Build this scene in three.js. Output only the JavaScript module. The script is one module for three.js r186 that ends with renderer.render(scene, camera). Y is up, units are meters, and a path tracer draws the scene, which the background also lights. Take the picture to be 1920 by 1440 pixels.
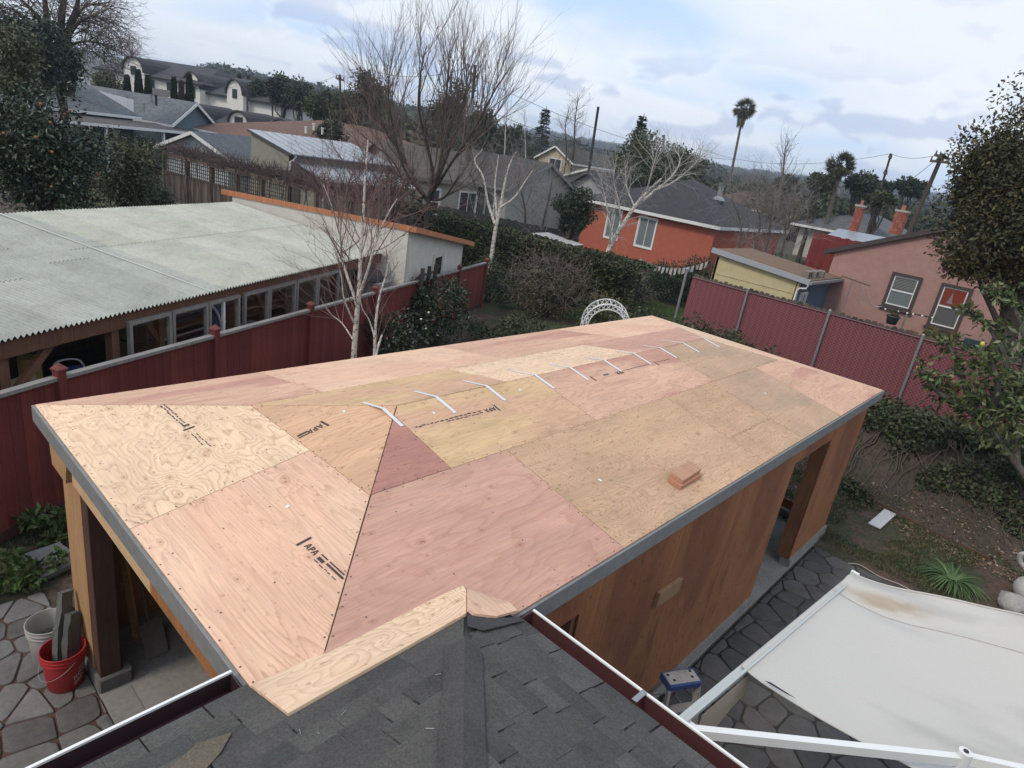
import * as THREE from 'three';
import { mergeGeometries } from 'three/addons/utils/BufferGeometryUtils.js';
import { FontLoader } from 'three/addons/loaders/FontLoader.js';

// ------------------------------------------------------------------ camera
const V = (x = 0, y = 0, z = 0) => new THREE.Vector3(x, y, z);
const scene = new THREE.Scene();
const FOC = 1208.3;                                   // focal length in photo pixels (1920 x 1440)
const camera = new THREE.PerspectiveCamera(61.58, 4 / 3, 0.05, 6000);
const CX = V(0.6757198, 0.15288232, 0.72113088), CY = V(0.15173952, 0.92846095, -0.33902121), CZ = V(-0.72137221, 0.3385074, 0.60418116);
camera.quaternion.setFromRotationMatrix(new THREE.Matrix4().makeBasis(CX, CY, CZ));
camera.position.set(-1.139, 5.1, 5.9335);
scene.add(camera);

// ------------------------------------------------------------------ noise and sky
function mul(a) { return function () { a |= 0; a = a + 0x6D2B79F5 | 0; let t = Math.imul(a ^ a >>> 15, 1 | a); t = t + Math.imul(t ^ t >>> 7, 61 | t) ^ t; return ((t ^ t >>> 14) >>> 0) / 4294967296; }; }
let rnd = mul(7);
const seed = s => { rnd = mul(s); };
const R = (a, b) => a + (b - a) * rnd();
const clamp = (x, a = 0, b = 1) => x < a ? a : x > b ? b : x;
const mix = (a, b, t) => a + (b - a) * t;
const sst = (a, b, x) => { const t = clamp((x - a) / (b - a)); return t * t * (3 - 2 * t); };
function h2(x, y, s) { let h = Math.imul(x, 374761393) + Math.imul(y, 668265263) + Math.imul(s, 974634777) | 0; h = Math.imul(h ^ h >>> 13, 1274126177); return ((h ^ h >>> 16) >>> 0) / 4294967296; }
function vn(x, y, s = 0, px = 0, py = 0) {             // value noise, optionally periodic
  let x0 = Math.floor(x), y0 = Math.floor(y); const fx = x - x0, fy = y - y0;
  let x1 = x0 + 1, y1 = y0 + 1;
  if (px) { x0 = ((x0 % px) + px) % px; x1 = ((x1 % px) + px) % px; }
  if (py) { y0 = ((y0 % py) + py) % py; y1 = ((y1 % py) + py) % py; }
  const u = fx * fx * (3 - 2 * fx), v = fy * fy * (3 - 2 * fy);
  const a = h2(x0, y0, s), b = h2(x1, y0, s), c = h2(x0, y1, s), d = h2(x1, y1, s);
  return a + (b - a) * u + (c - a) * v + (a - b - c + d) * u * v;
}
function fbm(x, y, o = 4, s = 0, px = 0, py = 0) { let r = 0, a = 0.5, t = 0; for (let i = 0; i < o; i++) { r += a * vn(x, y, s + i * 17, px, py); t += a; a *= 0.5; x *= 2; y *= 2; px *= 2; py *= 2; } return r / t; }
{
  const W = 2048, H = 1024, d = new Float32Array(W * H * 4);
  for (let j = 0; j < H; j++) {
    const el = ((j + 0.5) / H - 0.5) * Math.PI, y = Math.sin(el), c = Math.cos(el);
    for (let i = 0; i < W; i++) {
      const az = ((i + 0.5) / W - 0.5) * 2 * Math.PI, x = Math.cos(az) * c, z = Math.sin(az) * c;
      let r = 0.3, g = 0.32, b = 0.34;
      if (y > -0.03) {
        const yy = Math.max(y, 0);
        const k = Math.pow(1 - yy, 3.0);                 // clear air: deeper blue overhead, paler low down
        r = mix(0.33, 0.62, k); g = mix(0.53, 0.78, k); b = mix(0.88, 0.98, k);
        const q = 1 / (yy + 0.16), cx = x * q, cz = z * q;
        // high, thin, streaky cloud sheet
        const wx = fbm(cx * 0.8, cz * 0.8, 3, 31) * 1.6, wz = fbm(cx * 0.8, cz * 0.8, 3, 57) * 1.6;
        const sh = fbm(cx * 0.55 + wx + 3.1, cz * 1.25 + wz, 5, 3);
        let m = sst(0.20, 0.54, sh) * 0.90 + 0.08;
        const wht = 0.80 + 0.15 * fbm(cx * 1.3 + wx, cz * 2.4 + wz, 4, 11);
        r = mix(r, wht * 0.93, m); g = mix(g, wht * 0.985, m); b = mix(b, wht * 1.06, m);
        // low grey-blue cumulus banks, seen edge-on near the horizon
        const az2 = az * 13, el2 = el * 42;
        const big = fbm(az * 1.7 + 40.2, el * 3, 2, 91);
        const cu = fbm(az2 + 1.3 * vn(az2 * 1.5, el2, 5), el2 * 1.2, 5, 23);
        const low = sst(-0.01, 0.03, el) * (1 - sst(0.10, 0.19, el));
        const cm = sst(0.48, 0.58, cu + 0.30 * (big - 0.52)) * low * 0.66;
        const lit = sst(0.44, 0.5, cu) * (1 - sst(0.5, 0.56, cu)) * low * 0.4;
        r = mix(r, 0.93, lit); g = mix(g, 0.95, lit); b = mix(b, 0.97, lit);
        r = mix(r, 0.47, cm); g = mix(g, 0.55, cm); b = mix(b, 0.75, cm);
        // small scattered darker puffs higher up
        const p = fbm(cx * 4.6 + 9, cz * 7.2 + 4, 4, 71), pm = sst(0.69, 0.76, p) * 0.35 * sst(0.12, 0.2, el);
        r = mix(r, 0.60, pm); g = mix(g, 0.66, pm); b = mix(b, 0.80, pm);
        const hz = Math.pow(1 - yy, 26) * 0.5; r = mix(r, 0.70, hz); g = mix(g, 0.79, hz); b = mix(b, 0.90, hz);
      }
      const o = (j * W + i) * 4; d[o] = r; d[o + 1] = g; d[o + 2] = b; d[o + 3] = 1;
    }
  }
  const sky = new THREE.DataTexture(d, W, H, THREE.RGBAFormat, THREE.FloatType);
  sky.mapping = THREE.EquirectangularReflectionMapping; sky.magFilter = THREE.LinearFilter; sky.minFilter = THREE.LinearFilter; sky.needsUpdate = true;
  scene.background = sky; scene.environment = sky;
}
// ------------------------------------------------------------------ sun behind thin cloud, behind and left of the viewer
const sun = new THREE.DirectionalLight(0xfff1de, 1.5);
sun.position.set(-34, 44, -6); sun.target.position.set(6, 0, 0);
sun.castShadow = true; sun.shadow.radius = 24; sun.shadow.mapSize.set(2048, 2048);
Object.assign(sun.shadow.camera, { left: -50, right: 50, top: 50, bottom: -50, near: 1, far: 160 });
scene.add(sun, sun.target);
const renderer = new THREE.WebGLRenderer({ antialias: true });
renderer.setSize(1024, 768);
renderer.toneMapping = THREE.LinearToneMapping;
renderer.toneMappingExposure = 1.2;
renderer.shadowMap.enabled = true;

// ------------------------------------------------------------------ photo pixel -> world point (direction from the lens, distance from a plane or a known range)
const CAM = camera.position;
function dirw(u, v) { const d = V(0, 0, 0).addScaledVector(CX, u - 960).addScaledVector(CY, 720 - v).addScaledVector(CZ, -FOC); return d.multiplyScalar(1 / Math.hypot(d.x, d.z)); }
const atD = (u, v, D) => CAM.clone().addScaledVector(dirw(u, v), D);
const atY = (u, v, y) => { const d = dirw(u, v); return CAM.clone().addScaledVector(d, (y - CAM.y) / d.y); };
const atX = (u, v, x) => { const d = dirw(u, v); return CAM.clone().addScaledVector(d, (x - CAM.x) / d.x); };
const atZ = (u, v, z) => { const d = dirw(u, v); return CAM.clone().addScaledVector(d, (z - CAM.z) / d.z); };

// ------------------------------------------------------------------ scene-graph helpers
const taken = {};
function numbered(n) { if (!(n in taken)) { taken[n] = 0; return n; } taken[n]++; return n + '_' + String(taken[n]).padStart(3, '0'); }
function T(name, label, category, group, p = [0, 0, 0], ry = 0) {
  const o = new THREE.Group(); o.name = numbered(name); o.userData = { label, category }; if (group) o.userData.group = group;
  if (p.isVector3) o.position.copy(p); else o.position.set(...p); o.rotation.y = ry; scene.add(o); return o;
}
function ready(g) { const a = g.index ? g.toNonIndexed() : g; for (const k of Object.keys(a.attributes)) if (!['position', 'normal', 'uv'].includes(k)) a.deleteAttribute(k); return a; }
const merge = a => Array.isArray(a) ? (a.length === 1 ? a[0] : mergeGeometries(a.map(ready))) : a;
function M(name, geo, mat, parent, label) { const m = new THREE.Mesh(merge(geo), mat); m.name = name; parent.add(m); if (label) m.userData.label = label; return m; }
function thing(name, geo, mat, label, category, group) { const m = M(numbered(name), geo, mat, scene); m.userData = { label, category }; if (group) m.userData.group = group; return m; }
function struct(name, geo, mat, label) { const m = M(numbered(name), geo, mat, scene); m.userData = { kind: 'structure', label: label }; return m; }
function copy(o, label, p, ry) { const c = o.clone(); c.name = numbered(o.name.replace(/_\d{3}$/, '')); c.userData = { ...o.userData }; if (label) c.userData.label = label; if (p) { if (p.isVector3) c.position.copy(p); else c.position.set(...p); } if (ry !== undefined) c.rotation.y = ry; scene.add(c); return c; }

// ------------------------------------------------------------------ geometry helpers
const eul = new THREE.Euler(), mat4 = new THREE.Matrix4();
function uvm(g, s = 1) {                                   // uv in metres by the main direction of each face
  if (g.index) g = g.toNonIndexed(); const p = g.attributes.position, n = p.count, uv = new Float32Array(n * 2);
  const a = V(0, 0, 0), b = V(0, 0, 0), c = V(0, 0, 0), e = V(0, 0, 0);
  for (let i = 0; i < n; i += 3) {
    a.fromBufferAttribute(p, i); b.fromBufferAttribute(p, i + 1); c.fromBufferAttribute(p, i + 2); e.crossVectors(b.clone().sub(a), c.clone().sub(a)); e.set(Math.abs(e.x), Math.abs(e.y), Math.abs(e.z));
    const k = e.x >= e.y && e.x >= e.z ? 0 : e.y >= e.z ? 1 : 2;
    for (let j = 0; j < 3; j++) { const q = j === 0 ? a : j === 1 ? b : c; uv[(i + j) * 2] = (k === 0 ? q.z : q.x) / s; uv[(i + j) * 2 + 1] = (k === 1 ? q.z : q.y) / s; }
  }
  g.setAttribute('uv', new THREE.BufferAttribute(uv, 2)); return g;
}
function bx(w, h, d, x = 0, y = 0, z = 0, ry = 0, rx = 0, rz = 0) { const g = uvm(new THREE.BoxGeometry(w, h, d)); if (ry || rx || rz) g.applyMatrix4(mat4.makeRotationFromEuler(eul.set(rx, ry, rz, 'YXZ'))); return g.translate(x, y, z); }
function rbx(w, h, d, b, x = 0, y = 0, z = 0, ry = 0, rx = 0, rz = 0) {   // box with chamfered edges
  const s = new THREE.Shape(); const W = w / 2 - b, H = h / 2 - b; s.moveTo(-W, -H); s.lineTo(W, -H); s.lineTo(W, H); s.lineTo(-W, H); s.closePath();
  const g = uvm(new THREE.ExtrudeGeometry(s, { depth: d - 2 * b, bevelEnabled: true, bevelThickness: b, bevelSize: b, bevelSegments: 1 }).translate(0, 0, -d / 2 + b));
  if (ry || rx || rz) g.applyMatrix4(mat4.makeRotationFromEuler(eul.set(rx, ry, rz, 'YXZ'))); return g.translate(x, y, z);
}
function beam(p, q, w, h, up = V(0, 1, 0)) {               // rectangular bar from p to q
  const d = q.clone().sub(p), L = d.length(); d.normalize(); const s = V().crossVectors(up, d).normalize(), u = V().crossVectors(d, s);
  const g = uvm(new THREE.BoxGeometry(w, h, L)); g.applyMatrix4(new THREE.Matrix4().makeBasis(s, u, d)); const c = p.clone().add(q).multiplyScalar(0.5); return g.translate(c.x, c.y, c.z);
}
function rod(p, q, r, r2 = r, n = 8) {
  const d = q.clone().sub(p), L = d.length(); const g = new THREE.CylinderGeometry(r2, r, L, n); g.applyQuaternion(new THREE.Quaternion().setFromUnitVectors(V(0, 1, 0), d.normalize())); const c = p.clone().add(q).multiplyScalar(0.5); return g.translate(c.x, c.y, c.z);
}
function slab(pts, th, o = {}) {                           // planar polygon (any orientation) with thickness below it, holes allowed; uv in metres
  const n = V(); for (let i = 0; i < pts.length; i++) { const a = pts[i], b = pts[(i + 1) % pts.length]; n.x += (a.y - b.y) * (a.z + b.z); n.y += (a.z - b.z) * (a.x + b.x); n.z += (a.x - b.x) * (a.y + b.y); } n.normalize(); if (o.up && n.y < 0) return slab(pts.slice().reverse(), th, o);
  const ux = o.u ? o.u.clone().addScaledVector(n, -o.u.dot(n)).normalize() : pts[1].clone().sub(pts[0]).normalize(), uy = V().crossVectors(n, ux), or = o.o || pts[0], s = o.s || 1;
  const to2 = p => { const d = p.clone().sub(or); return new THREE.Vector2(d.dot(ux), d.dot(uy)); };
  const c = pts.map(to2), holes = (o.holes || []).map(h => h.map(to2)); const all3 = [...pts, ...(o.holes || []).flat()], all2 = [...c, ...holes.flat()];
  const P = [], U = []; const off = n.clone().multiplyScalar(-th);
  const put = (p, u) => { P.push(p.x, p.y, p.z); U.push(u.x / s, u.y / s); };
  for (const t of THREE.ShapeUtils.triangulateShape(c.slice(), holes.map(h => h.slice()))) {
    const a = all2[t[0]], b = all2[t[1]], d = all2[t[2]]; const ccw = (b.x - a.x) * (d.y - a.y) - (b.y - a.y) * (d.x - a.x) > 0; const k = ccw ? t : [t[0], t[2], t[1]];
    for (const i of k) put(all3[i], all2[i]); for (const i of [k[0], k[2], k[1]]) put(all3[i].clone().add(off), all2[i]);
  }
  for (const [ring, r2] of [[pts, c], ...(o.holes || []).map((h, i) => [h, holes[i]])]) for (let i = 0; i < ring.length; i++) {
    const j = (i + 1) % ring.length, a = ring[i], b = ring[j], e = a.clone().add(off), f = b.clone().add(off), L = a.distanceTo(b), u0 = r2[i].x, v0 = r2[i].y;
    const q = [[a, 0, 0], [e, 0, th], [f, L, th], [a, 0, 0], [f, L, th], [b, L, 0]]; for (const [p, x, y] of q) { P.push(p.x, p.y, p.z); U.push((u0 + x) / s, (v0 + y) / s); }
  }
  const g = new THREE.BufferGeometry(); g.setAttribute('position', new THREE.Float32BufferAttribute(P, 3)); g.setAttribute('uv', new THREE.Float32BufferAttribute(U, 2)); g.computeVertexNormals(); return g;
}
const rect = (x0, y0, x1, y1, f) => [f(x0, y0), f(x1, y0), f(x1, y1), f(x0, y1)];
class Tubes {                                              // many tapered limbs in one mesh
  constructor() { this.P = []; this.N = []; this.U = []; this.I = []; }
  add(pts, r0, r1, n = 5) {
    const base = this.P.length / 3, m = pts.length; let prev = V(0.3, 0.1, 0.9), len = 0;
    for (let i = 0; i < m; i++) {
      const t = (i < m - 1 ? pts[i + 1].clone().sub(pts[i]) : pts[i].clone().sub(pts[i - 1])).normalize(); if (i) len += pts[i].distanceTo(pts[i - 1]);
      const s = V().crossVectors(t, prev); if (s.lengthSq() < 1e-4) s.set(t.z, 0, -t.x + 0.01); s.normalize(); const b = V().crossVectors(s, t); prev = b.clone(); const r = mix(r0, r1, m > 1 ? i / (m - 1) : 0);
      for (let k = 0; k < n; k++) { const a = k / n * 6.2832, c = Math.cos(a), d = Math.sin(a); const nx = s.x * c + b.x * d, ny = s.y * c + b.y * d, nz = s.z * c + b.z * d; this.P.push(pts[i].x + nx * r, pts[i].y + ny * r, pts[i].z + nz * r); this.N.push(nx, ny, nz); this.U.push(k / n * 2, len * 1.5); }
      if (i) for (let k = 0; k < n; k++) { const a = base + (i - 1) * n + k, b2 = base + (i - 1) * n + (k + 1) % n; this.I.push(a, a + n, b2, b2, a + n, b2 + n); }
    }
  }
  geo() { const g = new THREE.BufferGeometry(); g.setAttribute('position', new THREE.Float32BufferAttribute(this.P, 3)); g.setAttribute('normal', new THREE.Float32BufferAttribute(this.N, 3)); g.setAttribute('uv', new THREE.Float32BufferAttribute(this.U, 2)); g.setIndex(this.I); return g; }
}
class Leaves {                                             // many folded leaf blades in one mesh, each with its own tint
  constructor() { this.P = []; this.C = []; this.I = []; }
  add(p, L, w, d, col) {                                   // d = direction of the blade
    const s = V(R(-1, 1), R(-1, 1), R(-1, 1)).cross(d).normalize(), n = V().crossVectors(d, s), b = this.P.length / 3, f = w * 0.25;
    const q = [[0, 0, 0], [L * 0.45, w * 0.5, f], [L, 0, 0], [L * 0.45, -w * 0.5, f]];
    for (const [a, e, h] of q) { this.P.push(p.x + d.x * a + s.x * e + n.x * h, p.y + d.y * a + s.y * e + n.y * h, p.z + d.z * a + s.z * e + n.z * h); this.C.push(col[0], col[1], col[2]); }
    this.I.push(b, b + 1, b + 2, b, b + 2, b + 3);
  }
  geo() { const g = new THREE.BufferGeometry(); g.setAttribute('position', new THREE.Float32BufferAttribute(this.P, 3)); g.setAttribute('color', new THREE.Float32BufferAttribute(this.C, 3)); g.setIndex(this.I); g.computeVertexNormals(); return g; }
}
const rdir = () => { let v; do v = V(R(-1, 1), R(-1, 1), R(-1, 1)); while (v.lengthSq() > 1 || v.lengthSq() < 0.01); return v.normalize(); };
const tint = (cols, dv = 0.25) => { const c = cols[Math.floor(rnd() * cols.length)], k = 1 + R(-dv, dv); return [c[0] * k, c[1] * k, c[2] * k]; };
// ------------------------------------------------------------------ textures and materials
const enc = x => { x = clamp(x); return Math.round(255 * (x <= 0.0031308 ? 12.92 * x : 1.055 * Math.pow(x, 1 / 2.4) - 0.055)); };
function tex(w, h, fn, srgb = true) {
  const d = new Uint8Array(w * h * 4);
  for (let j = 0; j < h; j++) for (let i = 0; i < w; i++) { const c = fn(i / w, j / h, i, j), o = (j * w + i) * 4; for (let k = 0; k < 3; k++) d[o + k] = srgb ? enc(c[k]) : Math.round(255 * clamp(c[k])); d[o + 3] = 255; }
  const t = new THREE.DataTexture(d, w, h); t.colorSpace = srgb ? THREE.SRGBColorSpace : THREE.NoColorSpace; t.wrapS = t.wrapT = THREE.RepeatWrapping; t.magFilter = THREE.LinearFilter; t.minFilter = THREE.LinearMipmapLinearFilter; t.generateMipmaps = true; t.anisotropy = 8; t.needsUpdate = true; return t;
}
const gray = v => [v, v, v];
// grey-scale tints (about 1 = the material's own colour)
const tStucco = tex(512, 512, (u, v) => gray(0.80 + 0.20 * (fbm(u * 5, v * 5, 4, 1, 5, 5) - 0.5) + 0.22 * (fbm(u * 70, v * 70, 2, 9, 70, 70) - 0.5) + 0.06 * sst(0.5, 0.8, fbm(u * 2, v * 2, 3, 4, 2, 2))));
const tSpeck = tex(512, 512, (u, v) => { const n = h2(Math.floor(u * 256), Math.floor(v * 256), 5), b = fbm(u * 4, v * 4, 4, 2, 4, 4), f = fbm(u * 90, v * 90, 2, 12, 90, 90); return gray(0.62 + 0.35 * (b - 0.5) + 0.5 * (f - 0.5) + (n > 0.985 ? 0.4 : n > 0.955 ? 0.16 : 0)); });
const tWood = tex(512, 512, (u, v) => { const w = fbm(u * 3, v * 3, 3, 1, 3, 3); const g = fbm(u * 46 + w * 5, v * 3, 4, 7, 46, 3), f = vn(u * 170, v * 12, 3, 170, 12); return gray(0.72 + 0.42 * (g - 0.5) + 0.16 * (f - 0.5) + 0.2 * (fbm(u * 4, v * 2, 3, 31, 4, 2) - 0.5)); });
const tRoof = tex(512, 512, (u, v, i, j) => { const row = Math.floor(v * 24), cell = Math.floor(u * 20 + h2(row, 0, 3) * 7), e = (v * 24) % 1; return gray(0.72 + 0.30 * (h2(cell, row, 6) - 0.5) + 0.22 * (fbm(u * 5, v * 5, 3, 2, 5, 5) - 0.5) + 0.2 * (h2(i, j, 8) - 0.5) - (e < 0.1 ? 0.18 : 0)); });
const tConc = tex(512, 512, (u, v) => { const b = fbm(u * 4, v * 4, 5, 21, 4, 4), f = fbm(u * 50, v * 50, 3, 22, 50, 50), st = sst(0.55, 0.7, fbm(u * 3, v * 3, 4, 25, 3, 3)); return gray(0.70 + 0.45 * (b - 0.5) + 0.25 * (f - 0.5) - 0.10 * st); });
const tBark = tex(256, 256, (u, v) => { const g = fbm(u * 12, v * 4, 4, 3, 12, 4); return gray(0.55 + 0.8 * (g - 0.4)); });
const tBirch = tex(256, 256, (u, v) => { const g = fbm(u * 4, v * 22, 3, 3, 4, 22), k = sst(0.62, 0.7, fbm(u * 3, v * 16, 3, 8, 3, 16)); const b = 0.85 + 0.25 * (g - 0.5); return [mix(b, 0.18, k), mix(b * 0.97, 0.16, k), mix(b * 0.92, 0.14, k)]; });
const tFine = tex(256, 256, (u, v) => gray(0.5 + 0.9 * (fbm(u * 60, v * 60, 3, 77, 60, 60) - 0.5)), false);
const tGrain = tex(512, 512, (u, v, i, j) => gray(0.5 + 0.5 * (h2(i, j, 3) - 0.5) + 0.5 * (vn(u * 200, v * 200, 5, 200, 200) - 0.5)), false);
function rep(t, x, y = x) { const c = t.clone(); c.repeat.set(x, y); c.needsUpdate = true; return c; }
const S = (c, o = {}) => { const m = new THREE.MeshStandardMaterial({ roughness: 0.85, side: THREE.DoubleSide, ...o }); Array.isArray(c) ? m.color.setRGB(...c) : m.color.set(c); return m; };
const stucco = (c, o = {}) => S(c, { map: tStucco, roughness: 0.95, ...o });
const shingle = (c) => S(c, { map: tRoofBig, roughness: 0.95 });
const tRoofBig = rep(tRoof, 0.3), tWood1 = rep(tWood, 1.0), tConc1 = rep(tConc, 0.6), tSpeck1 = rep(tSpeck, 1.6), tStuccoF = rep(tStucco, 0.35);
const wood = (c, o = {}) => S(c, { map: tWood1, roughness: 0.85, bumpMap: tWood1, bumpScale: 0.002, ...o });

// Plywood: rotary-cut veneer. The grain is drawn as contour lines of a stretched field, with knots, patches and stains.
function plywood(o) {
  const W = 1024, H = 512, kn = []; const r = mul(o.seed);
  for (let i = 0; i < o.knots; i++) kn.push([r(), r(), 0.007 + 0.012 * r(), 0.6 + 0.9 * r()]);
  const kn2 = (o.rows || []).flatMap(y => Array.from({ length: 5 }, () => [r(), y + 0.05 * (r() - 0.5), 0.010 + 0.012 * r(), 0.6]));
  kn.push(...kn2);
  return tex(W, H, (u, v, i, j) => {
    let x = u * 2.44, y = v * 1.22, k = 0, bend = 0, ring = 0;
    for (const [a, b, s, el] of kn) { let dx = (u - a) * 2.44 / (1.25 + el * 0.3), dy = (v - b) * 1.22; const d2 = dx * dx + dy * dy; if (d2 > 0.05) continue; const d = Math.sqrt(d2); bend += Math.exp(-d2 / (s * s * 9)) * 0.10; if (d < s * 1.7) { const q = d / s; k = Math.max(k, q < 0.42 ? 1 : q < 1.4 ? 0.42 * (0.55 + 0.45 * Math.cos(q * 15)) : 0); ring = Math.max(ring, Math.exp(-q * q)); } }
    const w1 = fbm(x * o.fx, y * o.fy, 4, o.seed), w2 = fbm(x * (o.wx ?? 1.1), y * 2.6, 3, o.seed + 40);
    const f = (w1 * 1.5 + w2 * 0.8 + bend) * o.lines; let c = f - Math.floor(f); let ln = Math.pow(c, 3.2); if (c > 0.93) ln *= (1 - c) / 0.07;
    ln *= 0.45 + 0.55 * vn(x * 1.4, y * 3, o.seed + 9);
    const fib = fbm(x * 8, y * 130, 3, o.seed + 4) - 0.5, blot = fbm(x * 1.8, y * 2.4, 4, o.seed + 60) - 0.5, strp = fbm(x * 0.5, y * 7, 3, o.seed + 80) - 0.5;
    const ra = sst(0.5, 0.62, fbm(x * 0.55, y * (o.band || 2), 3, o.seed + 90));      // veneer bands of the second colour
    const fl = fbm(x * 26, y * 62, 2, o.seed + 15), fleck = sst(0.76, 0.85, fl) * 0.35;
    const stain = sst(0.58, 0.78, fbm(x * 1.2, y * 1.9, 4, o.seed + 33)) * (o.stain || 0);
    const out = [];
    for (let q = 0; q < 3; q++) {
      let b = mix(o.a[q], o.b[q], ra * (o.mixb ?? 1)); b *= 1 + 0.30 * fib + (o.blot ?? 0.30) * blot + (o.strp ?? 0.22) * strp;
      b = mix(b, o.line[q] * (0.9 + 0.3 * fib), ln * o.amt); b = mix(b, o.line[q] * 0.5, fleck * (o.fleck ?? 1)); b = mix(b, o.stainc ? o.stainc[q] : 0.2, stain);
      b = mix(b, o.line[q] * [0.6, 0.42, 0.38][q], k * 0.75); b = mix(b, o.line[q], ring * 0.25); out.push(b);
    }
    return out;
  });
}
const plyDefs = [
  { seed: 11, a: [0.735, 0.535, 0.365], b: [0.700, 0.490, 0.335], line: [0.46, 0.285, 0.165], lines: 15, fx: 1.3, fy: 2.3, amt: 0.95, knots: 30, rows: [0.3, 0.55], fleck: 1.3 },      // 0 cream, busy contours
  { seed: 23, a: [0.700, 0.472, 0.330], b: [0.665, 0.420, 0.295], line: [0.50, 0.285, 0.185], lines: 17, fx: 0.16, fy: 3.4, wx: 0.42, amt: 0.9, knots: 12, rows: [0.36, 0.72], fleck: 0.8 },     // 1 warm pink, long lines
  { seed: 37, a: [0.500, 0.290, 0.218], b: [0.545, 0.322, 0.238], line: [0.40, 0.195, 0.135], lines: 7, fx: 0.5, fy: 2.6, amt: 0.6, knots: 34, fleck: 0.6 },                        // 2 reddish with small knots
  { seed: 41, a: [0.510, 0.335, 0.205], b: [0.530, 0.340, 0.215], line: [0.36, 0.220, 0.125], lines: 16, fx: 1.5, fy: 3.0, amt: 0.8, knots: 14, fleck: 1.6, stain: 0.25, stainc: [0.26, 0.21, 0.14] }, // 3 tan, weathered
  { seed: 59, a: [0.575, 0.395, 0.220], b: [0.560, 0.350, 0.225], line: [0.39, 0.235, 0.120], lines: 8, fx: 0.3, fy: 4.2, amt: 0.5, knots: 10, band: 4, fleck: 0.9 },                  // 4 yellowish strips
  { seed: 67, a: [0.585, 0.365, 0.255], b: [0.500, 0.265, 0.200], line: [0.39, 0.215, 0.140], lines: 9, fx: 0.5, fy: 3.0, amt: 0.55, knots: 10, band: 2.5, fleck: 1.2 },              // 5 pink with dark strips
  { seed: 73, a: [0.460, 0.310, 0.205], b: [0.475, 0.305, 0.210], line: [0.33, 0.200, 0.120], lines: 12, fx: 1.2, fy: 2.6, amt: 0.40, knots: 6, fleck: 1.2, stain: 0.3, stainc: [0.24, 0.2, 0.15] },  // 6 greyed tan
  { seed: 83, a: [0.300, 0.122, 0.050], b: [0.235, 0.088, 0.040], line: [0.13, 0.045, 0.022], lines: 7, fx: 0.35, fy: 2.2, amt: 0.5, knots: 6, band: 1.3, fleck: 1.8, stain: 0.75, strp: 0.12, blot: 0.55, stainc: [0.10, 0.038, 0.020] }, // 7 wall plywood, darkened and streaked
  { seed: 97, a: [0.600, 0.375, 0.235], b: [0.570, 0.345, 0.215], line: [0.42, 0.230, 0.130], lines: 15, fx: 0.6, fy: 2.6, amt: 0.85, knots: 22, fleck: 1.0 },                         // 8 tan pink with knots
  { seed: 103, a: [0.420, 0.205, 0.160], b: [0.440, 0.220, 0.170], line: [0.31, 0.130, 0.100], lines: 10, fx: 0.3, fy: 5.0, amt: 0.45, knots: 4, fleck: 1.0 },                       // 9 deep red, straight grain
  { seed: 109, a: [0.420, 0.245, 0.120], b: [0.400, 0.220, 0.105], line: [0.30, 0.150, 0.070], lines: 9, fx: 0.25, fy: 3.0, amt: 0.5, knots: 3, fleck: 1.0 },                        // 10 golden wall sheet
];
const ply = plyDefs.map(d => S([1, 1, 1], { map: plywood(d), roughness: 0.8, bumpMap: tFine, bumpScale: 0.0006 }));
const plyEdge = wood([0.42, 0.26, 0.15]);
const mInk = S([0.045, 0.035, 0.04], { roughness: 0.8 });
const mNail = S([0.07, 0.045, 0.035], { roughness: 0.6 });
const mFascia = S([0.245, 0.25, 0.25], { roughness: 0.6, map: tStuccoF });
const mConc = S([0.33, 0.315, 0.295], { map: tConc1, roughness: 0.95 });
const mConcDark = S([0.20, 0.195, 0.185], { map: tConc1, roughness: 0.95 });
const mLumber = wood([0.50, 0.29, 0.135]), mLumberDark = wood([0.10, 0.045, 0.032]), mOldWood = wood([0.17, 0.13, 0.10]), mGreyWood = wood([0.30, 0.285, 0.27]), mDarkWood = wood([0.075, 0.06, 0.05]);
const mRedFence = wood([0.195, 0.032, 0.026]), mRedFence2 = wood([0.172, 0.028, 0.025]), mRedFence3 = wood([0.218, 0.042, 0.031]);
const mMaroon = S([0.150, 0.030, 0.042], { roughness: 0.75, map: tStuccoF });
const mGalv = S([0.40, 0.41, 0.42], { roughness: 0.45, metalness: 0.6, map: tStuccoF });
const mWhite = S([0.74, 0.74, 0.72], { roughness: 0.55 }), mWhiteWall = S([0.68, 0.66, 0.60], { map: tStucco }), mTrimWhite = S([0.68, 0.69, 0.69], { roughness: 0.6 });
const mOrange = wood([0.58, 0.235, 0.11]), mBrownBeam = wood([0.165, 0.075, 0.042]), mBrownPost = wood([0.20, 0.095, 0.055]);
const mGlass = S([0.03, 0.035, 0.04], { roughness: 0.06, metalness: 0.0 }), mGlassPale = S([0.16, 0.19, 0.20], { roughness: 0.12 });
const mGlassClear = new THREE.MeshPhysicalMaterial({ color: 0xffffff, transmission: 1, thickness: 0, roughness: 0.03, ior: 1.45 });
const mDark = S([0.02, 0.02, 0.022]), mBlack = S([0.035, 0.035, 0.038], { roughness: 0.6 }), mIron = S([0.03, 0.03, 0.032], { roughness: 0.5, metalness: 0.4 });
const mBarkGrey = S([0.16, 0.135, 0.115], { map: tBark }), mBarkDark = S([0.075, 0.058, 0.045], { map: tBark }), mTwig = S([0.13, 0.098, 0.085]), mTwigRed = S([0.19, 0.115, 0.105]), mBirch = S([0.72, 0.68, 0.64], { map: tBirch }), mPollard = S([0.62, 0.60, 0.57], { map: tBirch }), mTwigGrey = S([0.22, 0.20, 0.19]);
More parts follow.
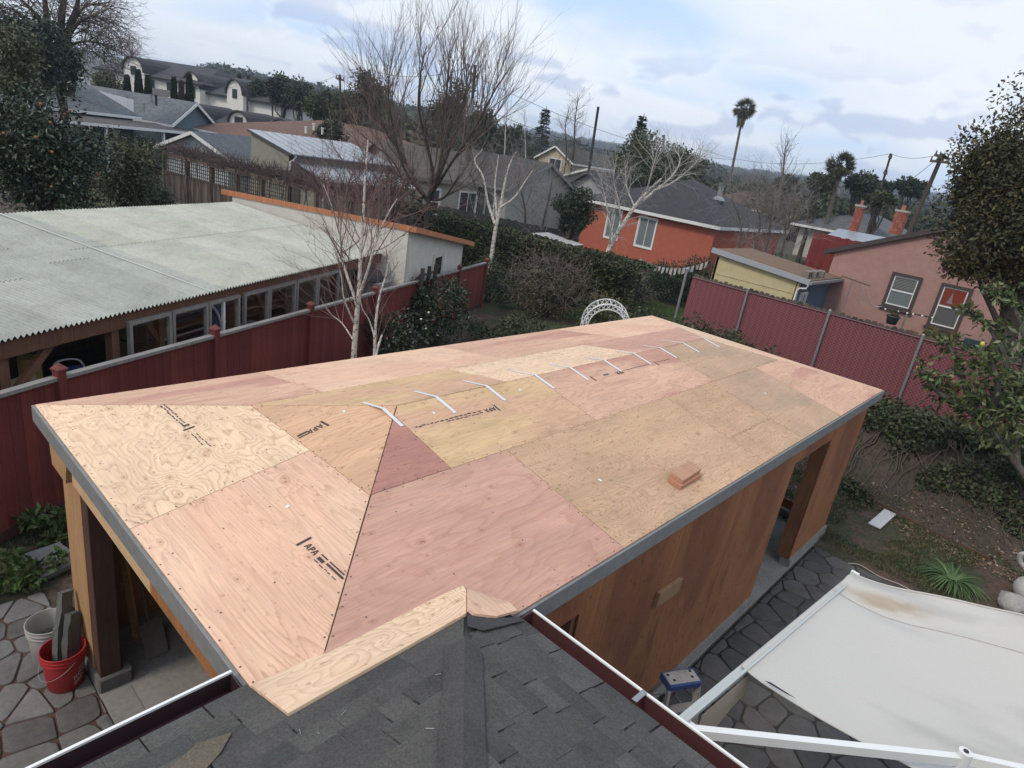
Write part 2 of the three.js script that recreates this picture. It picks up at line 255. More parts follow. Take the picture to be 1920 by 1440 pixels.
const leafMat = (o = {}) => new THREE.MeshStandardMaterial({ vertexColors: true, roughness: 0.62, side: THREE.DoubleSide, ...o });
const mLeaf = leafMat(), mLeafGloss = leafMat({ roughness: 0.4 });
const mBrick = S([0.31, 0.085, 0.055], { map: tSpeck1 });
// ------------------------------------------------------------------ ground
const gx = (x, z) => {                                      // height of the open ground: level near, gently rising far away
  const dx = x - 2, dz = z - 4, d = Math.hypot(dx, dz), az = Math.atan2(dz, dx);
  const hill = sst(420, 1150, d) * (13 + 22 * fbm(az * 5 + 20, 3, 4, 5) + 8 * fbm(az * 22, d * 0.004, 3, 8)) + sst(60, 240, d) * 2.5 * sst(-0.5, -1.2, az) + sst(150, 420, d) * 6 * sst(-0.75, -1.15, az);
  return hill - 0.06;
};
{
  const P = [], U = [], I = [], nA = 240, rs = [0]; for (let r = 3; r < 4200; r *= 1.13) rs.push(r);
  for (const r of rs) for (let k = 0; k < nA; k++) { const a = k / nA * 6.28318, x = 2 + r * Math.cos(a), z = 4 + r * Math.sin(a); P.push(x, gx(x, z), z); U.push(x, z); }
  for (let i = 0; i + 1 < rs.length; i++) for (let k = 0; k < nA; k++) { const a = i * nA + k, b = i * nA + (k + 1) % nA; I.push(a, b, a + nA, b, b + nA, a + nA); }
  const g = new THREE.BufferGeometry(); g.setAttribute('position', new THREE.Float32BufferAttribute(P, 3)); g.setAttribute('uv', new THREE.Float32BufferAttribute(U, 2)); g.setIndex(I); g.computeVertexNormals();
  const t = tex(1024, 1024, (u, v) => { const b = fbm(u * 6, v * 6, 5, 3, 6, 6), f = fbm(u * 64, v * 64, 3, 6, 64, 64), k = sst(0.42, 0.62, b), s = 0.55 + 0.9 * f; return [mix(0.060, 0.044, k) * s, mix(0.042, 0.054, k) * s, mix(0.029, 0.022, k) * s]; });
  t.repeat.set(0.16, 0.16); struct('ground', g, S([1, 1, 1], { map: t, roughness: 1 }), 'brown earth and rough grass of the yards and hills');
}
// ------------------------------------------------------------------ the garage under construction
const GW = 4.116, GL = 9.708, EY = 2.55, KK = 0.195;
const pN = (x, z) => V(x, EY + KK * x, z), pR = (x, z) => V(x, EY + KK * (GW - z), z), pL = (x, z) => V(x, EY + KK * z, z), pF = (x, z) => V(x, EY + KK * (GL - x), z);
for (const m of ply) m.map.repeat.set(1 / 2.66, 1 / 1.27);
const garage = T('garage', 'long garage under construction with bare plywood walls and a plywood hip roof', 'garage');
const roofG = new THREE.Group(); roofG.name = 'roof'; garage.add(roofG);
const nails = [];
const nailGeo = new THREE.CircleGeometry(0.0055, 6).rotateX(-Math.PI / 2);
function inPoly(p, x, z) { let c = false; for (let i = 0, j = p.length - 1; i < p.length; j = i++) { const a = p[i], b = p[j]; if ((a[1] > z) !== (b[1] > z) && x < (b[0] - a[0]) * (z - a[1]) / (b[1] - a[1]) + a[0]) c = !c; } return c; }
function sheet(plan, f, m, alongZ = false, lift = 0) {
  let pts = plan.slice(); let A = 0; for (let i = 0; i < pts.length; i++) { const a = pts[i], b = pts[(i + 1) % pts.length]; A += a[0] * b[1] - b[0] * a[1]; } if (A > 0) pts.reverse();
  const cx = pts.reduce((s, p) => s + p[0], 0) / pts.length, cz = pts.reduce((s, p) => s + p[1], 0) / pts.length;
  const ins = pts.map(([x, z]) => { const d = Math.hypot(cx - x, cz - z); return [x + (cx - x) / d * 0.0035, z + (cz - z) / d * 0.0035]; });
  const n = new THREE.Plane().setFromCoplanarPoints(f(0, 0), f(0, 1), f(1, 0)).normal; if (n.y < 0) n.negate();
  const p3 = ins.map(([x, z]) => f(x, z).addScaledVector(n, 0.016 + lift));
  const xs = pts.map(p => p[0]), zs = pts.map(p => p[1]), o = alongZ ? f(Math.min(...xs), Math.min(...zs)) : f(Math.min(...xs), Math.max(...zs));
  const me = M('plywood_sheet', slab(p3, 0.014, { u: alongZ ? V(0, 0, 1) : V(1, 0, 0), o }), m, roofG);
  const put = (x, z) => { const p = f(x, z).addScaledVector(n, 0.0185 + lift); const g = nailGeo.clone(); g.applyQuaternion(new THREE.Quaternion().setFromUnitVectors(V(0, 1, 0), n)); nails.push(g.translate(p.x, p.y, p.z)); };
  for (let i = 0; i < ins.length; i++) { const a = ins[i], b = ins[(i + 1) % ins.length], L = Math.hypot(b[0] - a[0], b[1] - a[1]), k = Math.max(1, Math.round(L / 0.16)); for (let j = 0; j < k; j++) { const t = (j + R(0.2, 0.8)) / k; put(mix(mix(a[0], b[0], t), cx, 0.022 + R(0, 0.012)), mix(mix(a[1], b[1], t), cz, 0.022 + R(0, 0.012))); } }
  for (let q = 0.635; q < 9.6; q += 0.635) for (let t = 0.1; t < 9.6; t += 0.3) { const x = alongZ ? t : q + R(-0.01, 0.01), z = alongZ ? q + R(-0.01, 0.01) : t; if (inPoly(ins, x, z)) put(x, z); }
  return me;
}
seed(101);
const sN1 = sheet([[0, 0], [0, 2.14], [1.22, 2.14], [1.22, 1.22]], pN, ply[0], true);
const sN2 = sheet([[0, 2.14], [0, 4.116], [1.22, 2.896], [1.22, 2.14]], pN, ply[1], true);
const sN3 = sheet([[1.22, 1.22], [1.22, 2.896], [2.058, 2.058]], pN, ply[8] || ply[1], false);
sheet([[0, 4.116], [2.56, 4.116], [2.56, 2.89], [1.226, 2.89]], pR, ply[2]);
sheet([[2.56, 4.116], [5.15, 4.116], [5.15, 2.89], [2.56, 2.89]], pR, ply[3]);
sheet([[5.15, 3.7], [6.25, 3.7], [6.25, 2.89], [5.15, 2.89]], pR, ply[3]);
sheet([[5.15, 3.7], [6.25, 3.7], [6.25, 4.116], [5.15, 4.116]], pR, ply[3]);
sheet([[6.25, 4.116], [7.63, 4.116], [7.63, 2.89], [6.25, 2.89]], pR, ply[6]);
sheet([[7.63, 2.89], [8.482, 2.89], [9.708, 4.116], [7.63, 4.116]], pR, ply[5]);
sheet([[1.226, 2.89], [1.95, 2.89], [1.95, 2.166]], pR, ply[9] || ply[2]);
const sR6 = sheet([[1.95, 2.89], [3.82, 2.89], [3.82, 2.058], [2.058, 2.058], [1.95, 2.166]], pR, ply[4]);
const sR7 = sheet([[3.82, 2.89], [6.36, 2.89], [6.36, 2.058], [3.82, 2.058]], pR, ply[5]);
sheet([[6.36, 2.058], [7.65, 2.058], [8.482, 2.89], [6.36, 2.89]], pR, ply[6]);
sheet([[0, 0], [1.9, 0], [1.9, 1.22], [1.22, 1.22]], pL, ply[5]);
sheet([[1.9, 0], [4.34, 0], [4.34, 1.22], [1.9, 1.22]], pL, ply[1]);
sheet([[4.34, 0], [6.78, 0], [6.78, 1.22], [4.34, 1.22]], pL, ply[5]);
sheet([[6.78, 0], [9.708, 0], [8.488, 1.22], [6.78, 1.22]], pL, ply[1]);
sheet([[1.22, 1.22], [3.4, 1.22], [3.4, 2.058], [2.058, 2.058]], pL, ply[4]);
sheet([[3.4, 1.22], [5.84, 1.22], [5.84, 2.058], [3.4, 2.058]], pL, ply[0]);
sheet([[5.84, 1.22], [8.488, 1.22], [7.65, 2.058], [5.84, 2.058]], pL, ply[2]);
sheet([[9.708, 0], [9.708, 2.1], [8.488, 2.1], [8.488, 1.22]], pF, ply[0], true);
sheet([[9.708, 2.1], [9.708, 4.116], [8.488, 2.896], [8.488, 2.1]], pF, ply[1], true);
sheet([[8.488, 1.22], [8.488, 2.896], [7.65, 2.058]], pF, ply[0], false);
{ const m = M('nails', nails, mNail, roofG); m.userData.kind = 'stuff'; }
// ink stamps printed on some sheets
const font = await new FontLoader().loadAsync('fonts/droid/droid_sans_bold.typeface.json');
function stamp(parent, f, x, z, dx, dz, items, up = 1) {
  const n = new THREE.Plane().setFromCoplanarPoints(f(0, 0), f(0, 1), f(1, 0)).normal; if (n.y < 0) n.negate();
  const e1 = f(x + dx, z + dz).sub(f(x, z)).normalize(), e2 = V().crossVectors(n, e1).multiplyScalar(up), gs = [];
  for (const it of items) {
    let g;
    if (it.t) g = new THREE.ShapeGeometry(font.generateShapes(it.t, it.s), 3).translate(it.x, it.y || 0, 0);
    else g = new THREE.PlaneGeometry(it.w, it.h).translate(it.x + it.w / 2, (it.y || 0) + it.h / 2, 0);
    const p = g.attributes.position; for (let i = 0; i < p.count; i++) { const q = f(x, z).addScaledVector(n, 0.0190).addScaledVector(e1, p.getX(i)).addScaledVector(e2, p.getY(i)); p.setXYZ(i, q.x, q.y, q.z); } g.deleteAttribute('normal'); g = g.toNonIndexed(); g.computeVertexNormals(); gs.push(g);
  }
  M('ink_stamp', gs, mInk, parent);
}
const dash = (x0, x1, h, y = 0) => { const a = []; for (let x = x0; x < x1;) { const w = R(0.012, 0.05); a.push({ x, y: y + R(-0.004, 0.004), w, h: h * R(0.7, 1) }); x += w + R(0.008, 0.02); } return a; };
stamp(sN1, pN, 0.70, 0.72, 0, 1, [...dash(0.0, 0.42, 0.012), ...dash(0, 0.40, 0.012, 0.028), { x: 0.50, y: -0.02, w: 0.02, h: 0.085 }, { t: 'R', s: 0.05, x: 0.43 }, ...dash(0.62, 0.86, 0.010, 0.03), ...dash(0.60, 0.82, 0.010, 0.0)]);
stamp(sN2, pN, 0.66, 2.98, 0, 1, [{ x: 0, y: -0.025, w: 0.018, h: 0.10 }, { t: 'APA', s: 0.044, x: 0.045 }, { x: 0.19, y: 0.035, w: 0.06, h: 0.009 }, { x: 0.19, y: 0.0, w: 0.06, h: 0.022 }, { x: 0.27, y: 0.036, w: 0.15, h: 0.009 }, { x: 0.27, y: 0.012, w: 0.17, h: 0.014 }, ...dash(0.19, 0.42, 0.007, -0.016)]);
stamp(sN3, pN, 1.50, 1.87, -1, 0.12, [{ x: 0, y: -0.03, w: 0.02, h: 0.10 }, { t: 'APA', s: 0.055, x: 0.035 }, { x: 0.17, y: 0.035, w: 0.10, h: 0.011 }, { x: 0.17, y: 0.0, w: 0.09, h: 0.02 }], 1);
stamp(sR6, pR, 2.95, 2.36, -1, 0, [{ x: 0, y: -0.02, w: 0.018, h: 0.09 }, { t: 'APA', s: 0.05, x: 0.03 }, ...dash(0.2, 0.95, 0.014), ...dash(0.2, 0.6, 0.012, 0.03)]);
stamp(sR7, pR, 5.85, 2.30, -1, 0, [...dash(-0.35, -0.05, 0.012), { x: 0, y: -0.02, w: 0.018, h: 0.09 }, ...dash(0.1, 0.7, 0.012), { t: 'APA', s: 0.055, x: 0.75 }, { x: 1.02, y: -0.01, w: 0.10, h: 0.02 }, { x: 1.32, y: -0.03, w: 0.02, h: 0.09 }]);
for (const [f, x, z, a] of [[pN, 0.78, 2.62, 0.4], [pN, 1.70, 1.84, 1.2], [pR, 3.42, 2.22, 0.2], [pR, 3.05, 3.52, 2], [pR, 6.9, 3.35, 0.8], [pR, 2.3, 2.25, 1.5]]) { const p = f(x, z), n = new THREE.Plane().setFromCoplanarPoints(f(0, 0), f(0, 1), f(1, 0)).normal; if (n.y < 0) n.negate(); const g = new THREE.BoxGeometry(0.032, 0.0012, 0.022).rotateY(a); g.applyQuaternion(new THREE.Quaternion().setFromUnitVectors(V(0, 1, 0), n)); p.addScaledVector(n, 0.0195); M('paper_tag', g.translate(p.x, p.y, p.z), mWhite, roofG); }
// steel straps bent over the ridge at each rafter
for (const [x, z0] of [[1.93, 1.78], [2.50, 1.76], [3.13, 1.74], [3.82, 1.70], [4.44, 1.76], [5.07, 1.8], [5.73, 1.8], [6.36, 1.8], [6.98, 1.72], [7.62, 1.86]]) {
  const a = x + R(-0.02, 0.02), w = 0.017, pl = (X, z) => z < 2.058 ? pL(X, z) : pR(X, z), up = V(0, 0.021, 0);
  const q = [z0, 1.95, 2.058, 2.32]; const gs = []; for (let i = 0; i < 3; i++) { const A = [pl(a - w, q[i]), pl(a - w, q[i + 1]), pl(a + w, q[i + 1]), pl(a + w, q[i])].map(p => p.add(up)); if (i === 1) { A[1].y += 0.001; A[2].y += 0.001; } gs.push(slab(A, 0.0015)); }
  M('ridge_strap', gs, S([0.72, 0.73, 0.74], { roughness: 0.45, metalness: 0.25 }), roofG);
}
// fascia boards
{ const h = 0.135, y = EY - h / 2 + 0.004, t = 0.022;
  M('fascia', bx(GL + 2 * t, h, t, GL / 2, y, GW + t / 2), mFascia, garage); M('fascia', bx(GL + 2 * t, h, t, GL / 2, y, -t / 2), mFascia, garage);
  M('fascia', bx(t, h, GW, -t / 2, y, GW / 2), mFascia, garage); M('fascia', bx(t, h, GW, GL + t / 2, y, GW / 2), mFascia, garage); }
// walls: each plywood sheet its own piece
const WZ = 4.03, WT = 0.014, wallTop = 2.46;
const wz = (x, y) => V(x, y, WZ);
seed(55);
const wsheet = (pts, holes, nm = 'wall_sheet', m = ply[7]) => M(nm, slab(pts, WT, { u: V(0, 1, 0), holes, o: V(Math.max(...pts.map(p => p.x)), 0.1, Math.max(...pts.map(p => p.z))) }), m, garage);
{ const e = [0.12, 1.32, 2.56, 3.80, 5.05, 6.62];
  for (let i = 0; i < 5; i++) wsheet(rect(e[i] + 0.002, 0.15, e[i + 1] - 0.002, wallTop, wz), i === 1 ? [rect(1.60, 1.0, 2.31, 2.05, wz)] : []);
  wsheet(rect(6.622, 2.1, 7.998, wallTop, wz)); wsheet(rect(8.002, 0.15, 9.62, wallTop, wz)); }
// framing behind the sheets
const fr = (g, nm = 'stud', m = mLumber) => M(nm, g, m, garage);
for (const x of [0.2, 1.5, 2.36, 3.2, 4.0, 4.8, 5.6, 6.52]) fr(bx(0.04, 2.2, 0.09, x, 1.25, WZ - 0.065));
for (const x of [1.3, 2.4, 3.6, 4.8, 6, 7.2, 8.4]) fr(bx(0.04, 2.2, 0.09, x, 1.25, 0.15));
fr(bx(9.3, 0.09, 0.09, 4.85, 2.40, WZ - 0.065), 'top_plate'); fr(bx(9.3, 0.09, 0.09, 4.85, 2.40, 0.15), 'top_plate');
for (let x = 0.635; x < 9.3; x += 0.635) { const zt = Math.min(x, GL - x, 2.03); fr(beam(V(x, EY - 0.10, 0.04), V(x, EY - 0.10 + KK * zt, zt), 0.04, 0.14), 'rafter'); fr(beam(V(x, EY - 0.10, GW - 0.04), V(x, EY - 0.10 + KK * zt, GW - zt), 0.04, 0.14), 'rafter'); }
fr(bx(0.30, 2.1, 0.17, 8.15, 1.19, WZ - 0.105), 'door_post', wood([0.26, 0.115, 0.05])); fr(bx(1.34, 0.18, 0.1, 7.31, 2.22, WZ - 0.07), 'header');
fr(bx(0.09, 1.05, 0.09, 1.68, 1.52, WZ - 0.07)); fr(bx(0.06, 1.05, 0.14, 2.28, 1.52, WZ - 0.09), 'window_jamb', mBrownPost);
wsheet(rect(9.62, 0.15, 0.12, wallTop, (x, y) => V(x, y, 0.09)), [], 'wall_sheet', ply[7]);
const fx = (z, y) => V(9.62, y, z); wsheet(rect(WZ, 0.15, 0.1, wallTop, fx), [rect(3.52, 0.3, 2.2, 2.1, fx)]);
const nx = (z, y) => V(0.12, y, z);
wsheet(rect(0.1, 0.15, 0.58, 2.44, nx), [], 'wall_sheet', ply[10] || ply[7]); wsheet(rect(3.72, 0.15, WZ, 2.44, nx));
M('header', bx(0.05, 0.36, 1.62, 0.10, 2.27, 1.40), ply[4], garage); M('header', bx(0.05, 0.36, 1.80, 0.10, 2.27, 3.112), wood([0.40, 0.17, 0.055]), garage); M('header_beam', bx(0.12, 0.3, 3.4, 0.19, 2.26, 2.3), mLumber, garage);
M('post', rbx(0.17, 2.0, 0.13, 0.006, 0.21, 1.16, 0.655), mLumberDark, garage, 'dark brown painted post'); M('pier', rbx(0.27, 0.19, 0.34, 0.015, 0.235, 0.075, 0.585), mConcDark, garage);
M('corner_brace', slab([V(0.10, 2.44, 0.06), V(0.10, 2.06, 0.12), V(0.10, 2.06, 0.50), V(0.10, 2.44, 0.62)].reverse(), 0.05), mLumber, garage);
// foundation, floor slab
M('foundation', [bx(6.52, 0.15, 0.15, 3.36, 0.075, WZ - 0.045), bx(1.64, 0.15, 0.15, 8.82, 0.075, WZ - 0.045), bx(9.5, 0.15, 0.15, 4.87, 0.075, 0.12), bx(0.15, 0.15, 3.75, 9.57, 0.075, 2.07)], mConc, garage);
struct('garage_floor', bx(9.6, 0.08, 4.1, 4.9, -0.018, 2.02), mConc, 'grey concrete floor slab of the garage');
struct('threshold', bx(0.23, 0.084, 3.0, 0.22, -0.014, 2.30), mConc, 'smooth concrete strip across the garage opening');
M('stair_stringer', beam(V(0.56, 0.05, 0.30), V(0.50, 1.15, 0.21), 0.035, 0.06), mLumber, garage);
// scrap block nailed to the wall
M('wood_block', rbx(0.43, 0.155, 0.04, 0.004, 3.78, 1.565, WZ + 0.021, 0, 0, -0.05), wood([0.42, 0.24, 0.13]), garage, 'short pale board fixed to the plywood wall');
{ const t = T('scrap_board', 'two short stacked boards lying on the tan plywood roof', 'board', null, pR(3.88, 3.87).add(V(0, 0.019, 0)), -0.05); t.rotation.set(Math.atan(KK), 0.02, 0, 'YXZ');
  M('board', rbx(0.40, 0.036, 0.13, 0.003, 0, 0.018, 0), wood([0.56, 0.27, 0.16]), t); M('board', rbx(0.38, 0.036, 0.13, 0.003, 0.03, 0.055, -0.025, 0.03), wood([0.58, 0.32, 0.20]), t); }

// ------------------------------------------------------------------ the viewer's own house: shingled hip roof
const HB = 2.59, HK = 0.33, hZ = (x, z) => V(x, HB + HK * (z - 3.73), z), hX = (x, z) => V(x, HB + HK * (1.35 - x), z);
const house = T('near_house', 'nearest house with worn dark asphalt shingle hip roof and maroon gutters', 'house');
{
  const up = p => p;
  M('roof_deck', [slab([hZ(1.35, 3.73), hZ(-6, 3.73), hZ(-6, 8.5), hZ(-3.42, 8.5)].map(up), 0.02, { up: 1 }), slab([hX(1.35, 3.73), hX(-3.42, 8.5), hX(1.35, 8.5)].map(up), 0.02, { up: 1 })].map(g => g), S([0.035, 0.034, 0.034]), house);
  M('wall', [bx(6.4, 2.5, 0.2, -2.3, 1.2, 4.35), bx(0.2, 2.5, 4.2, 0.8, 1.2, 6.45)], stucco([0.5, 0.48, 0.44]), house);
  M('soffit_board', [bx(6.2, 0.14, 0.02, -3.0, 2.50, 3.735), bx(0.02, 0.14, 4.2, 1.345, 2.50, 6.3)], mTrimWhite, house);
  const greys = [[0.100, 0.097, 0.093], [0.118, 0.115, 0.108], [0.088, 0.086, 0.083], [0.108, 0.107, 0.097]].map(c => S(c, { map: tSpeck1, roughness: 1, bumpMap: tGrain, bumpScale: 0.003 }));
  seed(77);
  const run = (f, n0, n1, a0, a1, lo_, hi_, worn) => {       // lo_, hi_: limits of a at a given t (hip line, patch edge)
    for (let i = n0; i < n1; i++) {
      const t0 = i * 0.132, t1 = t0 + 0.215; let a = a0 + R(0, 0.2);
      while (a < a1) {
        const w = R(0.13, 0.34), gap = rnd() < (worn ? 0.35 : 0.6) ? R(0.007, 0.013) : 0.0012, b = a + w - gap;
        const A0 = Math.max(a, lo_(t0, i)), A1 = Math.max(a, lo_(t1, i)), B0 = Math.min(b, hi_(t0, i)), B1 = Math.min(b, hi_(t1, i));
        if (B0 - A0 > 0.02 && B1 - A1 > 0.004) {
          const e = R(0.009, 0.013), p = [f(A0, t0), f(B0, t0), f(B1, t1), f(A1, t1)]; p[0].y += e; p[1].y += e; p[2].y += 0.004; p[3].y += 0.004;
          M('shingle', slab(p, 0.005, { up: 1, o: V(R(-3, 3), R(-3, 3), R(-3, 3)) }), greys[Math.floor(rnd() * 4)], house);
        }
        a += w;
      }
    }
  };
  // north slope: a runs along x, t runs up the slope; east slope: a runs along z
  run((a, t) => hZ(a, 3.70 + t * 0.95), 0, 14, -2.6, 1.4, () => -9, (t, i) => i < 3 ? -0.02 : 1.35 - (t * 0.95 - 0.03) - 0.005, true);
  run((a, t) => hX(1.38 - t * 0.95, a), 0, 14, 3.7, 7.6, (t, i) => i < 3 ? 4.19 : 3.73 + (t * 0.95 - 0.03) + 0.005, () => 9, false);
  // hip cap pieces
  for (let i = 0; i < 12; i++) { const s0 = 0.50 + i * 0.42, s1 = s0 + 0.50, w = 0.13, e = 0.020 + 0.001 * (i % 2); const at = s => hZ(1.35 - s, 3.73 + s).add(V(0, e + 0.012, 0)); const A = at(s0), B = at(s1);
    const l = s => hZ(1.35 - s - w, 3.73 + s - 0.0).add(V(0, e, 0)), r = s => hX(1.35 - s, 3.73 + s + w).add(V(0, e, 0));
    M('hip_cap', [slab([A, B, l(s1), l(s0)].reverse(), 0.005), slab([A, r(s0), r(s1), B].reverse(), 0.005)], S([0.092, 0.089, 0.087], { map: tSpeck1, roughness: 1, bumpMap: tGrain, bumpScale: 0.003 }), house); }
  // raw plywood strips where the two roofs join
  const lift = v => v.add(V(0, 0.022, 0));
  M('patch_sheet', slab([hZ(-0.015, 3.735), hZ(-0.015, 4.06), hZ(1.03, 4.06), hZ(1.215, 3.875), hZ(1.26, 3.80)].map(lift), 0.018, { u: V(1, 0, 0) }), ply[0], house, 'raw plywood strip joining the roofs');
  M('patch_sheet', slab([hX(1.22, 3.875), hX(1.05, 4.045), hX(1.05, 4.09), hX(1.18, 4.15), hX(1.38, 4.14), hX(1.40, 4.06)].reverse().map(lift), 0.016, { u: V(0, 0, 1) }), ply[1], house);
  // torn underlayment at the corner
  seed(5); const tf = [[1.03, 4.07], [1.10, 4.03], [1.07, 4.09], [1.13, 4.09], [1.13, 4.13], [1.20, 4.14], [1.26, 4.17], [1.35, 4.18], [1.35, 4.22], [1.16, 4.22], [1.00, 4.22], [0.94, 4.16]].map(([x, z]) => hX(x, z).add(V(0, 0.024 + R(0, 0.004), 0)));
  M('underlayment', slab(tf, 0.002, { up: 1 }), S([0.07, 0.069, 0.068], { map: tSpeck1, roughness: 1 }), house, 'torn black roofing felt');
  const worn = [[-0.62, 4.07], [-0.34, 3.93], [-0.22, 3.98], [-0.30, 4.06], [-0.60, 4.24], [-0.72, 4.20]].map(([x, z]) => hZ(x, z).add(V(0, 0.0165, 0)));
  M('worn_patch', slab(worn, 0.002, { up: 1 }), S([0.17, 0.145, 0.105], { map: tSpeck1, roughness: 1 }), house, 'worn tan patch of bare shingle');
  // gutters: open channel, maroon inside, white lip
  const gm = S([0.070, 0.024, 0.026], { roughness: 0.55 }), gd = S([0.035, 0.017, 0.020], { roughness: 0.5 });
  const g1 = M('gutter', [bx(6, 0.006, 0.13, -3.04, 2.49, 3.655), bx(6, 0.10, 0.006, -3.04, 2.537, 3.719), bx(6, 0.10, 0.006, -3.04, 2.54, 3.591), bx(0.006, 0.10, 0.13, -0.045, 2.54, 3.655)], gd, house); M('gutter_lip', bx(6, 0.012, 0.014, -3.04, 2.594, 3.588), mWhite, g1);
  const g2 = M('gutter', [bx(0.12, 0.006, 4.4, 1.42, 2.49, 6.38), bx(0.006, 0.10, 4.4, 1.363, 2.537, 6.38), bx(0.006, 0.10, 4.4, 1.482, 2.54, 6.38), bx(0.12, 0.10, 0.006, 1.42, 2.54, 4.18)], gm, house); M('gutter_lip', bx(0.014, 0.012, 4.4, 1.486, 2.594, 6.38), mWhite, g2); M('hanger', slab([V(1.38, 2.612, 4.94), V(1.49, 2.603, 4.94), V(1.49, 2.603, 4.97), V(1.38, 2.612, 4.97)], 0.002, { up: 1 }), mGalv, g2);
  // scattered nails and wire scraps
  for (const [x, z] of [[-0.05, 4.22], [0.0, 4.28], [0.12, 4.25], [0.55, 4.35], [0.3, 4.62]]) M('loose_nail', rod(hZ(x, z).add(V(0, 0.018, 0)), hZ(x + R(-0.04, 0.04), z + R(-0.03, 0.03)).add(V(0, 0.018, 0)), 0.0016), mGalv, house);
}
// ------------------------------------------------------------------ awning beside the house
{
  const t = T('awning', 'cream fabric retractable awning with white folding arm and front bar', 'awning');
  const mCanvas = S([0.50, 0.485, 0.455], { roughness: 0.9, map: tex(512, 512, (u, v) => { const st = sst(0.60, 0.78, fbm(u * 3, v * 3, 5, 4)) * 0.16, w = 0.03 * (vn(u * 250, v * 250, 3) - 0.5), sm = sst(0.62, 0.8, fbm(u * 5 + 7, v * 2.4, 4, 9)) * 0.17; const d = Math.hypot((u - 0.86) * 2.2, v - 0.10), ru = sst(0.13, 0.03, d) * sst(0.35, 0.6, fbm(u * 14, v * 9, 4, 6)) * 0.5; const b = 0.97 + w - st - sm; return [b - ru * 0.5, b - ru * 0.72, b - ru * 0.95]; }) });
  // canvas: front edge hangs on the bar at z = 5.25, rear edge rises to the house wall
  const nx_ = 48, nz = 56, P = [], U = [], I = [];
  for (let j = 0; j <= nz; j++) for (let i = 0; i <= nx_; i++) { const u = i / nx_, v = j / nz; const x0 = 2.50 + 1.0 * v, x1 = 4.32 + 1.75 * v; const x = mix(x0, x1, u), z = mix(5.125 + 0.155 * u, 8.6, v); const y = 2.26 + 0.22 * v - 0.95 * v * (1 - v) * Math.pow(1 - u, 0.8) - 0.08 * Math.sin(Math.PI * v) * Math.sin(Math.PI * u) + 0.035 * Math.exp(-v * 40) + 0.022 * (fbm(u * 3 + v * 4, v * 3 - u * 2, 3, 8) - 0.5) * sst(0, 0.15, v) + 0.014 * Math.sin((u * 2.2 + v) * 16) * Math.exp(-Math.pow((v - 0.12) / 0.09, 2)) * sst(0.5, 0.95, u) + 0.03 * Math.exp(-Math.pow((u - 0.93) / 0.05, 2)) * Math.exp(-v * 6) - 0.05 * Math.exp(-Math.pow((u - 0.80) / 0.09, 2)) * Math.exp(-Math.pow((v - 0.13) / 0.1, 2)); P.push(x, y, z); U.push(u, v); }
  for (let j = 0; j < nz; j++) for (let i = 0; i < nx_; i++) { const a = j * (nx_ + 1) + i; I.push(a, a + nx_ + 1, a + 1, a + 1, a + nx_ + 1, a + nx_ + 2); }
  const g = new THREE.BufferGeometry(); g.setAttribute('position', new THREE.Float32BufferAttribute(P, 3)); g.setAttribute('uv', new THREE.Float32BufferAttribute(U, 2)); g.setIndex(I); g.computeVertexNormals();
  const cv = M('canopy', g, mCanvas, t);
  const ptc = (u, v) => { const i = Math.round(u * nx_), j = Math.round(v * nz), k = (j * (nx_ + 1) + i) * 3; return V(P[k], P[k + 1] + 0.004, P[k + 2]); };
  const sm = new Tubes(); sm.add(Array.from({ length: 20 }, (_, k) => ptc(0.785, k / 19)), 0.0025, 0.0025, 4); M('seam', sm.geo(), S([0.42, 0.40, 0.37]), cv);
  for (const [u, r] of [[1, 0.008], [0, 0.006]]) { const hem = new Tubes(); hem.add(Array.from({ length: nz + 1 }, (_, k) => ptc(u, k / nz)), r, r, 6); M('hem', hem.geo(), mCanvas, cv); }
  M('tear', slab([V(2.535, 2.268, 5.27), V(2.555, 2.268, 5.30), V(2.565, 2.262, 5.46), V(2.545, 2.266, 5.40)], 0.001), mDark, cv);
  const A = V(1.70, 2.25, 5.06), B = V(4.36, 2.25, 5.29), mB = S([0.44, 0.465, 0.45], { roughness: 0.4, metalness: 0.15 });
  const fb = M('front_bar', [beam(A, B, 0.040, 0.06), beam(A.clone().add(V(0, 0.032, 0.028)), B.clone().add(V(0, 0.032, 0.028)), 0.016, 0.018)], mB, t); M('end_cap', beam(B, B.clone().add(V(0.03, 0, 0.003)), 0.062, 0.085), mTrimWhite, fb);
  const E1 = V(1.84, 2.235, 5.14), EL = V(2.93, 2.25, 6.29), W1 = V(2.2, 2.55, 8.5);
  const arm = M('arm', [beam(E1, EL, 0.04, 0.06)], S([0.70, 0.71, 0.70], { roughness: 0.4 }), t); M('elbow', rod(EL.clone().add(V(0, -0.055, 0)), EL.clone().add(V(0, 0.065, 0)), 0.036, 0.036, 16), mTrimWhite, arm); M('pin', rod(EL.clone().add(V(0, 0.066, 0)), EL.clone().add(V(0, 0.072, 0)), 0.014, 0.014, 12), mIron, arm);
  M('arm', [beam(EL.clone().add(V(0.03, 0, 0.01)), atY(1990, 1462, 2.36), 0.04, 0.06)], S([0.70, 0.71, 0.70], { roughness: 0.4 }), t);
  M('bracket', [bx(0.08, 0.1, 0.07, 1.83, 2.215, 5.12)], mTrimWhite, t);
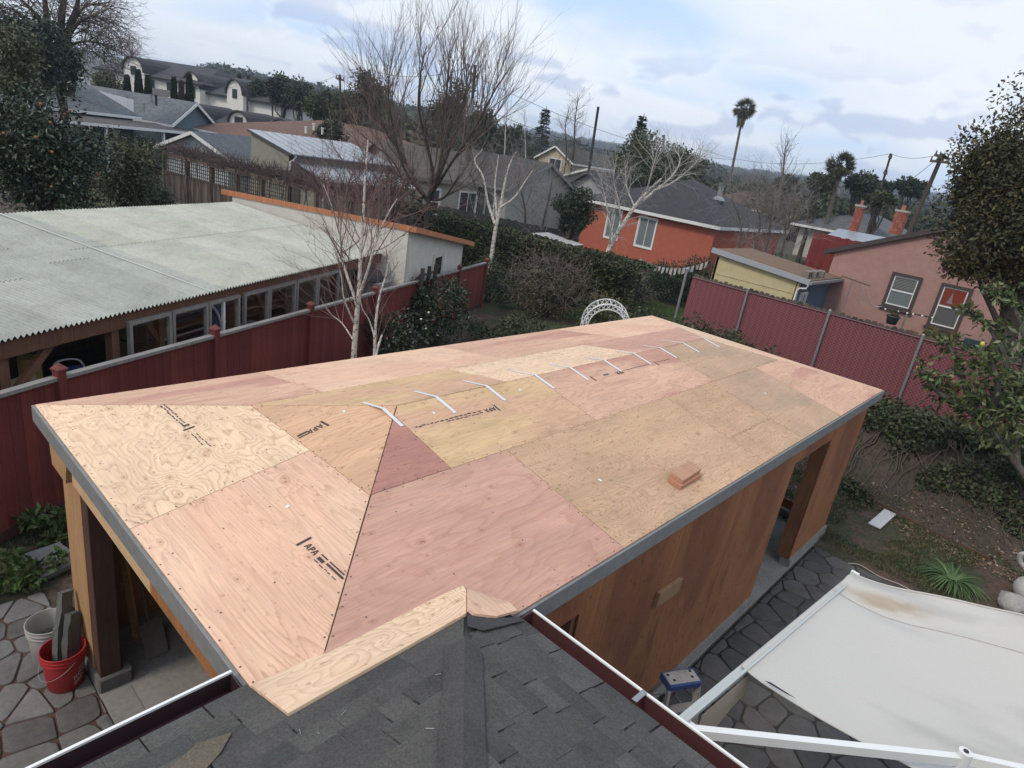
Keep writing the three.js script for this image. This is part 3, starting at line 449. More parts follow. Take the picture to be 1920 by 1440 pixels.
  M('valance', (() => { const q = []; for (let i = 0; i < 12; i++) { const u = i / 11, x = mix(2.02, 2.62, u), z = 5.09 + (x - 1.7) * 0.0865; q.push([x, z, 2.21, 2.21 - 0.24 - 0.05 * Math.sin(u * 5)]); } const gs = []; for (let i = 0; i < 11; i++) { const a = q[i], b = q[i + 1]; gs.push(slab([V(a[0], a[2], a[1]), V(b[0], b[2], b[1]), V(b[0], b[3], b[1]), V(a[0], a[3], a[1])], 0.003)); } return gs; })(), S([0.40, 0.33, 0.25], { roughness: 0.95 }), t, 'tan cloth flap under the bar');
}
// ------------------------------------------------------------------ step ladder
{
  const t = T('step_ladder', 'aluminium step ladder with a paint-splashed blue top against the plywood wall', 'ladder', null, [3.62, 0.02, 4.44], -0.50); t.scale.setScalar(0.92);
  const mAl = S([0.46, 0.455, 0.44], { roughness: 0.5, metalness: 0.5, map: tStuccoF }), mBlue = S([0.028, 0.055, 0.17], { roughness: 0.6 }), mPaint = S([0.42, 0.41, 0.39], { map: rep(tConc, 4), roughness: 0.8 });
  const h = 1.0;
  const top = M('top_cap', rbx(0.36, 0.075, 0.19, 0.012, 0, h, 0), mBlue, t); M('paint_coat', slab([V(-0.168, h + 0.038, 0.075), V(0.165, h + 0.038, 0.077), V(0.168, h + 0.038, -0.06), V(0.06, h + 0.038, -0.078), V(-0.165, h + 0.038, -0.07)], 0.003), mPaint, top);
  for (const [x, z] of [[-0.1, 0.03], [0.11, 0.02], [-0.13, -0.04], [0.13, -0.05]]) M('hole', rod(V(x, h + 0.03, z), V(x, h + 0.0395, z), 0.016, 0.016, 10), mDark, top);
  for (const s of [-1, 1]) { M('rail', beam(V(s * 0.16, h - 0.03, 0.06), V(s * 0.23, 0, 0.26), 0.025, 0.07), mAl, t); M('rear_leg', beam(V(s * 0.15, h - 0.03, -0.06), V(s * 0.22, 0, -0.42), 0.022, 0.035), mAl, t); }
  for (let k = 1; k < 4; k++) { const f = k / 4, y = h * (1 - f), z = 0.06 + 0.20 * f, w = 0.32 + 0.14 * f - 0.03; M('step', bx(w, 0.025, 0.085, 0, y, z), mAl, t); }
  M('rear_brace', bx(0.38, 0.02, 0.02, 0, 0.35, -0.3), mAl, t); M('rear_brace', bx(0.34, 0.02, 0.02, 0, 0.65, -0.18), mAl, t); for (const s of [-1, 1]) M('spreader', beam(V(s * 0.2, 0.55, 0.22), V(s * 0.19, 0.55, -0.2), 0.008, 0.02), mGalv, t);
}
// ------------------------------------------------------------------ buckets
function bucket(name, label, p, h, r0, r1, mat, rimMat) {
  const t = T(name, label, 'bucket', null, p); const pr = [[0, 0.004], [r0, 0.004], [r0 + (r1 - r0) * 0.75, h * 0.76], [r1 + 0.006, h * 0.77], [r1 + 0.006, h * 0.80], [r1 - 0.002, h * 0.805], [r1 - 0.001, h * 0.87], [r1 + 0.008, h * 0.875], [r1 + 0.008, h * 0.90], [r1, h * 0.905], [r1 + 0.001, h - 0.01], [r1 + 0.009, h - 0.008], [r1 + 0.008, h], [r1 - 0.002, h], [r1 - 0.008, h * 0.8], [r0 - 0.004, 0.02], [0, 0.02]].map(a => new THREE.Vector2(...a));
  const b = M('body', new THREE.LatheGeometry(pr, 40), mat, t); const tb = new Tubes(); const pts = []; for (let k = 0; k <= 16; k++) { const a = k / 16 * Math.PI; pts.push(V(Math.cos(a) * (r1 + 0.012), h * 0.84 - Math.sin(a) * 0.16, Math.sin(a) * (r1 + 0.03))); } tb.add(pts, 0.0022, 0.0022, 5); const hd = M('handle', tb.geo(), mGalv, t); hd.rotation.y = -0.9; return t;
}
{
  const wb = bucket('bucket', 'white plastic bucket holding scraps beside the red bucket', [-0.08, 0.024, 0.02], 0.40, 0.145, 0.17, S([0.50, 0.485, 0.46], { roughness: 0.5, map: tStuccoF })); wb.rotation.y = 2.0;
  seed(12); for (let k = 0; k < 16; k++) M('scrap', bx(R(0.02, 0.05), R(0.02, 0.05), R(0.06, 0.16), R(-0.07, 0.07), 0.2 + R(0, 0.05), R(-0.07, 0.07), R(0, 3), R(-0.8, 0.8)), k % 4 ? mDarkWood : mLumber, wb);
  const rb = bucket('bucket', 'red plastic bucket with white lettering and slabs of old wood standing in it', [-0.07, 0.024, 0.43], 0.39, 0.14, 0.165, S([0.42, 0.022, 0.024], { roughness: 0.42 })); rb.rotation.y = -0.4;
  // block lettering wrapped round the red bucket
  const gs = []; const wrap = g => { const p = g.attributes.position; for (let i = 0; i < p.count; i++) { const y = p.getY(i), a = p.getX(i) / 0.14 + 0.86, r = 0.1405 + (y / 0.39) * 0.0245 + 0.0015; p.setXYZ(i, Math.cos(a) * r, y, -Math.sin(a - 1.62) * 0 + Math.sin(a) * r); } return g; };
  for (const [s, y, sc] of [['THE', 0.215, 0.028], ['HOME', 0.155, 0.042], ['DEPOT', 0.095, 0.038]]) { const sh = font.generateShapes(s, sc); let g = new THREE.ShapeGeometry(sh, 2).toNonIndexed(); g.computeBoundingBox(); g.translate(-g.boundingBox.max.x / 2, 0, 0); const p = g.attributes.position; for (let i = 0; i < p.count; i++) { p.setXY(i, -(p.getX(i) * 0.8), y + p.getY(i) + p.getX(i) * 0.55); } gs.push(wrap(g)); }
  for (const g of gs) g.computeVertexNormals(); const L = M('lettering', gs, S([0.60, 0.50, 0.49], { roughness: 0.7 }), rb, 'white block lettering'); L.rotation.y = 0.35;
  // old shingle / wood slabs leaning in it
  const t = T('wood_slab', 'weathered grey wood slab leaning in the red bucket', 'wood', 'grey slabs standing in the red bucket'); seed(9);
  const mk = (p, q, w, th, par) => { const d = q.clone().sub(p), n = 10, L = d.length(); d.normalize(); const s = V().crossVectors(d, V(0.5, 0.2, 0.8)).normalize(), b = V().crossVectors(d, s), P = [], I = []; for (let i = 0; i <= n; i++) { const f = i / n, c = p.clone().addScaledVector(d, f * L), ww = w * (0.75 + 0.35 * Math.sin(f * 3 + 0.2) + R(-0.09, 0.09)), tt = th * (1 + R(-0.2, 0.2)); for (const [a, e] of [[-1, -1], [1, -1], [1, 1], [0.2, 1.25], [-1, 1]]) { const k = c.clone().addScaledVector(s, a * ww / 2 + R(-0.004, 0.004)).addScaledVector(b, e * tt / 2 + R(-0.004, 0.004)); P.push(k.x, k.y, k.z); } if (i) for (let k = 0; k < 5; k++) { const A = (i - 1) * 5 + k, B = (i - 1) * 5 + (k + 1) % 5; I.push(A, B, A + 5, B, B + 5, A + 5); } } for (const z of [0, n * 5]) I.push(z, z + 1, z + 2, z, z + 2, z + 3, z, z + 3, z + 4); let g = new THREE.BufferGeometry(); g.setAttribute('position', new THREE.Float32BufferAttribute(P, 3)); g.setIndex(I); g = g.toNonIndexed(); g.computeVertexNormals(); return uvm(g, 0.5); };
  const mSl = S([0.155, 0.165, 0.155], { map: tWood1, roughness: 0.95, bumpMap: tWood, bumpScale: 0.008 });
  const b = V(-0.10, 0.05, 0.37);
  M('slab', mk(V(-0.11, 0.06, 0.43), V(0.04, 0.82, 0.20), 0.14, 0.055), mSl, t); t.userData.label = 'taller weathered grey wood slab leaning in the red bucket';
  const t2 = T('wood_slab', 'shorter split dark wood slab leaning in the red bucket', 'wood', 'grey slabs standing in the red bucket'); M('slab', mk(V(-0.04, 0.06, 0.48), V(0.05, 0.66, 0.32), 0.13, 0.055), S([0.11, 0.115, 0.11], { map: tWood1, roughness: 0.95, bumpMap: tWood, bumpScale: 0.008 }), t2);
  // shovel inside the bay
  const sv = T('shovel', 'square shovel leaning inside the dark garage bay', 'shovel'); M('handle', rod(V(0.62, 0.95, 0.22), V(0.66, 0.20, 0.33), 0.016, 0.018, 8), mOldWood, sv); M('grip', [rod(V(0.56, 1.02, 0.21), V(0.68, 1.02, 0.21), 0.012), rod(V(0.60, 0.93, 0.22), V(0.565, 1.02, 0.21), 0.009), rod(V(0.64, 0.93, 0.22), V(0.675, 1.02, 0.21), 0.009)], S([0.2, 0.02, 0.02]), sv);
  M('blade', slab([V(0.56, 0.24, 0.33), V(0.78, 0.24, 0.32), V(0.74, 0.035, 0.60), V(0.55, 0.035, 0.60)].reverse(), 0.003), S([0.24, 0.22, 0.20], { roughness: 0.6, metalness: 0.4, map: tConc1 }), sv);
}
// ------------------------------------------------------------------ stone-patterned paving: every stone a piece of its own
function paving(name, label, x0, z0, x1, z1, cell, inside, stones, joint, gap, sd) {
  const base = struct(name, bx(x1 - x0, 0.05, z1 - z0, (x0 + x1) / 2, -0.025, (z0 + z1) / 2), joint, label); seed(sd);
  const nx = Math.ceil((x1 - x0) / cell), nz = Math.ceil((z1 - z0) / cell), si = []; for (let i = -1; i <= nx; i++) for (let j = -1; j <= nz; j++) si.push([x0 + (i + 0.5 + R(-0.42, 0.42)) * cell, z0 + (j + 0.5 + R(-0.42, 0.42)) * cell]);
  let n = 0;
  for (const s of si) {
    if (!inside(s[0], s[1]) || n > 298) continue;
    let poly = [[s[0] - 2 * cell, s[1] - 2 * cell], [s[0] + 2 * cell, s[1] - 2 * cell], [s[0] + 2 * cell, s[1] + 2 * cell], [s[0] - 2 * cell, s[1] + 2 * cell]];
    const cut = (px, pz, nx_, nz_) => { const out = []; for (let i = 0; i < poly.length; i++) { const a = poly[i], b = poly[(i + 1) % poly.length], da = (a[0] - px) * nx_ + (a[1] - pz) * nz_, db = (b[0] - px) * nx_ + (b[1] - pz) * nz_; if (da <= 0) out.push(a); if (da * db < 0) { const t = da / (da - db); out.push([a[0] + (b[0] - a[0]) * t, a[1] + (b[1] - a[1]) * t]); } } poly = out; };
    for (const o of si) { if (o === s) continue; const dx = o[0] - s[0], dz = o[1] - s[1], d = Math.hypot(dx, dz); if (d > cell * 3.2) continue; cut((s[0] + o[0]) / 2 - dx / d * gap, (s[1] + o[1]) / 2 - dz / d * gap, dx / d, dz / d); if (poly.length < 3) break; }
    cut(x0, 0, -1, 0); cut(x1, 0, 1, 0); cut(0, z0, 0, -1); cut(0, z1, 0, 1); if (poly.length < 3) continue;
    // chamfered stone: bottom ring, rim ring, inset top ring; corners rounded by cutting
    const rr = []; for (let i = 0; i < poly.length; i++) { const p = poly[(i + poly.length - 1) % poly.length], c = poly[i], q = poly[(i + 1) % poly.length]; rr.push([mix(c[0], p[0], 0.16), mix(c[1], p[1], 0.16)], [mix(c[0], q[0], 0.16), mix(c[1], q[1], 0.16)]); }
    const cx = rr.reduce((a, p) => a + p[0], 0) / rr.length, cz = rr.reduce((a, p) => a + p[1], 0) / rr.length; const P = [], U = [], I = [], m = rr.length, h = 0.016 + R(0, 0.006), tx = R(-0.012, 0.012), tz = R(-0.012, 0.012);
    const ring = (k, y) => rr.forEach(([x, z]) => { const X = cx + (x - cx) * k, Z = cz + (z - cz) * k; P.push(X, y + (y > 0 ? (X - cx) * tx + (Z - cz) * tz : 0), Z); U.push(X + s[0] * 3, Z); });
    ring(1, -0.01); ring(0.995, h - 0.008); ring(0.93, h); P.push(cx, h + 0.001, cz); U.push(cx + s[0] * 3, cz);
    for (let r = 0; r < 2; r++) for (let i = 0; i < m; i++) { const a = r * m + i, b = r * m + (i + 1) % m; I.push(a, a + m, b, b, a + m, b + m); } for (let i = 0; i < m; i++) I.push(2 * m + i, 3 * m, 2 * m + (i + 1) % m);
    const g = new THREE.BufferGeometry(); g.setAttribute('position', new THREE.Float32BufferAttribute(P, 3)); g.setAttribute('uv', new THREE.Float32BufferAttribute(U, 2)); g.setIndex(I); g.computeVertexNormals();
    M('flagstone', g, stones[Math.floor(rnd() * stones.length)], base); n++;
  }
}
const mkStone = c => S(c, { map: tConc1, roughness: 0.8, bumpMap: tConc1, bumpScale: 0.014 });
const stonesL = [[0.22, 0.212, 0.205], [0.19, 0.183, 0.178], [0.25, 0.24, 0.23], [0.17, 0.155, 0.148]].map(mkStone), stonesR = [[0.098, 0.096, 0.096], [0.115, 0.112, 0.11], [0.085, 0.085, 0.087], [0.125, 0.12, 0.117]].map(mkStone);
paving('patio', 'grey stamped stone paving with reddish joints before the open bay', -2.6, -1.0, 0.092, 4.3, 0.29, (x, z) => x > -2.2 && z < 4.2, stonesL, S([0.13, 0.065, 0.05], { map: tConc1 }), 0.008, 21);
paving('walkway', 'dark stamped stone paving along the plywood wall', 0.9, 4.11, 9.02, 8.4, 0.345, (x, z) => z < 7.4, stonesR, S([0.045, 0.042, 0.04], { map: tConc1 }), 0.007, 22);
// ------------------------------------------------------------------ raised bank and neighbouring plots on the far side
const bankH = (x, z) => { const e = sst(11.35, 13.1, x + 0.25 * Math.sin(z * 1.3)) * sst(-4.8, -2.6, z); return -0.05 + 1.12 * e + 0.10 * (fbm(x * 1.5, z * 1.5, 3, 4) - 0.5) * (e > 0 && e < 1 ? 1 : 0.3); };
{
  const P = [], U = [], I = [], nx = 110, nz = 110; for (let j = 0; j <= nz; j++) for (let i = 0; i <= nx; i++) { const x = 10.4 + 34 * Math.pow(i / nx, 1.7), z = -5.2 + 27 * j / nz; const ed = sst(44, 41, x) * sst(21.5, 19, z); P.push(x, mix(-0.3, bankH(x, z), ed), z); U.push(x, z + P[P.length - 2]); }
  for (let j = 0; j < nz; j++) for (let i = 0; i < nx; i++) { const a = j * (nx + 1) + i; I.push(a, a + nx + 1, a + 1, a + 1, a + nx + 1, a + nx + 2); }
  const g = new THREE.BufferGeometry(); g.setAttribute('position', new THREE.Float32BufferAttribute(P, 3)); g.setAttribute('uv', new THREE.Float32BufferAttribute(U, 2)); g.setIndex(I); g.computeVertexNormals();
  const t = tex(512, 512, (u, v) => { const b = fbm(u * 6, v * 6, 5, 13, 6, 6), f = fbm(u * 70, v * 70, 2, 16, 70, 70), k = sst(0.4, 0.66, b), s = 0.5 + f; return [mix(0.060, 0.040, k) * s, mix(0.047, 0.038, k) * s, mix(0.037, 0.024, k) * s]; }); t.repeat.set(0.4, 0.4);
  struct('bank', g, S([1, 1, 1], { map: t, roughness: 1 }), 'earth bank and raised yard behind the garage');
}
// near yard soil sheets
{
  const t = tex(1024, 1024, (u, v) => { const b = fbm(u * 5, v * 5, 5, 43, 5, 5), f = fbm(u * 80, v * 80, 3, 46, 80, 80), k = sst(0.42, 0.58, b), c = sst(0.55, 0.7, fbm(u * 9, v * 9, 4, 51, 9, 9)), s = 0.45 + 1.1 * f; const q = h2(Math.floor(u * 512), Math.floor(v * 512), 4) > 0.993 ? 0.12 : 0; return [mix(mix(0.078, 0.036, k), 0.10, c * 0.5) * s + q, mix(mix(0.047, 0.038, k), 0.06, c * 0.5) * s + q * 0.8, mix(mix(0.035, 0.018, k), 0.045, c * 0.5) * s + q * 0.55]; }); t.repeat.set(0.33, 0.33);
  const mSoil = S([1, 1, 1], { map: t, roughness: 1, bumpMap: tFine, bumpScale: 0.01 });
  struct('yard', bx(9, 0.04, 14, 13.53, -0.026, 6.5), mSoil, 'bare brown yard with thin grass beside the walkway');
  struct('side_yard', bx(16.6, 0.04, 12, 5.6, -0.028, -6.6), mSoil, 'dark earth strip between the garage and the red fence');
}
// ------------------------------------------------------------------ plants
const C = { dark: [[0.018, 0.034, 0.014], [0.024, 0.042, 0.017], [0.014, 0.026, 0.012], [0.032, 0.048, 0.02]], mid: [[0.036, 0.052, 0.018], [0.045, 0.062, 0.022], [0.027, 0.04, 0.014], [0.054, 0.064, 0.024]], ivy: [[0.046, 0.062, 0.021], [0.034, 0.045, 0.018], [0.064, 0.072, 0.026], [0.050, 0.043, 0.023], [0.024, 0.034, 0.014]], olive: [[0.07, 0.08, 0.036], [0.085, 0.09, 0.045], [0.05, 0.06, 0.028]], grass: [[0.06, 0.11, 0.022], [0.045, 0.085, 0.018], [0.085, 0.12, 0.03], [0.10, 0.11, 0.04]], brown: [[0.10, 0.075, 0.045], [0.13, 0.085, 0.05], [0.075, 0.055, 0.035]], lemon: [[0.055, 0.085, 0.022], [0.075, 0.105, 0.03], [0.040, 0.062, 0.018], [0.10, 0.12, 0.04]], oak: [[0.040, 0.044, 0.018], [0.055, 0.055, 0.022], [0.028, 0.034, 0.015], [0.085, 0.070, 0.022]], rust: [[0.13, 0.085, 0.025], [0.10, 0.08, 0.025], [0.07, 0.07, 0.025]], purple: [[0.055, 0.03, 0.035], [0.07, 0.04, 0.045], [0.045, 0.028, 0.03]] };
function leafBall(L, c, rx, ry, rz, n, len, w, cols, o = {}) {
  for (let i = 0; i < n; i++) {
    const d = rdir(); if (o.top && d.y < -0.3) d.y *= -0.5; const k = Math.pow(rnd(), o.pow ?? 0.45) * (1 + (o.rough ?? 0.18) * (vn(d.x * 4 + c.x * 3, d.z * 4 + d.y * 3 + c.z, 3) - 0.3));
    const p = V(c.x + d.x * rx * k, c.y + d.y * ry * k, c.z + d.z * rz * k); if (o.floor !== undefined && p.y < o.floor) continue;
    const a = d.multiplyScalar(o.out ?? 0.6).add(rdir()); a.y += o.dr ?? -0.15; a.normalize(); L.add(p, len * R(0.7, 1.3), w * R(0.7, 1.3), a, tint(cols));
  }
}
function crownOf(L, c, r, nCl, nLeaf, cr, len, w, cols, o = {}) {   // clumps spread through an ellipsoid r = [rx, ry, rz]
  const cl = []; for (let i = 0; i < nCl; i++) { const d = rdir(), k = Math.pow(rnd(), 0.5) * 0.86; if (o.base !== undefined && d.y < o.base) d.y = o.base + rnd() * 0.3; const p = V(c.x + d.x * r[0] * k, c.y + d.y * r[1] * k, c.z + d.z * r[2] * k); cl.push(p); const s = cr * R(0.6, 1.25); leafBall(L, p, s, s * (o.flat ?? 0.8), s, Math.round(nLeaf / nCl * R(0.6, 1.4)), len, w, cols, o); }
  return cl;
}
function limbTo(tb, a, b, r0, r1, n = 5, wob = 0.06) { const pts = [], L = a.distanceTo(b); for (let i = 0; i <= n; i++) { const f = i / n, p = a.clone().lerp(b, f); if (i && i < n) p.add(V(R(-1, 1), R(-0.5, 0.8), R(-1, 1)).multiplyScalar(L * wob)); pts.push(p); } tb.add(pts, r0, r1, 6); return pts; }
function leafyTree(name, label, group, base, c, r, o) {
  const t = T(name, label, o.cat || 'tree', group); seed(o.seed || 3); const L = new Leaves(), cl = crownOf(L, c, r, o.clumps, o.leaves, o.cr, o.len, o.w ?? o.len * 0.5, o.cols, o);
  const tb = new Tubes(), fork = base.clone().lerp(c, 0.45); fork.y = Math.max(fork.y, base.y + 0.3); tb.add([base, base.clone().lerp(fork, 0.5).add(V(R(-0.1, 0.1), 0, R(-0.1, 0.1))), fork], o.tr, o.tr * 0.75, 8); for (let i = 0; i < Math.min(cl.length, o.limbs ?? 10); i++) limbTo(tb, fork, cl[i], o.tr * 0.5, o.tr * 0.1);
  M('trunk', tb.geo(), o.bark || mBarkDark, t); M('crown', L.geo(), o.mat || mLeaf, t); return t;
}
function bush(name, label, group, c, r, n, len, cols, o = {}) {
  const t = T(name, label, o.cat || 'shrub', group); seed(o.seed || 5); const L = new Leaves(); crownOf(L, c, r, o.clumps || 14, n, o.cr || Math.min(...r) * 0.55, len, o.w ?? len * 0.55, cols, { pow: 0.4, floor: o.floor ?? 0, ...o });
  const tb = new Tubes(); for (let i = 0; i < 7; i++) limbTo(tb, V(c.x + R(-0.1, 0.1), Math.max(0, c.y - r[1]) - 0.05, c.z + R(-0.1, 0.1)), V(c.x + R(-0.7, 0.7) * r[0], c.y + R(-0.2, 0.6) * r[1], c.z + R(-0.7, 0.7) * r[2]), 0.03, 0.008); M('stems', tb.geo(), mBarkDark, t); M('foliage', L.geo(), o.mat || mLeaf, t); return t;
}
function twig(tb, p, d, len, r, lv, o) {                     // recursive bare branch
  const n = lv > 1 ? 5 : 3, pts = [p.clone()], q = p.clone(), v = d.clone(); for (let i = 0; i < n; i++) { v.add(rdir().multiplyScalar(o.wob ?? 0.22)); v.y += (o.up ?? 0.08); v.normalize(); q.addScaledVector(v, len / n); pts.push(q.clone()); }
  tb.add(pts, r, r * (lv > 0 ? 0.45 : 0.25), lv > 1 ? 5 : 3); if (lv <= 0) return;
  const k = o.kids?.[lv] ?? 4; for (let i = 0; i < k; i++) { const f = 0.25 + 0.75 * (i + rnd()) / k, a = pts[Math.min(n - 1, Math.floor(f * n))].clone().lerp(pts[Math.min(n, Math.floor(f * n) + 1)], (f * n) % 1); const e = v.clone().multiplyScalar(o.fwd ?? 0.9).add(rdir().multiplyScalar(o.spread ?? 0.8)).normalize(); twig(tb, a, e, len * R(0.45, 0.75), r * (o.rk ?? 0.45) * R(0.8, 1.1), lv - 1, o); }
}
function bareTree(name, label, group, D, limbs, o) {          // limbs traced as pixels at range D (third number = offset in range)
  const t = T(name, label, 'tree', group); seed(o.seed || 2); const tb = new Tubes(), tw = new Tubes();
  for (const l of limbs) { const pts = l.p.map(([u, v, dd = 0]) => atD(u, v, D + dd)); if (l.foot !== undefined) pts.unshift(V(pts[0].x, l.foot, pts[0].z)); const c = new THREE.CatmullRomCurve3(pts).getPoints(pts.length * 4); tb.add(c, l.r[0], l.r[1], 7);
    const k = l.k ?? o.k ?? 8; for (let i = 0; i < k; i++) { const f = mix(l.from ?? 0.3, 1, (i + rnd()) / k), j = Math.min(c.length - 2, Math.floor(f * (c.length - 1))), d = c[j + 1].clone().sub(c[j]).normalize().multiplyScalar(o.fwd0 ?? 0.8).add(rdir().multiplyScalar(o.spread0 ?? 0.8)); d.y += o.lift ?? 0.2; twig(tw, c[j], d.normalize(), o.len * R(0.5, 1.2) * (1.15 - 0.5 * f), Math.min(mix(l.r[0], l.r[1], f) * 0.6, o.r ?? 0.03), o.lv ?? 2, o); } }
  M('trunk', tb.geo(), o.bark || mBarkGrey, t); M('twigs', tw.geo(), o.twig || mTwig, t); return t;
}
// ------------------------------------------------------------------ right: maroon slatted chain-link fence on the bank
{
  const FX = 15.5, top = 2.585, bot = 0.98, z0 = -2.2, z1 = 9.6; const t = T('slat_fence', 'maroon privacy-slat chain-link fence on the bank behind the garage', 'fence');
  seed(41); const ms = [[0.185, 0.046, 0.056], [0.21, 0.056, 0.067], [0.165, 0.040, 0.049]].map(c => S(c, { roughness: 0.7 }));
  // slats are woven through diamond mesh: each slat is a piece, tilted in alternate directions so that they overlap like scales
  let n = 0; const per = [[], [], []];
  for (let z = z0; z < z1; z += 0.052) { const g = bx(0.010, top - bot - 0.03, 0.050, FX, (top + bot) / 2, z + 0.026, n % 2 ? 0.16 : -0.16); if (n < 230) M('slat', g, ms[n % 3], t); n++; }
  // wire mesh: two families of slanted wires, standing just proud of the slats
  const P = [], I = []; const wire = (a, b) => { const k = P.length / 3, w = 0.006; for (const q of [a, b]) { P.push(q.x - 0.002, q.y, q.z - w, q.x - 0.006, q.y, q.z, q.x - 0.002, q.y, q.z + w); } for (const [i, j] of [[0, 1], [1, 2]]) I.push(k + i, k + j, k + 3 + i, k + j, k + 3 + j, k + 3 + i); };
  const H = top - bot - 0.03; for (let z = z0 - H; z < z1; z += 0.085) for (const s of [1, -1]) { let a = s > 0 ? z : z + H, b = s > 0 ? z + H : z, y0 = bot, y1 = bot + H; const cl = (zz, other, y, yo) => { if (zz < z0) { const f = (z0 - zz) / (other - zz); return [z0, y + (yo - y) * f]; } if (zz > z1) { const f = (z1 - zz) / (other - zz); return [z1, y + (yo - y) * f]; } return [zz, y]; }; const A = cl(a, b, y0, y1), B = cl(b, a, y1, y0); wire(V(FX - 0.022, A[1], A[0]), V(FX - 0.022, B[1], B[0])); }
  const g = new THREE.BufferGeometry(); g.setAttribute('position', new THREE.Float32BufferAttribute(P, 3)); g.setIndex(I); g.computeVertexNormals(); const wm = M('wire_mesh', g, S([0.29, 0.125, 0.138], { roughness: 0.6 }), t); wm.userData.kind = 'stuff';
  M('top_rail', rod(V(FX - 0.03, top, z0), V(FX - 0.03, top, z1), 0.014), S([0.16, 0.07, 0.085], { roughness: 0.5 }), t);
  for (const z of [-0.58, 1.50, 3.52, 5.6, 7.7]) { const p = M('post', rod(V(FX - 0.07, 0.6, z), V(FX - 0.07, top + 0.08, z), 0.032), mGalv, t); M('post_cap', new THREE.SphereGeometry(0.036, 10, 6, 0, 6.3, 0, 1.6).translate(FX - 0.07, top + 0.08, z), mGalv, p); }
  const e = M('post', rod(V(FX - 0.02, 0, -2.42), V(FX - 0.02, top + 0.16, -2.42), 0.04), mGalv, t); M('post_cap', new THREE.SphereGeometry(0.045, 10, 6).translate(FX - 0.02, top + 0.17, -2.42), mGalv, e);
  // weathered dog-eared board fence standing behind it
  const f = T('board_fence', 'grey dog-eared board fence just behind the maroon slats', 'fence'); seed(43);
  for (let z = -2.25; z < 9.4; z += 0.145) { const h = 1.70 + R(-0.02, 0.02), x = 15.66, w = 0.139; M('board', slab([V(x, 0.95, z), V(x, 0.95, z + w), V(x, 0.95 + h - 0.04, z + w), V(x, 0.95 + h, z + w - 0.035), V(x, 0.95 + h, z + 0.035), V(x, 0.95 + h - 0.04, z)], 0.018), [mOldWood, mDarkWood, wood([0.13, 0.105, 0.09])][Math.floor(rnd() * 3)], f); }
  M('rail', [bx(0.04, 0.09, 11.6, 15.70, 1.4, 3.55), bx(0.04, 0.09, 11.6, 15.70, 2.3, 3.55)], mOldWood, f);
}
// ------------------------------------------------------------------ pink house
const frameWin = (par, mt, mp, f, w, h, o = {}) => {           // f(x, y, out) -> point; casing with sashes, child pane(s)
  const c = o.casing ?? 0.1, d = o.d ?? 0.05, b = (x0, y0, x1, y1, e, m, nm, p) => M(nm, slab(rect(x0, y0, x1, y1, (x, y) => f(x, y, e)), e + 0.03), m, p);
  const ring = (x0, y0, x1, y1, k, e) => slab(rect(x0, y0, x1, y1, (x, y) => f(x, y, e)), e + 0.02, { holes: [rect(x0 + k, y0 + k, x1 - k, y1 - k, (x, y) => f(x, y, e))] });
  const win = M('window', ring(0, 0, w, h, c, d), mt, par); const s = o.sash ?? 0.035;
  if (o.sashMat !== null) M('sash', ring(c, c, w - c, h - c, s, d * 0.4), o.sashMat || mTrimWhite, win);
  M('pane', slab(rect(c + s * 0.5, c + s * 0.5, w - c - s * 0.5, h - c - s * 0.5, (x, y) => f(x, y, 0.004)), 0.01), mp, win);
  if (o.mid) b(c + s, h * o.mid - 0.02, w - c - s, h * o.mid + 0.025, d * 0.5, o.sashMat || mTrimWhite, 'meeting_rail', win);
  if (o.mull) b(w / 2 - 0.02, c + s, w / 2 + 0.02, h - c - s, d * 0.5, o.sashMat || mTrimWhite, 'mullion', win);
  return win;
};
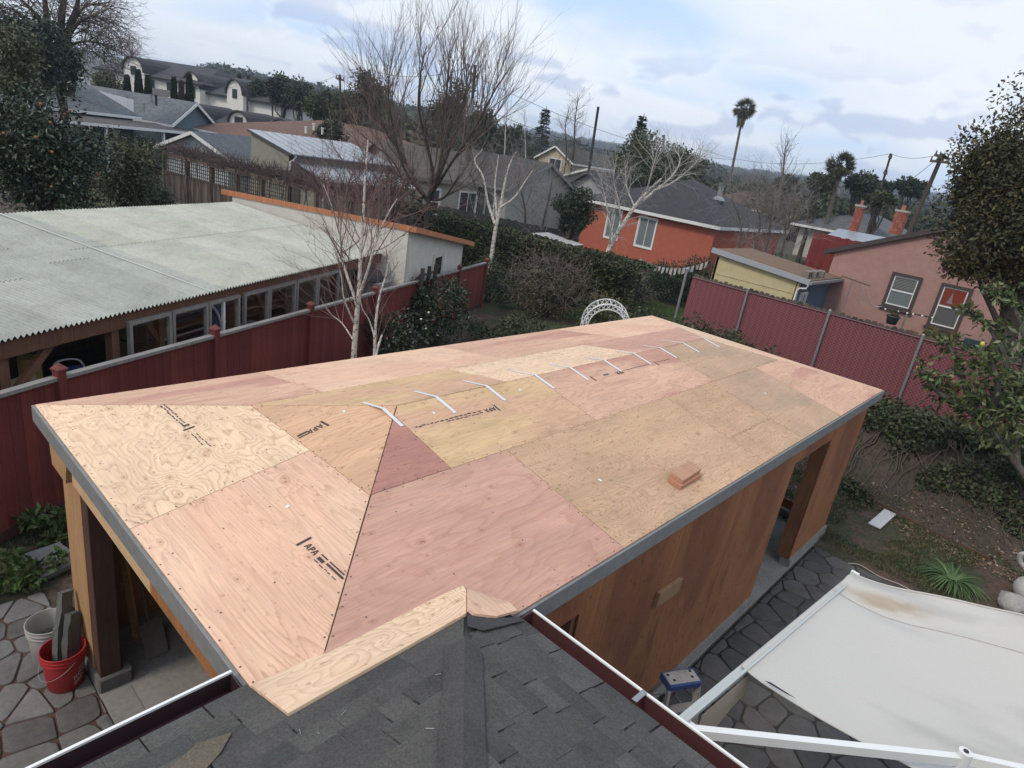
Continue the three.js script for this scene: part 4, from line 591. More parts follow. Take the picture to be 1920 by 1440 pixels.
{
  const t = T('pink_house', 'pink stucco house with dark trimmed windows beyond the maroon fence', 'house'); const X = 22, yb = 0.75, zl = -0.98, zp = 2.02, zr = 5.06, ye = 3.55, yp = 4.86;
  const mp = stucco([0.455, 0.268, 0.240]), mt = S([0.055, 0.042, 0.042], { roughness: 0.6 }), mr = shingle([0.085, 0.078, 0.072]);
  const f = (z, y) => V(X, y, z); const w1 = [1.16, 2.28, 2.02, 3.37], w2 = [2.53, 2.02, 3.36, 3.36];
  M('wall', slab([f(zl + 0.3, yb), f(zr - 0.3, yb), f(zr - 0.3, ye + 0.10), f(zp, yp - 0.03), f(zl + 0.3, ye + 0.10)], 0.2), mp, t);
  M('wall', [bx(9, ye - yb + 0.1, 0.2, X + 4.7, (ye + yb) / 2, zl + 0.41), bx(9, ye - yb + 0.1, 0.2, X + 4.7, (ye + yb) / 2, zr - 0.41)], mp, t);
  const ro = M('roof', [slab([V(X - 0.12, ye, zl), V(X + 9.5, ye, zl), V(X + 9.5, yp, zp), V(X - 0.12, yp, zp)].reverse(), 0.1), slab([V(X - 0.12, yp, zp), V(X + 9.5, yp, zp), V(X + 9.5, ye, zr), V(X - 0.12, ye, zr)].reverse(), 0.1)], mr, t);
  M('barge_board', [slab([V(X - 0.13, ye - 0.10, zl - 0.02), V(X - 0.13, yp - 0.10, zp), V(X - 0.13, yp + 0.05, zp), V(X - 0.13, ye + 0.05, zl - 0.02)], 0.03), slab([V(X - 0.13, yp - 0.10, zp), V(X - 0.13, ye - 0.10, zr + 0.02), V(X - 0.13, ye + 0.05, zr + 0.02), V(X - 0.13, yp + 0.05, zp)], 0.03)], mt, ro);
  M('vent', slab(rect(1.93, 4.36, 2.17, 4.58, (z, y) => f(z, y).add(V(-0.03, 0, 0))), 0.05), mt, t);
  const blind = S([0.20, 0.215, 0.21], { roughness: 0.25, map: rep(tex(64, 256, (u, v) => gray((v * 14) % 1 < 0.4 ? 0.25 : 1.3)), 1, 1.6) });
  const q1 = frameWin(t, mt, mGlassPale, (x, y, e) => V(X - e, w1[1] + y, w1[0] + x), w1[2] - w1[0], w1[3] - w1[1], { casing: 0.09, mid: 0.5 });
  M('blind', slab(rect(w1[0] + 0.13, w1[1] + 0.60, w1[2] - 0.13, w1[3] - 0.13, (z, y) => V(X - 0.008, y, z)), 0.002), blind, q1);
  const q2 = frameWin(t, mt, S([0.11, 0.11, 0.115], { roughness: 0.2 }), (x, y, e) => V(X - e, w2[1] + y, w2[0] + x), w2[2] - w2[0], w2[3] - w2[1], { casing: 0.09, mid: 0.5 });
  M('curtain', slab(rect(w2[0] + 0.13, w2[1] + 0.72, w2[2] - 0.13, w2[3] - 0.13, (z, y) => V(X - 0.008, y, z)), 0.002), S([0.24, 0.040, 0.018], { roughness: 0.4, map: tStuccoF }), q2, 'red curtain'); M('pane_ornament', slab([V(X - 0.012, 2.80, 2.80), V(X - 0.012, 2.80, 2.98), V(X - 0.012, 2.90, 2.94), V(X - 0.012, 3.18, 2.90), V(X - 0.012, 2.90, 2.85)], 0.002), S([0.22, 0.18, 0.18]), q2);
  for (const w of [w1, w2]) M('sill', bx(0.12, 0.05, w[2] - w[0] + 0.1, X - 0.05, w[1] - 0.02, (w[0] + w[2]) / 2), mt, t);
}
// clothes line and pots by the pink wall
{
  const t = T('clothes_line', 'thin clothes line on a leaning pole beside the pink wall', 'clothes line'); const p = atX(1598, 528, 20.2), q = atX(1582, 572, 20.2); M('pole', rod(V(q.x, 0.9, q.z), p, 0.016), mGalv, t); M('cross_bar', rod(atX(1578, 517, 20.2), atX(1632, 536, 20.2), 0.02), mOldWood, t);
  const end = atX(1655, 575, 20.9); for (let i = 0; i < 4; i++) { const tb = new Tubes(), a = atX(1596 + i * 8, 524 + i * 3, 20.2), pts = []; for (let k = 0; k <= 10; k++) { const f = k / 10; pts.push(a.clone().lerp(end, f).add(V(0, -0.25 * Math.sin(f * 3.14), 0))); } tb.add(pts, 0.006, 0.006, 3); M('line', tb.geo(), S([0.3, 0.28, 0.28]), t); }
  const hb = T('hanging_pot', 'black hanging pot on a rail under the blinds window', 'pot'); const c = atX(1673, 600, 20.4); M('pot', new THREE.LatheGeometry([[0.001, 0], [0.13, 0], [0.17, 0.20], [0.19, 0.21], [0.19, 0.25], [0.16, 0.25], [0.15, 0.2], [0.001, 0.18]].map(a => new THREE.Vector2(...a)), 18).translate(c.x, c.y - 0.12, c.z), mBlack, hb); const tb = new Tubes(); for (const a of [0, 2.1, 4.2]) tb.add([c.clone().add(V(Math.cos(a) * 0.18, 0.12, Math.sin(a) * 0.18)), c.clone().add(V(0, 0.42, 0))], 0.006, 0.006, 3); M('hanger', tb.geo(), mIron, hb); const L = new Leaves(); seed(3); leafBall(L, c.clone().add(V(0, 0.18, 0)), 0.12, 0.1, 0.12, 60, 0.08, 0.04, C.mid); M('plant', L.geo(), mLeaf, hb);
  const rl = T('garden_rail', 'dark garden rail with small lights along the pink wall', 'rail'); M('rail', rod(atX(1655, 578, 20.5), atX(1752, 596, 20.5), 0.022), mDarkWood, rl); const s1 = atX(1700, 590, 20.5); M('support', rod(V(s1.x, 0.9, s1.z), s1, 0.028), mGalv, rl); for (const u of [1660, 1684, 1701, 1712, 1729, 1748]) M('lamp', new THREE.SphereGeometry(0.028, 8, 6).translate(...atX(u, 579 + (u - 1655) * 0.18, 20.47).toArray()), mWhite, rl);
  for (const [u, v, s, lb, cl] of [[1742, 642, 0.20, 'left of two', C.olive], [1772, 652, 0.21, 'right of two', C.rust]]) { const b = atX(u, v, 20.0), po = T('metal_tub', (s < 0.205 ? 'grey metal tub of yellow-green plants under the red curtain window' : 'grey metal tub of rusty orange plants beside the yellow-green tub'), 'planter', null, [b.x, b.y - 0.18, b.z]); M('tub', new THREE.LatheGeometry([[0.001, 0], [s * 0.82, 0], [s, 0.30], [s + 0.015, 0.31], [s, 0.32], [s - 0.02, 0.3], [0.001, 0.26]].map(a => new THREE.Vector2(...a)), 20), mGalv, po); const L = new Leaves(); seed(Math.round(u)); leafBall(L, V(0, 0.42, 0), s * 1.1, 0.2, s * 1.1, 420, 0.07, 0.035, s < 0.205 ? [[0.14, 0.12, 0.03], [0.10, 0.11, 0.03], [0.17, 0.12, 0.03]] : [[0.20, 0.10, 0.02], [0.16, 0.11, 0.03], [0.10, 0.09, 0.03]]); M('plant', L.geo(), mLeaf, po); }
  const rp = T('red_pot', 'small red pot with red flowers beneath the window rail', 'pot'); const k = atX(1708, 632, 20.2); M('pot', new THREE.CylinderGeometry(0.11, 0.08, 0.18, 14).translate(k.x, k.y - 0.06, k.z), S([0.30, 0.07, 0.05]), rp); const L2 = new Leaves(); leafBall(L2, k.clone().add(V(0, 0.08, 0)), 0.16, 0.1, 0.16, 120, 0.06, 0.04, [[0.25, 0.03, 0.03], [0.07, 0.05, 0.03]]); M('plant', L2.geo(), mLeaf, rp);
  const ch = T('garden_chair', 'teal folding chair among plants below the pink wall', 'chair'); const cc = atX(1818, 655, 19.5); M('backrest', bx(0.03, 0.42, 0.42, cc.x + 0.16, cc.y + 0.05, cc.z, 0, 0, 0.2), S([0.085, 0.14, 0.15]), ch); M('seat', bx(0.42, 0.03, 0.42, cc.x - 0.08, cc.y - 0.2, cc.z), S([0.085, 0.14, 0.15]), ch); for (const [a, b] of [[-0.25, -0.19], [-0.25, 0.19], [0.1, -0.19], [0.1, 0.19]]) M('leg', rod(V(cc.x + a, 1.0, cc.z + b), V(cc.x + a, cc.y - 0.2, cc.z + b), 0.012), mIron, ch);
}
// ------------------------------------------------------------------ yellow shed
{
  const t = T('yellow_shed', 'pale yellow shed with a flat brown roof and grey edging', 'shed'); const X = 19, z0 = -3.28, z1 = -0.50, D = 3.0, yt = 3.05, yt2 = 2.80, m = S([0.63, 0.545, 0.315], { map: tStucco });
  M('wall', slab([V(X, 0.9, z0), V(X, 0.9, z1), V(X, 2.74, z1), V(X, 2.98, z0)], 0.08), m, t); M('wall', bx(D, 1.85, 0.08, X + D / 2, 1.85, z1 - 0.06), S([0.085, 0.125, 0.19]), t, 'blue painted end wall'); M('wall', bx(D, 1.95, 0.08, X + D / 2, 1.92, z0 + 0.05), m, t);
  M('batten', bx(0.012, 0.015, 2.7, X - 0.006, 2.35, (z0 + z1) / 2), S([0.33, 0.27, 0.15]), t); M('corner_trim', bx(0.03, 1.8, 0.06, X - 0.015, 1.84, z1 - 0.03), S([0.42, 0.36, 0.2]), t);
  const r = M('roof', slab([V(X - 0.12, yt + 0.07, z0 - 0.15), V(X - 0.12, yt2 + 0.04, z1 + 0.28), V(X + D, yt2 + 0.04, z1 + 0.28), V(X + D, yt + 0.07, z0 - 0.15)], 0.08), S([0.235, 0.15, 0.10], { map: tSpeck1, roughness: 1 }), t);
  M('edging', beam(V(X - 0.13, yt + 0.02, z0 - 0.16), V(X - 0.13, yt2 - 0.01, z1 + 0.30), 0.03, 0.16), S([0.40, 0.43, 0.46], { roughness: 0.4, metalness: 0.3 }), r); M('gutter', beam(V(X - 0.14, yt2 - 0.03, z1 + 0.31), V(X + D, yt2 - 0.03, z1 + 0.31), 0.10, 0.08), S([0.22, 0.235, 0.25], { roughness: 0.5 }), r);
  const dp = new Tubes(); dp.add([V(X - 0.12, yt2 - 0.08, z1 + 0.28), V(X - 0.1, yt2 - 0.2, z1 + 0.25), V(X - 0.06, yt2 - 0.24, z1 + 0.05), V(X - 0.05, yt2 - 0.32, z1 - 0.02), V(X - 0.05, 0.95, z1 - 0.02)], 0.03, 0.03, 8); M('downpipe', dp.geo(), mTrimWhite, t);
  frameWin(t, mTrimWhite, mGlassPale, (x, y, e) => V(X + 0.35 + x, 1.55 + y, z1 - 0.02 + e), 0.55, 0.85, { casing: 0.06, mull: true, sash: 0.02 });
  for (let i = 0; i < 3; i++) { const b = T('cinder_block', ['grey concrete block at the edge of the yellow shed roof', 'middle one of three concrete blocks on the yellow shed roof', 'concrete block on the yellow shed roof beside the pink wall'][i], 'block', 'concrete blocks on the shed roof', [X + 0.35 + i * 0.55, yt2 + 0.155, z1 + 0.02 + i * 0.02], 0.1 * i); const s = new THREE.Shape(); s.moveTo(-0.2, -0.1); s.lineTo(0.2, -0.1); s.lineTo(0.2, 0.1); s.lineTo(-0.2, 0.1); s.closePath(); for (const q of [-0.09, 0.09]) { const h = new THREE.Path(); h.moveTo(q - 0.065, -0.065); h.lineTo(q - 0.065, 0.065); h.lineTo(q + 0.065, 0.065); h.lineTo(q + 0.065, -0.065); h.closePath(); s.holes.push(h); } M('block', uvm(new THREE.ExtrudeGeometry(s, { depth: 0.19, bevelEnabled: false }).translate(0, 0, -0.1)), S([0.27, 0.245, 0.215], { map: tConc1 }), b); }
}
// ------------------------------------------------------------------ ivy on the bank, leaf litter, yard growth
{
  seed(61); const t = T('ivy_bank', 'tangle of ivy and bare vines hanging over the earth bank', 'ivy'); const L = new Leaves(), vn_ = new Tubes();
  for (let i = 0; i < 24000; i++) { const z = R(1.6, 9.0), f = rnd(), x = 11.5 + 2.7 * f; const y = bankH(x, z) + R(0.02, 0.12) + 0.42 * Math.exp(-Math.pow((x - 13.2) / 0.75, 2)) * rnd(); const cover = fbm(x * 1.3 + 3, z * 1.1, 3, 19) + 0.30 * (f - 0.55); if (cover < 0.37) continue; L.add(V(x, y, z), R(0.05, 0.11), R(0.045, 0.09), V(R(-1, 0.2), R(-0.5, 0.5), R(-1, 1)).normalize(), tint(fbm(x * 2, z * 2, 2, 3) > 0.5 ? C.ivy : C.mid)); }
  for (let i = 0; i < 5000; i++) { const z = R(-3.2, 7), x = R(13.1, 14.6), y = 1.05 + 0.5 * Math.exp(-Math.pow((x - 14) / 0.6, 2)) * rnd() + (z < 1 ? 0.32 * vn(z * 2, x, 4) : 0); L.add(V(x, y, z), R(0.06, 0.12), R(0.05, 0.09), rdir(), tint(C.ivy)); }
  for (let i = 0; i < 80; i++) { const z = R(2.2, 8), p = V(13.1, bankH(13.1, z) + 0.2, z), pts = [p.clone()]; let q = p.clone(), dz = R(-0.12, 0.12); for (let k = 0; k < 9; k++) { q = q.clone(); q.x -= R(0.08, 0.24); q.z += dz + R(-0.09, 0.09); q.y = bankH(q.x, q.z) + R(0.03, 0.16); pts.push(q); } vn_.add(pts, R(0.006, 0.022), 0.003, 4); }
  M('vines', vn_.geo(), S([0.085, 0.068, 0.055]), t); M('foliage', L.geo(), mLeaf, t);
  // leaf litter and grass in the yard
  seed(62); const li = new Leaves(); for (let i = 0; i < 5200; i++) { const x = R(9.8, 12.1), z = R(2.5, 8.2); if (fbm(x * 1.7, z * 1.7, 3, 29) + (x - 11) * 0.16 < 0.46) continue; li.add(V(x, Math.max(0, bankH(x, z)) + 0.012, z), R(0.03, 0.075), R(0.02, 0.045), V(R(-1, 1), R(-0.15, 0.25), R(-1, 1)).normalize(), tint([[0.16, 0.10, 0.06], [0.21, 0.15, 0.10], [0.11, 0.07, 0.045], [0.26, 0.21, 0.15]])); }
  const lm = thing('leaf_litter', li.geo(), leafMat({ roughness: 0.9 }), 'scattered brown fallen leaves at the foot of the bank', 'leaf litter'); lm.userData.kind = 'stuff';
  const gr = new Leaves(); seed(63);
  const blades = (n, x0, x1, z0, z1, dens, h, cols, yf = () => 0) => { for (let i = 0; i < n; i++) { const x = R(x0, x1), z = R(z0, z1); if (fbm(x * 1.1 + 5, z * 1.1, 3, 37) < dens) continue; gr.add(V(x, yf(x, z), z), h * R(0.5, 1.3), 0.012, V(R(-0.9, 0.9), 1, R(-0.9, 0.9)).normalize(), tint(cols)); } };
  blades(26000, 9.3, 12.0, 2.2, 7.6, 0.47, 0.07, [[0.055, 0.075, 0.022], [0.07, 0.09, 0.03], [0.10, 0.095, 0.045], [0.04, 0.055, 0.018]]); blades(5000, 9.8, 13, -2.4, 3.5, 0.35, 0.16, C.grass, (x, z) => Math.max(0, bankH(x, z)));
  blades(26000, 16.2, 23, -7.5, -2.6, 0.2, 0.22, [[0.07, 0.13, 0.03], [0.055, 0.10, 0.022], [0.09, 0.14, 0.035]], (x, z) => bankH(x, z)); blades(3500, -0.8, 0.6, -2.2, -1.15, 0.5, 0.06, C.mid); blades(4000, 1.5, 13.5, -5, -0.3, 0.5, 0.1, C.mid);
  const gm = thing('grass', gr.geo(), mLeaf, 'thin patches of grass and weeds on the open ground', 'grass'); gm.userData.kind = 'stuff';
}
// strappy plant, board, timber edging, hose, statue, stones
function strappy(name, label, p, n, len, w, cols, group) { const t = T(name, label, 'plant', group); const P = [], Cc = [], I = []; for (let i = 0; i < n; i++) { const a = R(0, 6.28), l = len * R(0.6, 1.15), b = P.length / 3, c = tint(cols), rise = R(0.45, 0.95); const K = 6; for (let k = 0; k <= K; k++) { const f = k / K, r = l * f * 0.85, y = l * (rise * f - (0.35 + rise * 0.55) * f * f) + 0.03, ww = w * (1 - f * f) * 0.5; const sx = -Math.sin(a) * ww, sz = Math.cos(a) * ww; const x = p.x + Math.cos(a) * (r + 0.02), z = p.z + Math.sin(a) * (r + 0.02); P.push(x + sx, p.y + Math.max(y, 0.015), z + sz, x - sx, p.y + Math.max(y, 0.015), z - sz); Cc.push(...c, ...c); if (k) { const q = b + k * 2; I.push(q - 2, q - 1, q, q - 1, q + 1, q); } } } const g = new THREE.BufferGeometry(); g.setAttribute('position', new THREE.Float32BufferAttribute(P, 3)); g.setAttribute('color', new THREE.Float32BufferAttribute(Cc, 3)); g.setIndex(I); g.computeVertexNormals(); M('leaves', g, mLeaf, t); M('base', new THREE.SphereGeometry(0.05, 8, 6).translate(p.x, p.y + 0.02, p.z), S([0.05, 0.06, 0.02]), t); return t; }
seed(71);
strappy('strappy_plant', 'arching green strap-leaved clump beside the awning', V(9.95, 0, 5.85), 190, 0.62, 0.026, [[0.045, 0.095, 0.022], [0.06, 0.12, 0.03], [0.035, 0.07, 0.018], [0.08, 0.13, 0.045]]);
for (const [x, z, s, lb] of [[0.42, -2.1, 0.3, 'low green weed at the foot of the red fence'], [0.02, -1.32, 0.34, 'leafy green weed in the dark soil beside the paving']]) bush('weed', lb, null, V(x, 0.12, z), [s * 1.2, 0.16, s], 420, 0.10, C.grass, { cat: 'weed', clumps: 9, cr: 0.12, seed: Math.round(x * 100) + 9 });
thing('white_board', bx(0.86, 0.02, 0.20, 11.15, 0.03, 4.58, -0.06, 0, 0.02), S([0.50, 0.505, 0.52], { roughness: 0.5 }), 'white painted board lying on the brown yard', 'board');
{ const t = T('timber_edging', 'thin brown timber edging along the foot of the bank', 'edging'); seed(3); const q = [[12.0, 3.3], [11.78, 4.3], [11.52, 5.2], [11.4, 6.2]]; for (let i = 0; i < 3; i++) M('timber', beam(V(q[i][0], 0.03, q[i][1]), V(q[i + 1][0], 0.03, q[i + 1][1] - 0.02), 0.04, 0.06), wood([0.12, 0.06, 0.042]), t); }
{ const tb = new Tubes(), pts = [[8.98, 4.62], [9.1, 4.75], [9.04, 5.05], [9.1, 5.35], [9.02, 5.7], [9.06, 6.0]].map(([x, z]) => V(x, 0.03, z)); tb.add(new THREE.CatmullRomCurve3(pts).getPoints(40), 0.006, 0.006, 6); thing('cord', tb.geo(), S([0.42, 0.40, 0.37]), 'pale cord lying along the edge of the walkway', 'cord'); }
{ const t = T('garden_swan', 'white painted garden statue with a curved neck near the ivy', 'statue'); const b = atY(1925, 1130, 0), tb = new Tubes(); const x = b.x + 0.1, z = b.z - 0.20; tb.add(new THREE.CatmullRomCurve3([V(x + 0.02, 0.1, z + 0.20), V(x + 0.02, 0.5, z + 0.14), V(x, 0.66, z + 0.02), V(x, 0.64, z - 0.10), V(x, 0.52, z - 0.07), V(x, 0.45, z + 0.04)]).getPoints(24), 0.055, 0.03, 10); const mS = S([0.56, 0.55, 0.53], { map: tConc1 }); M('neck', tb.geo(), mS, t); const g = new THREE.SphereGeometry(0.24, 18, 12); g.scale(1.3, 0.75, 0.9); M('body', g.translate(x, 0.16, z + 0.18), mS, t); M('head', new THREE.SphereGeometry(0.05, 10, 8).scale(1, 0.8, 1.4).translate(x, 0.45, z + 0.05), mS, t); }
{ seed(88); const rock = (p, r, f, label, m) => { const g = new THREE.IcosahedronGeometry(r, 2); const q = g.attributes.position; for (let i = 0; i < q.count; i++) { const v = V(q.getX(i), q.getY(i), q.getZ(i)), k = 0.8 + 0.45 * vn(v.x * 5 / r * 0.3 + 9, v.z * 5 / r * 0.3 + v.y * 4, 3); q.setXYZ(i, v.x * k * f[0], v.y * k * f[1], v.z * k * f[2]); } g.computeVertexNormals(); thing('rock', uvm(g.translate(p.x, p.y, p.z), 0.5), m, label, 'rock'); };
  rock(atY(1900, 1132, 0.08), 0.20, [1.2, 0.7, 1], 'pale rough rock at the foot of the white statue', S([0.42, 0.41, 0.39], { map: tConc1 }));
  thing('concrete_slab', slab([V(0.02, 0.12, -1.62), V(0.40, 0.15, -1.62), V(0.52, 0.11, -1.22), V(0.10, 0.06, -1.16)].reverse(), 0.06), S([0.25, 0.245, 0.23], { map: tConc1 }), 'broken grey concrete slab lying in the weeds', 'slab'); }
// ------------------------------------------------------------------ left: red board fence
{
  const F0 = V(-0.05, 0, -2.14), F1 = V(14.2, 0, -8.86), fd = F1.clone().sub(F0).normalize(), fl = 15.75, ry = Math.atan2(-fd.z, fd.x); const tp = s => s < 0.8 ? 1.80 : mix(1.80, 1.50, (s - 0.8) / 14.9);
  const t = T('red_fence', 'dark red board fence with post caps and a weathered grey top rail', 'fence', null, [F0.x, 0, F0.z], ry); seed(31);
  const ps = [-2.2, 0.86, 3.38, 5.87, 8.34, 10.68, 13.34, 15.7]; const ms = [mRedFence, mRedFence2, mRedFence3];
  for (let s = -4; s < fl; s += 0.142) { const h = tp(s) - 0.10; M('board', bx(0.139, h, 0.018, s + 0.07, 0.08 + h / 2, R(-0.002, 0.002)), ms[Math.floor(rnd() * 3)], t); }
  for (let i = 0; i < ps.length; i++) { const s = ps[i], h = tp(s) + 0.10, p = M('post', rbx(0.10, h, 0.10, 0.006, s, h / 2, 0.03), mRedFence, t); const c = new THREE.ConeGeometry(0.092, 0.07, 4).rotateY(Math.PI / 4).translate(s, h + 0.055, 0.03); M('post_cap', [bx(0.125, 0.025, 0.125, s, h + 0.012, 0.03), c], wood([0.20, 0.05, 0.045]), p); if (i) { const a = ps[i - 1] + 0.05, b = s - 0.05; M('top_rail', beam(V(a, tp(a), 0.012), V(b, tp(b), 0.012), 0.095, 0.045), mGreyWood, t); M('rail', [beam(V(a, 0.42, -0.035), V(b, 0.42, -0.035), 0.04, 0.09), beam(V(a, 1.3, -0.035), V(b, 1.3, -0.035), 0.04, 0.09)], mRedFence2, t); } }
  M('kick_board', beam(V(-4, 0.10, 0.02), V(15.7, 0.10, 0.02), 0.03, 0.14), wood([0.09, 0.03, 0.028]), t);
}
// ------------------------------------------------------------------ open workshop with corrugated roof; local x = along the eave, local z = towards the viewer (depth is -z)
const carRy = Math.atan2(0.4607, 0.8876);
{
  const t = T('workshop', 'open-sided workshop with a pale corrugated roof behind the red fence', 'shed', null, [0.28, 0, -2.8], carRy); seed(33);
  const L0 = -5, L1 = 9.5, dep = 4.2, yE = 2.2, yB = 2.7, sl = (yB - yE) / dep;
  const cor = (s0, w, d0, d1, lift) => { const n = Math.round(w / 0.072) * 6, P = [], U = [], I = []; for (let i = 0; i <= n; i++) { const x = s0 + w * i / n, a = 0.020 * Math.sin((x / 0.072) * 6.2832); for (const d of [d0, d1]) { P.push(x, yE + sl * d + a + lift + (d === d0 ? 0.02 : 0), -d); U.push(x, d); } if (i) { const k = i * 2; I.push(k - 2, k, k - 1, k, k + 1, k - 1); } } const g = new THREE.BufferGeometry(); g.setAttribute('position', new THREE.Float32BufferAttribute(P, 3)); g.setAttribute('uv', new THREE.Float32BufferAttribute(U, 2)); g.setIndex(I); g.computeVertexNormals(); return g; };
  const tc = tex(512, 512, (u, v) => { const st = fbm(u * 3, v * 9, 4, 3, 3, 9), sp = fbm(u * 60, v * 60, 2, 5, 60, 60), k = sst(0.55, 0.75, fbm(u * 6, v * 6, 4, 8, 6, 6)); return gray(0.86 + 0.3 * (st - 0.5) + 0.18 * (sp - 0.5) - 0.1 * k); }); tc.repeat.set(0.55, 0.4);
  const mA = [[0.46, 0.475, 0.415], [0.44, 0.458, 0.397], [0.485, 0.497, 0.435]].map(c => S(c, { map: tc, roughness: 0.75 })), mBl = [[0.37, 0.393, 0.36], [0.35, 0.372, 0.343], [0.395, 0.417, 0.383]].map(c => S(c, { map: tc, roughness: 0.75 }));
  const ro = new THREE.Group(); ro.name = 'roof'; t.add(ro);
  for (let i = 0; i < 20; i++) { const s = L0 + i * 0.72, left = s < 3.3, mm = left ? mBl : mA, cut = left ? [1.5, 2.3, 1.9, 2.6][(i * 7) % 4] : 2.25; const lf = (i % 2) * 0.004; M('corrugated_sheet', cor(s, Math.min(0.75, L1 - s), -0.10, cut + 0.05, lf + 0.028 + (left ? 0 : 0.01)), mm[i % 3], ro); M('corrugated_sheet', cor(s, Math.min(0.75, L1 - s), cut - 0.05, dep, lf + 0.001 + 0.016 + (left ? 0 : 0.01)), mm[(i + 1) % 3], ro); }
  M('ridge_trim', beam(V(3.32, yE + 0.05, 0.1), V(3.32, yB + 0.05, -dep), 0.025, 0.018), S([0.48, 0.5, 0.46]), ro);
  M('eave_beam', bx(L1 - L0, 0.20, 0.06, (L0 + L1) / 2, yE - 0.115, -0.02), mBrownBeam, t);
  M('rafters', Array.from({ length: 19 }, (_, i) => beam(V(L0 + 0.4 + i * 0.76, yE - 0.07, -0.05), V(L0 + 0.4 + i * 0.76, yB - 0.07, -dep), 0.04, 0.12)), mBrownBeam, t).userData.kind = 'stuff';
  M('back_wall', bx(L1 - L0, 2.5, 0.06, (L0 + L1) / 2, 1.25, -dep + 0.1), mOldWood, t);
  for (const s of [-2.0, 0.05, 1.60, 4.12, 7.55]) M('post', bx(0.12, 2.0, 0.12, s, 1.0, -0.12), mBrownPost, t);
  const br = (s, d, k) => beam(V(s, 1.35, d), V(s + k, 2.05, d), 0.07, 0.09);
  M('brace', br(0.05, -0.12, 0.72), mBrownPost, t);
  for (const s of [2.9, 5.6]) { M('inner_post', bx(0.11, 2.1, 0.11, s, 1.05, -0.55), wood([0.24, 0.12, 0.06]), t); M('brace', br(s, -0.55, 0.45), wood([0.24, 0.12, 0.06]), t); M('brace', br(s, -0.55, -0.45), wood([0.24, 0.12, 0.06]), t); }
  // old window sashes standing along the open side
  const sash = [[1.72, 2.50, 0], [2.52, 3.28, 0], [3.30, 4.06, 1], [4.18, 4.88, 0], [4.90, 5.74, 0], [5.77, 6.52, 0], [6.54, 7.40, 0]];
  for (const [a, b, m] of sash) frameWin(t, mGreyWood, mGlassClear, (x, y, e) => V(a + x, 0.95 + y, 0.03 + e), b - a, 1.12, { casing: 0.05, sash: 0.015, sashMat: null, d: 0.04, mull: m === 1 });
  M('beam', bx(5.8, 0.06, 0.05, 4.55, 0.92, 0.03), mGreyWood, t);
  // things kept inside
  seed(35); const g = new THREE.CylinderGeometry(0.12, 0.12, 0.75, 20); 
  const wp = (x, y, z) => { const c = Math.cos(carRy), s = Math.sin(carRy); return [0.28 + x * c + z * s, y, -2.8 - x * s + z * c]; };
  const tubeT = T('cardboard_tube', 'yellow-brown cardboard tube standing in the dark workshop bay', 'tube', null, wp(0.9, 0, -0.75), carRy); M('tube', new THREE.CylinderGeometry(0.13, 0.13, 0.62, 20).translate(0, 1.28, 0), S([0.30, 0.21, 0.06]), tubeT); M('box', bx(0.5, 0.95, 0.4, 0, 0.48, 0), S([0.2, 0.14, 0.08]), tubeT);
  const paper = thing('cardboard_sheet', slab([V(0, 0, 0), V(0.42, 0.08, 0.1), V(0.52, 0.48, -0.2), V(0.16, 0.42, -0.25)], 0.005), S([0.34, 0.30, 0.19]), 'pale cardboard sheet leaning below the yellow tube', 'cardboard'); paper.position.set(...wp(0.35, 0.95, -0.45)); paper.rotation.y = carRy;
  const ch = T('folding_chair', 'blue folding chair with a white frame in the dark workshop bay', 'chair', null, wp(1.35, 0.55, -0.6), carRy - 0.4); const tb = new Tubes(); tb.add(new THREE.CatmullRomCurve3([V(-0.2, 0, 0.1), V(-0.2, 0.7, -0.05), V(-0.14, 0.86, -0.1), V(0.14, 0.86, -0.1), V(0.2, 0.7, -0.05), V(0.2, 0, 0.1)]).getPoints(30), 0.013, 0.013, 6); M('frame', tb.geo(), mTrimWhite, ch); M('seat', bx(0.38, 0.02, 0.36, 0, 0.42, 0.15), S([0.025, 0.045, 0.16]), ch); M('backrest', bx(0.36, 0.24, 0.015, 0, 0.68, -0.06), S([0.025, 0.045, 0.16]), ch); for (const s of [-1, 1]) M('leg', rod(V(s * 0.19, -0.4, 0.3), V(s * 0.19, 0.45, 0.0), 0.012), mTrimWhite, ch);
  const sh = T('lumber_rack', 'rack of stacked boards behind the old window sashes', 'rack', null, wp(5.4, 0, -1.6), carRy); for (let k = 0; k < 4; k++) { M('shelf', bx(4.2, 0.04, 0.7, 0, 0.6 + k * 0.4, 0), mOldWood, sh); for (let i = 0; i < 9; i++) M('board', bx(R(0.8, 2.2), 0.03, R(0.1, 0.22), R(-1, 1), 0.64 + k * 0.4 + (i % 3) * 0.035, R(-0.25, 0.28)), [mGreyWood, mLumber, mOldWood, mTrimWhite][Math.floor(rnd() * 4)], sh); } for (const s of [-2, 0, 2]) M('upright', bx(0.06, 2, 0.7, s, 1, 0), mOldWood, sh);
  const bb = T('blue_bin', 'blue and white sack standing behind the divided sash', 'sack', null, wp(4.0, 0, -0.35)); M('sack', rbx(0.22, 0.5, 0.18, 0.05, 0, 1.55, 0), S([0.06, 0.14, 0.32], { map: rep(tConc, 4) }), bb); M('stand', bx(0.3, 1.3, 0.3, 0, 0.65, 0), mDarkWood, bb);
  const ar = T('arched_frame', 'white arched window frame stored inside the workshop', 'window frame', null, wp(3.6, 0.9, -0.25), carRy); const at = new Tubes(); at.add(Array.from({ length: 14 }, (_, i) => V(0.42 * Math.cos(i / 13 * 1.6), 0.75 * Math.sin(i / 13 * 1.6) + 0.25, 0)), 0.022, 0.022, 6); at.add([V(0.42, 0.25, 0), V(0.42, -0.2, 0)], 0.022, 0.022, 6); M('arch', at.geo(), mTrimWhite, ar);
}
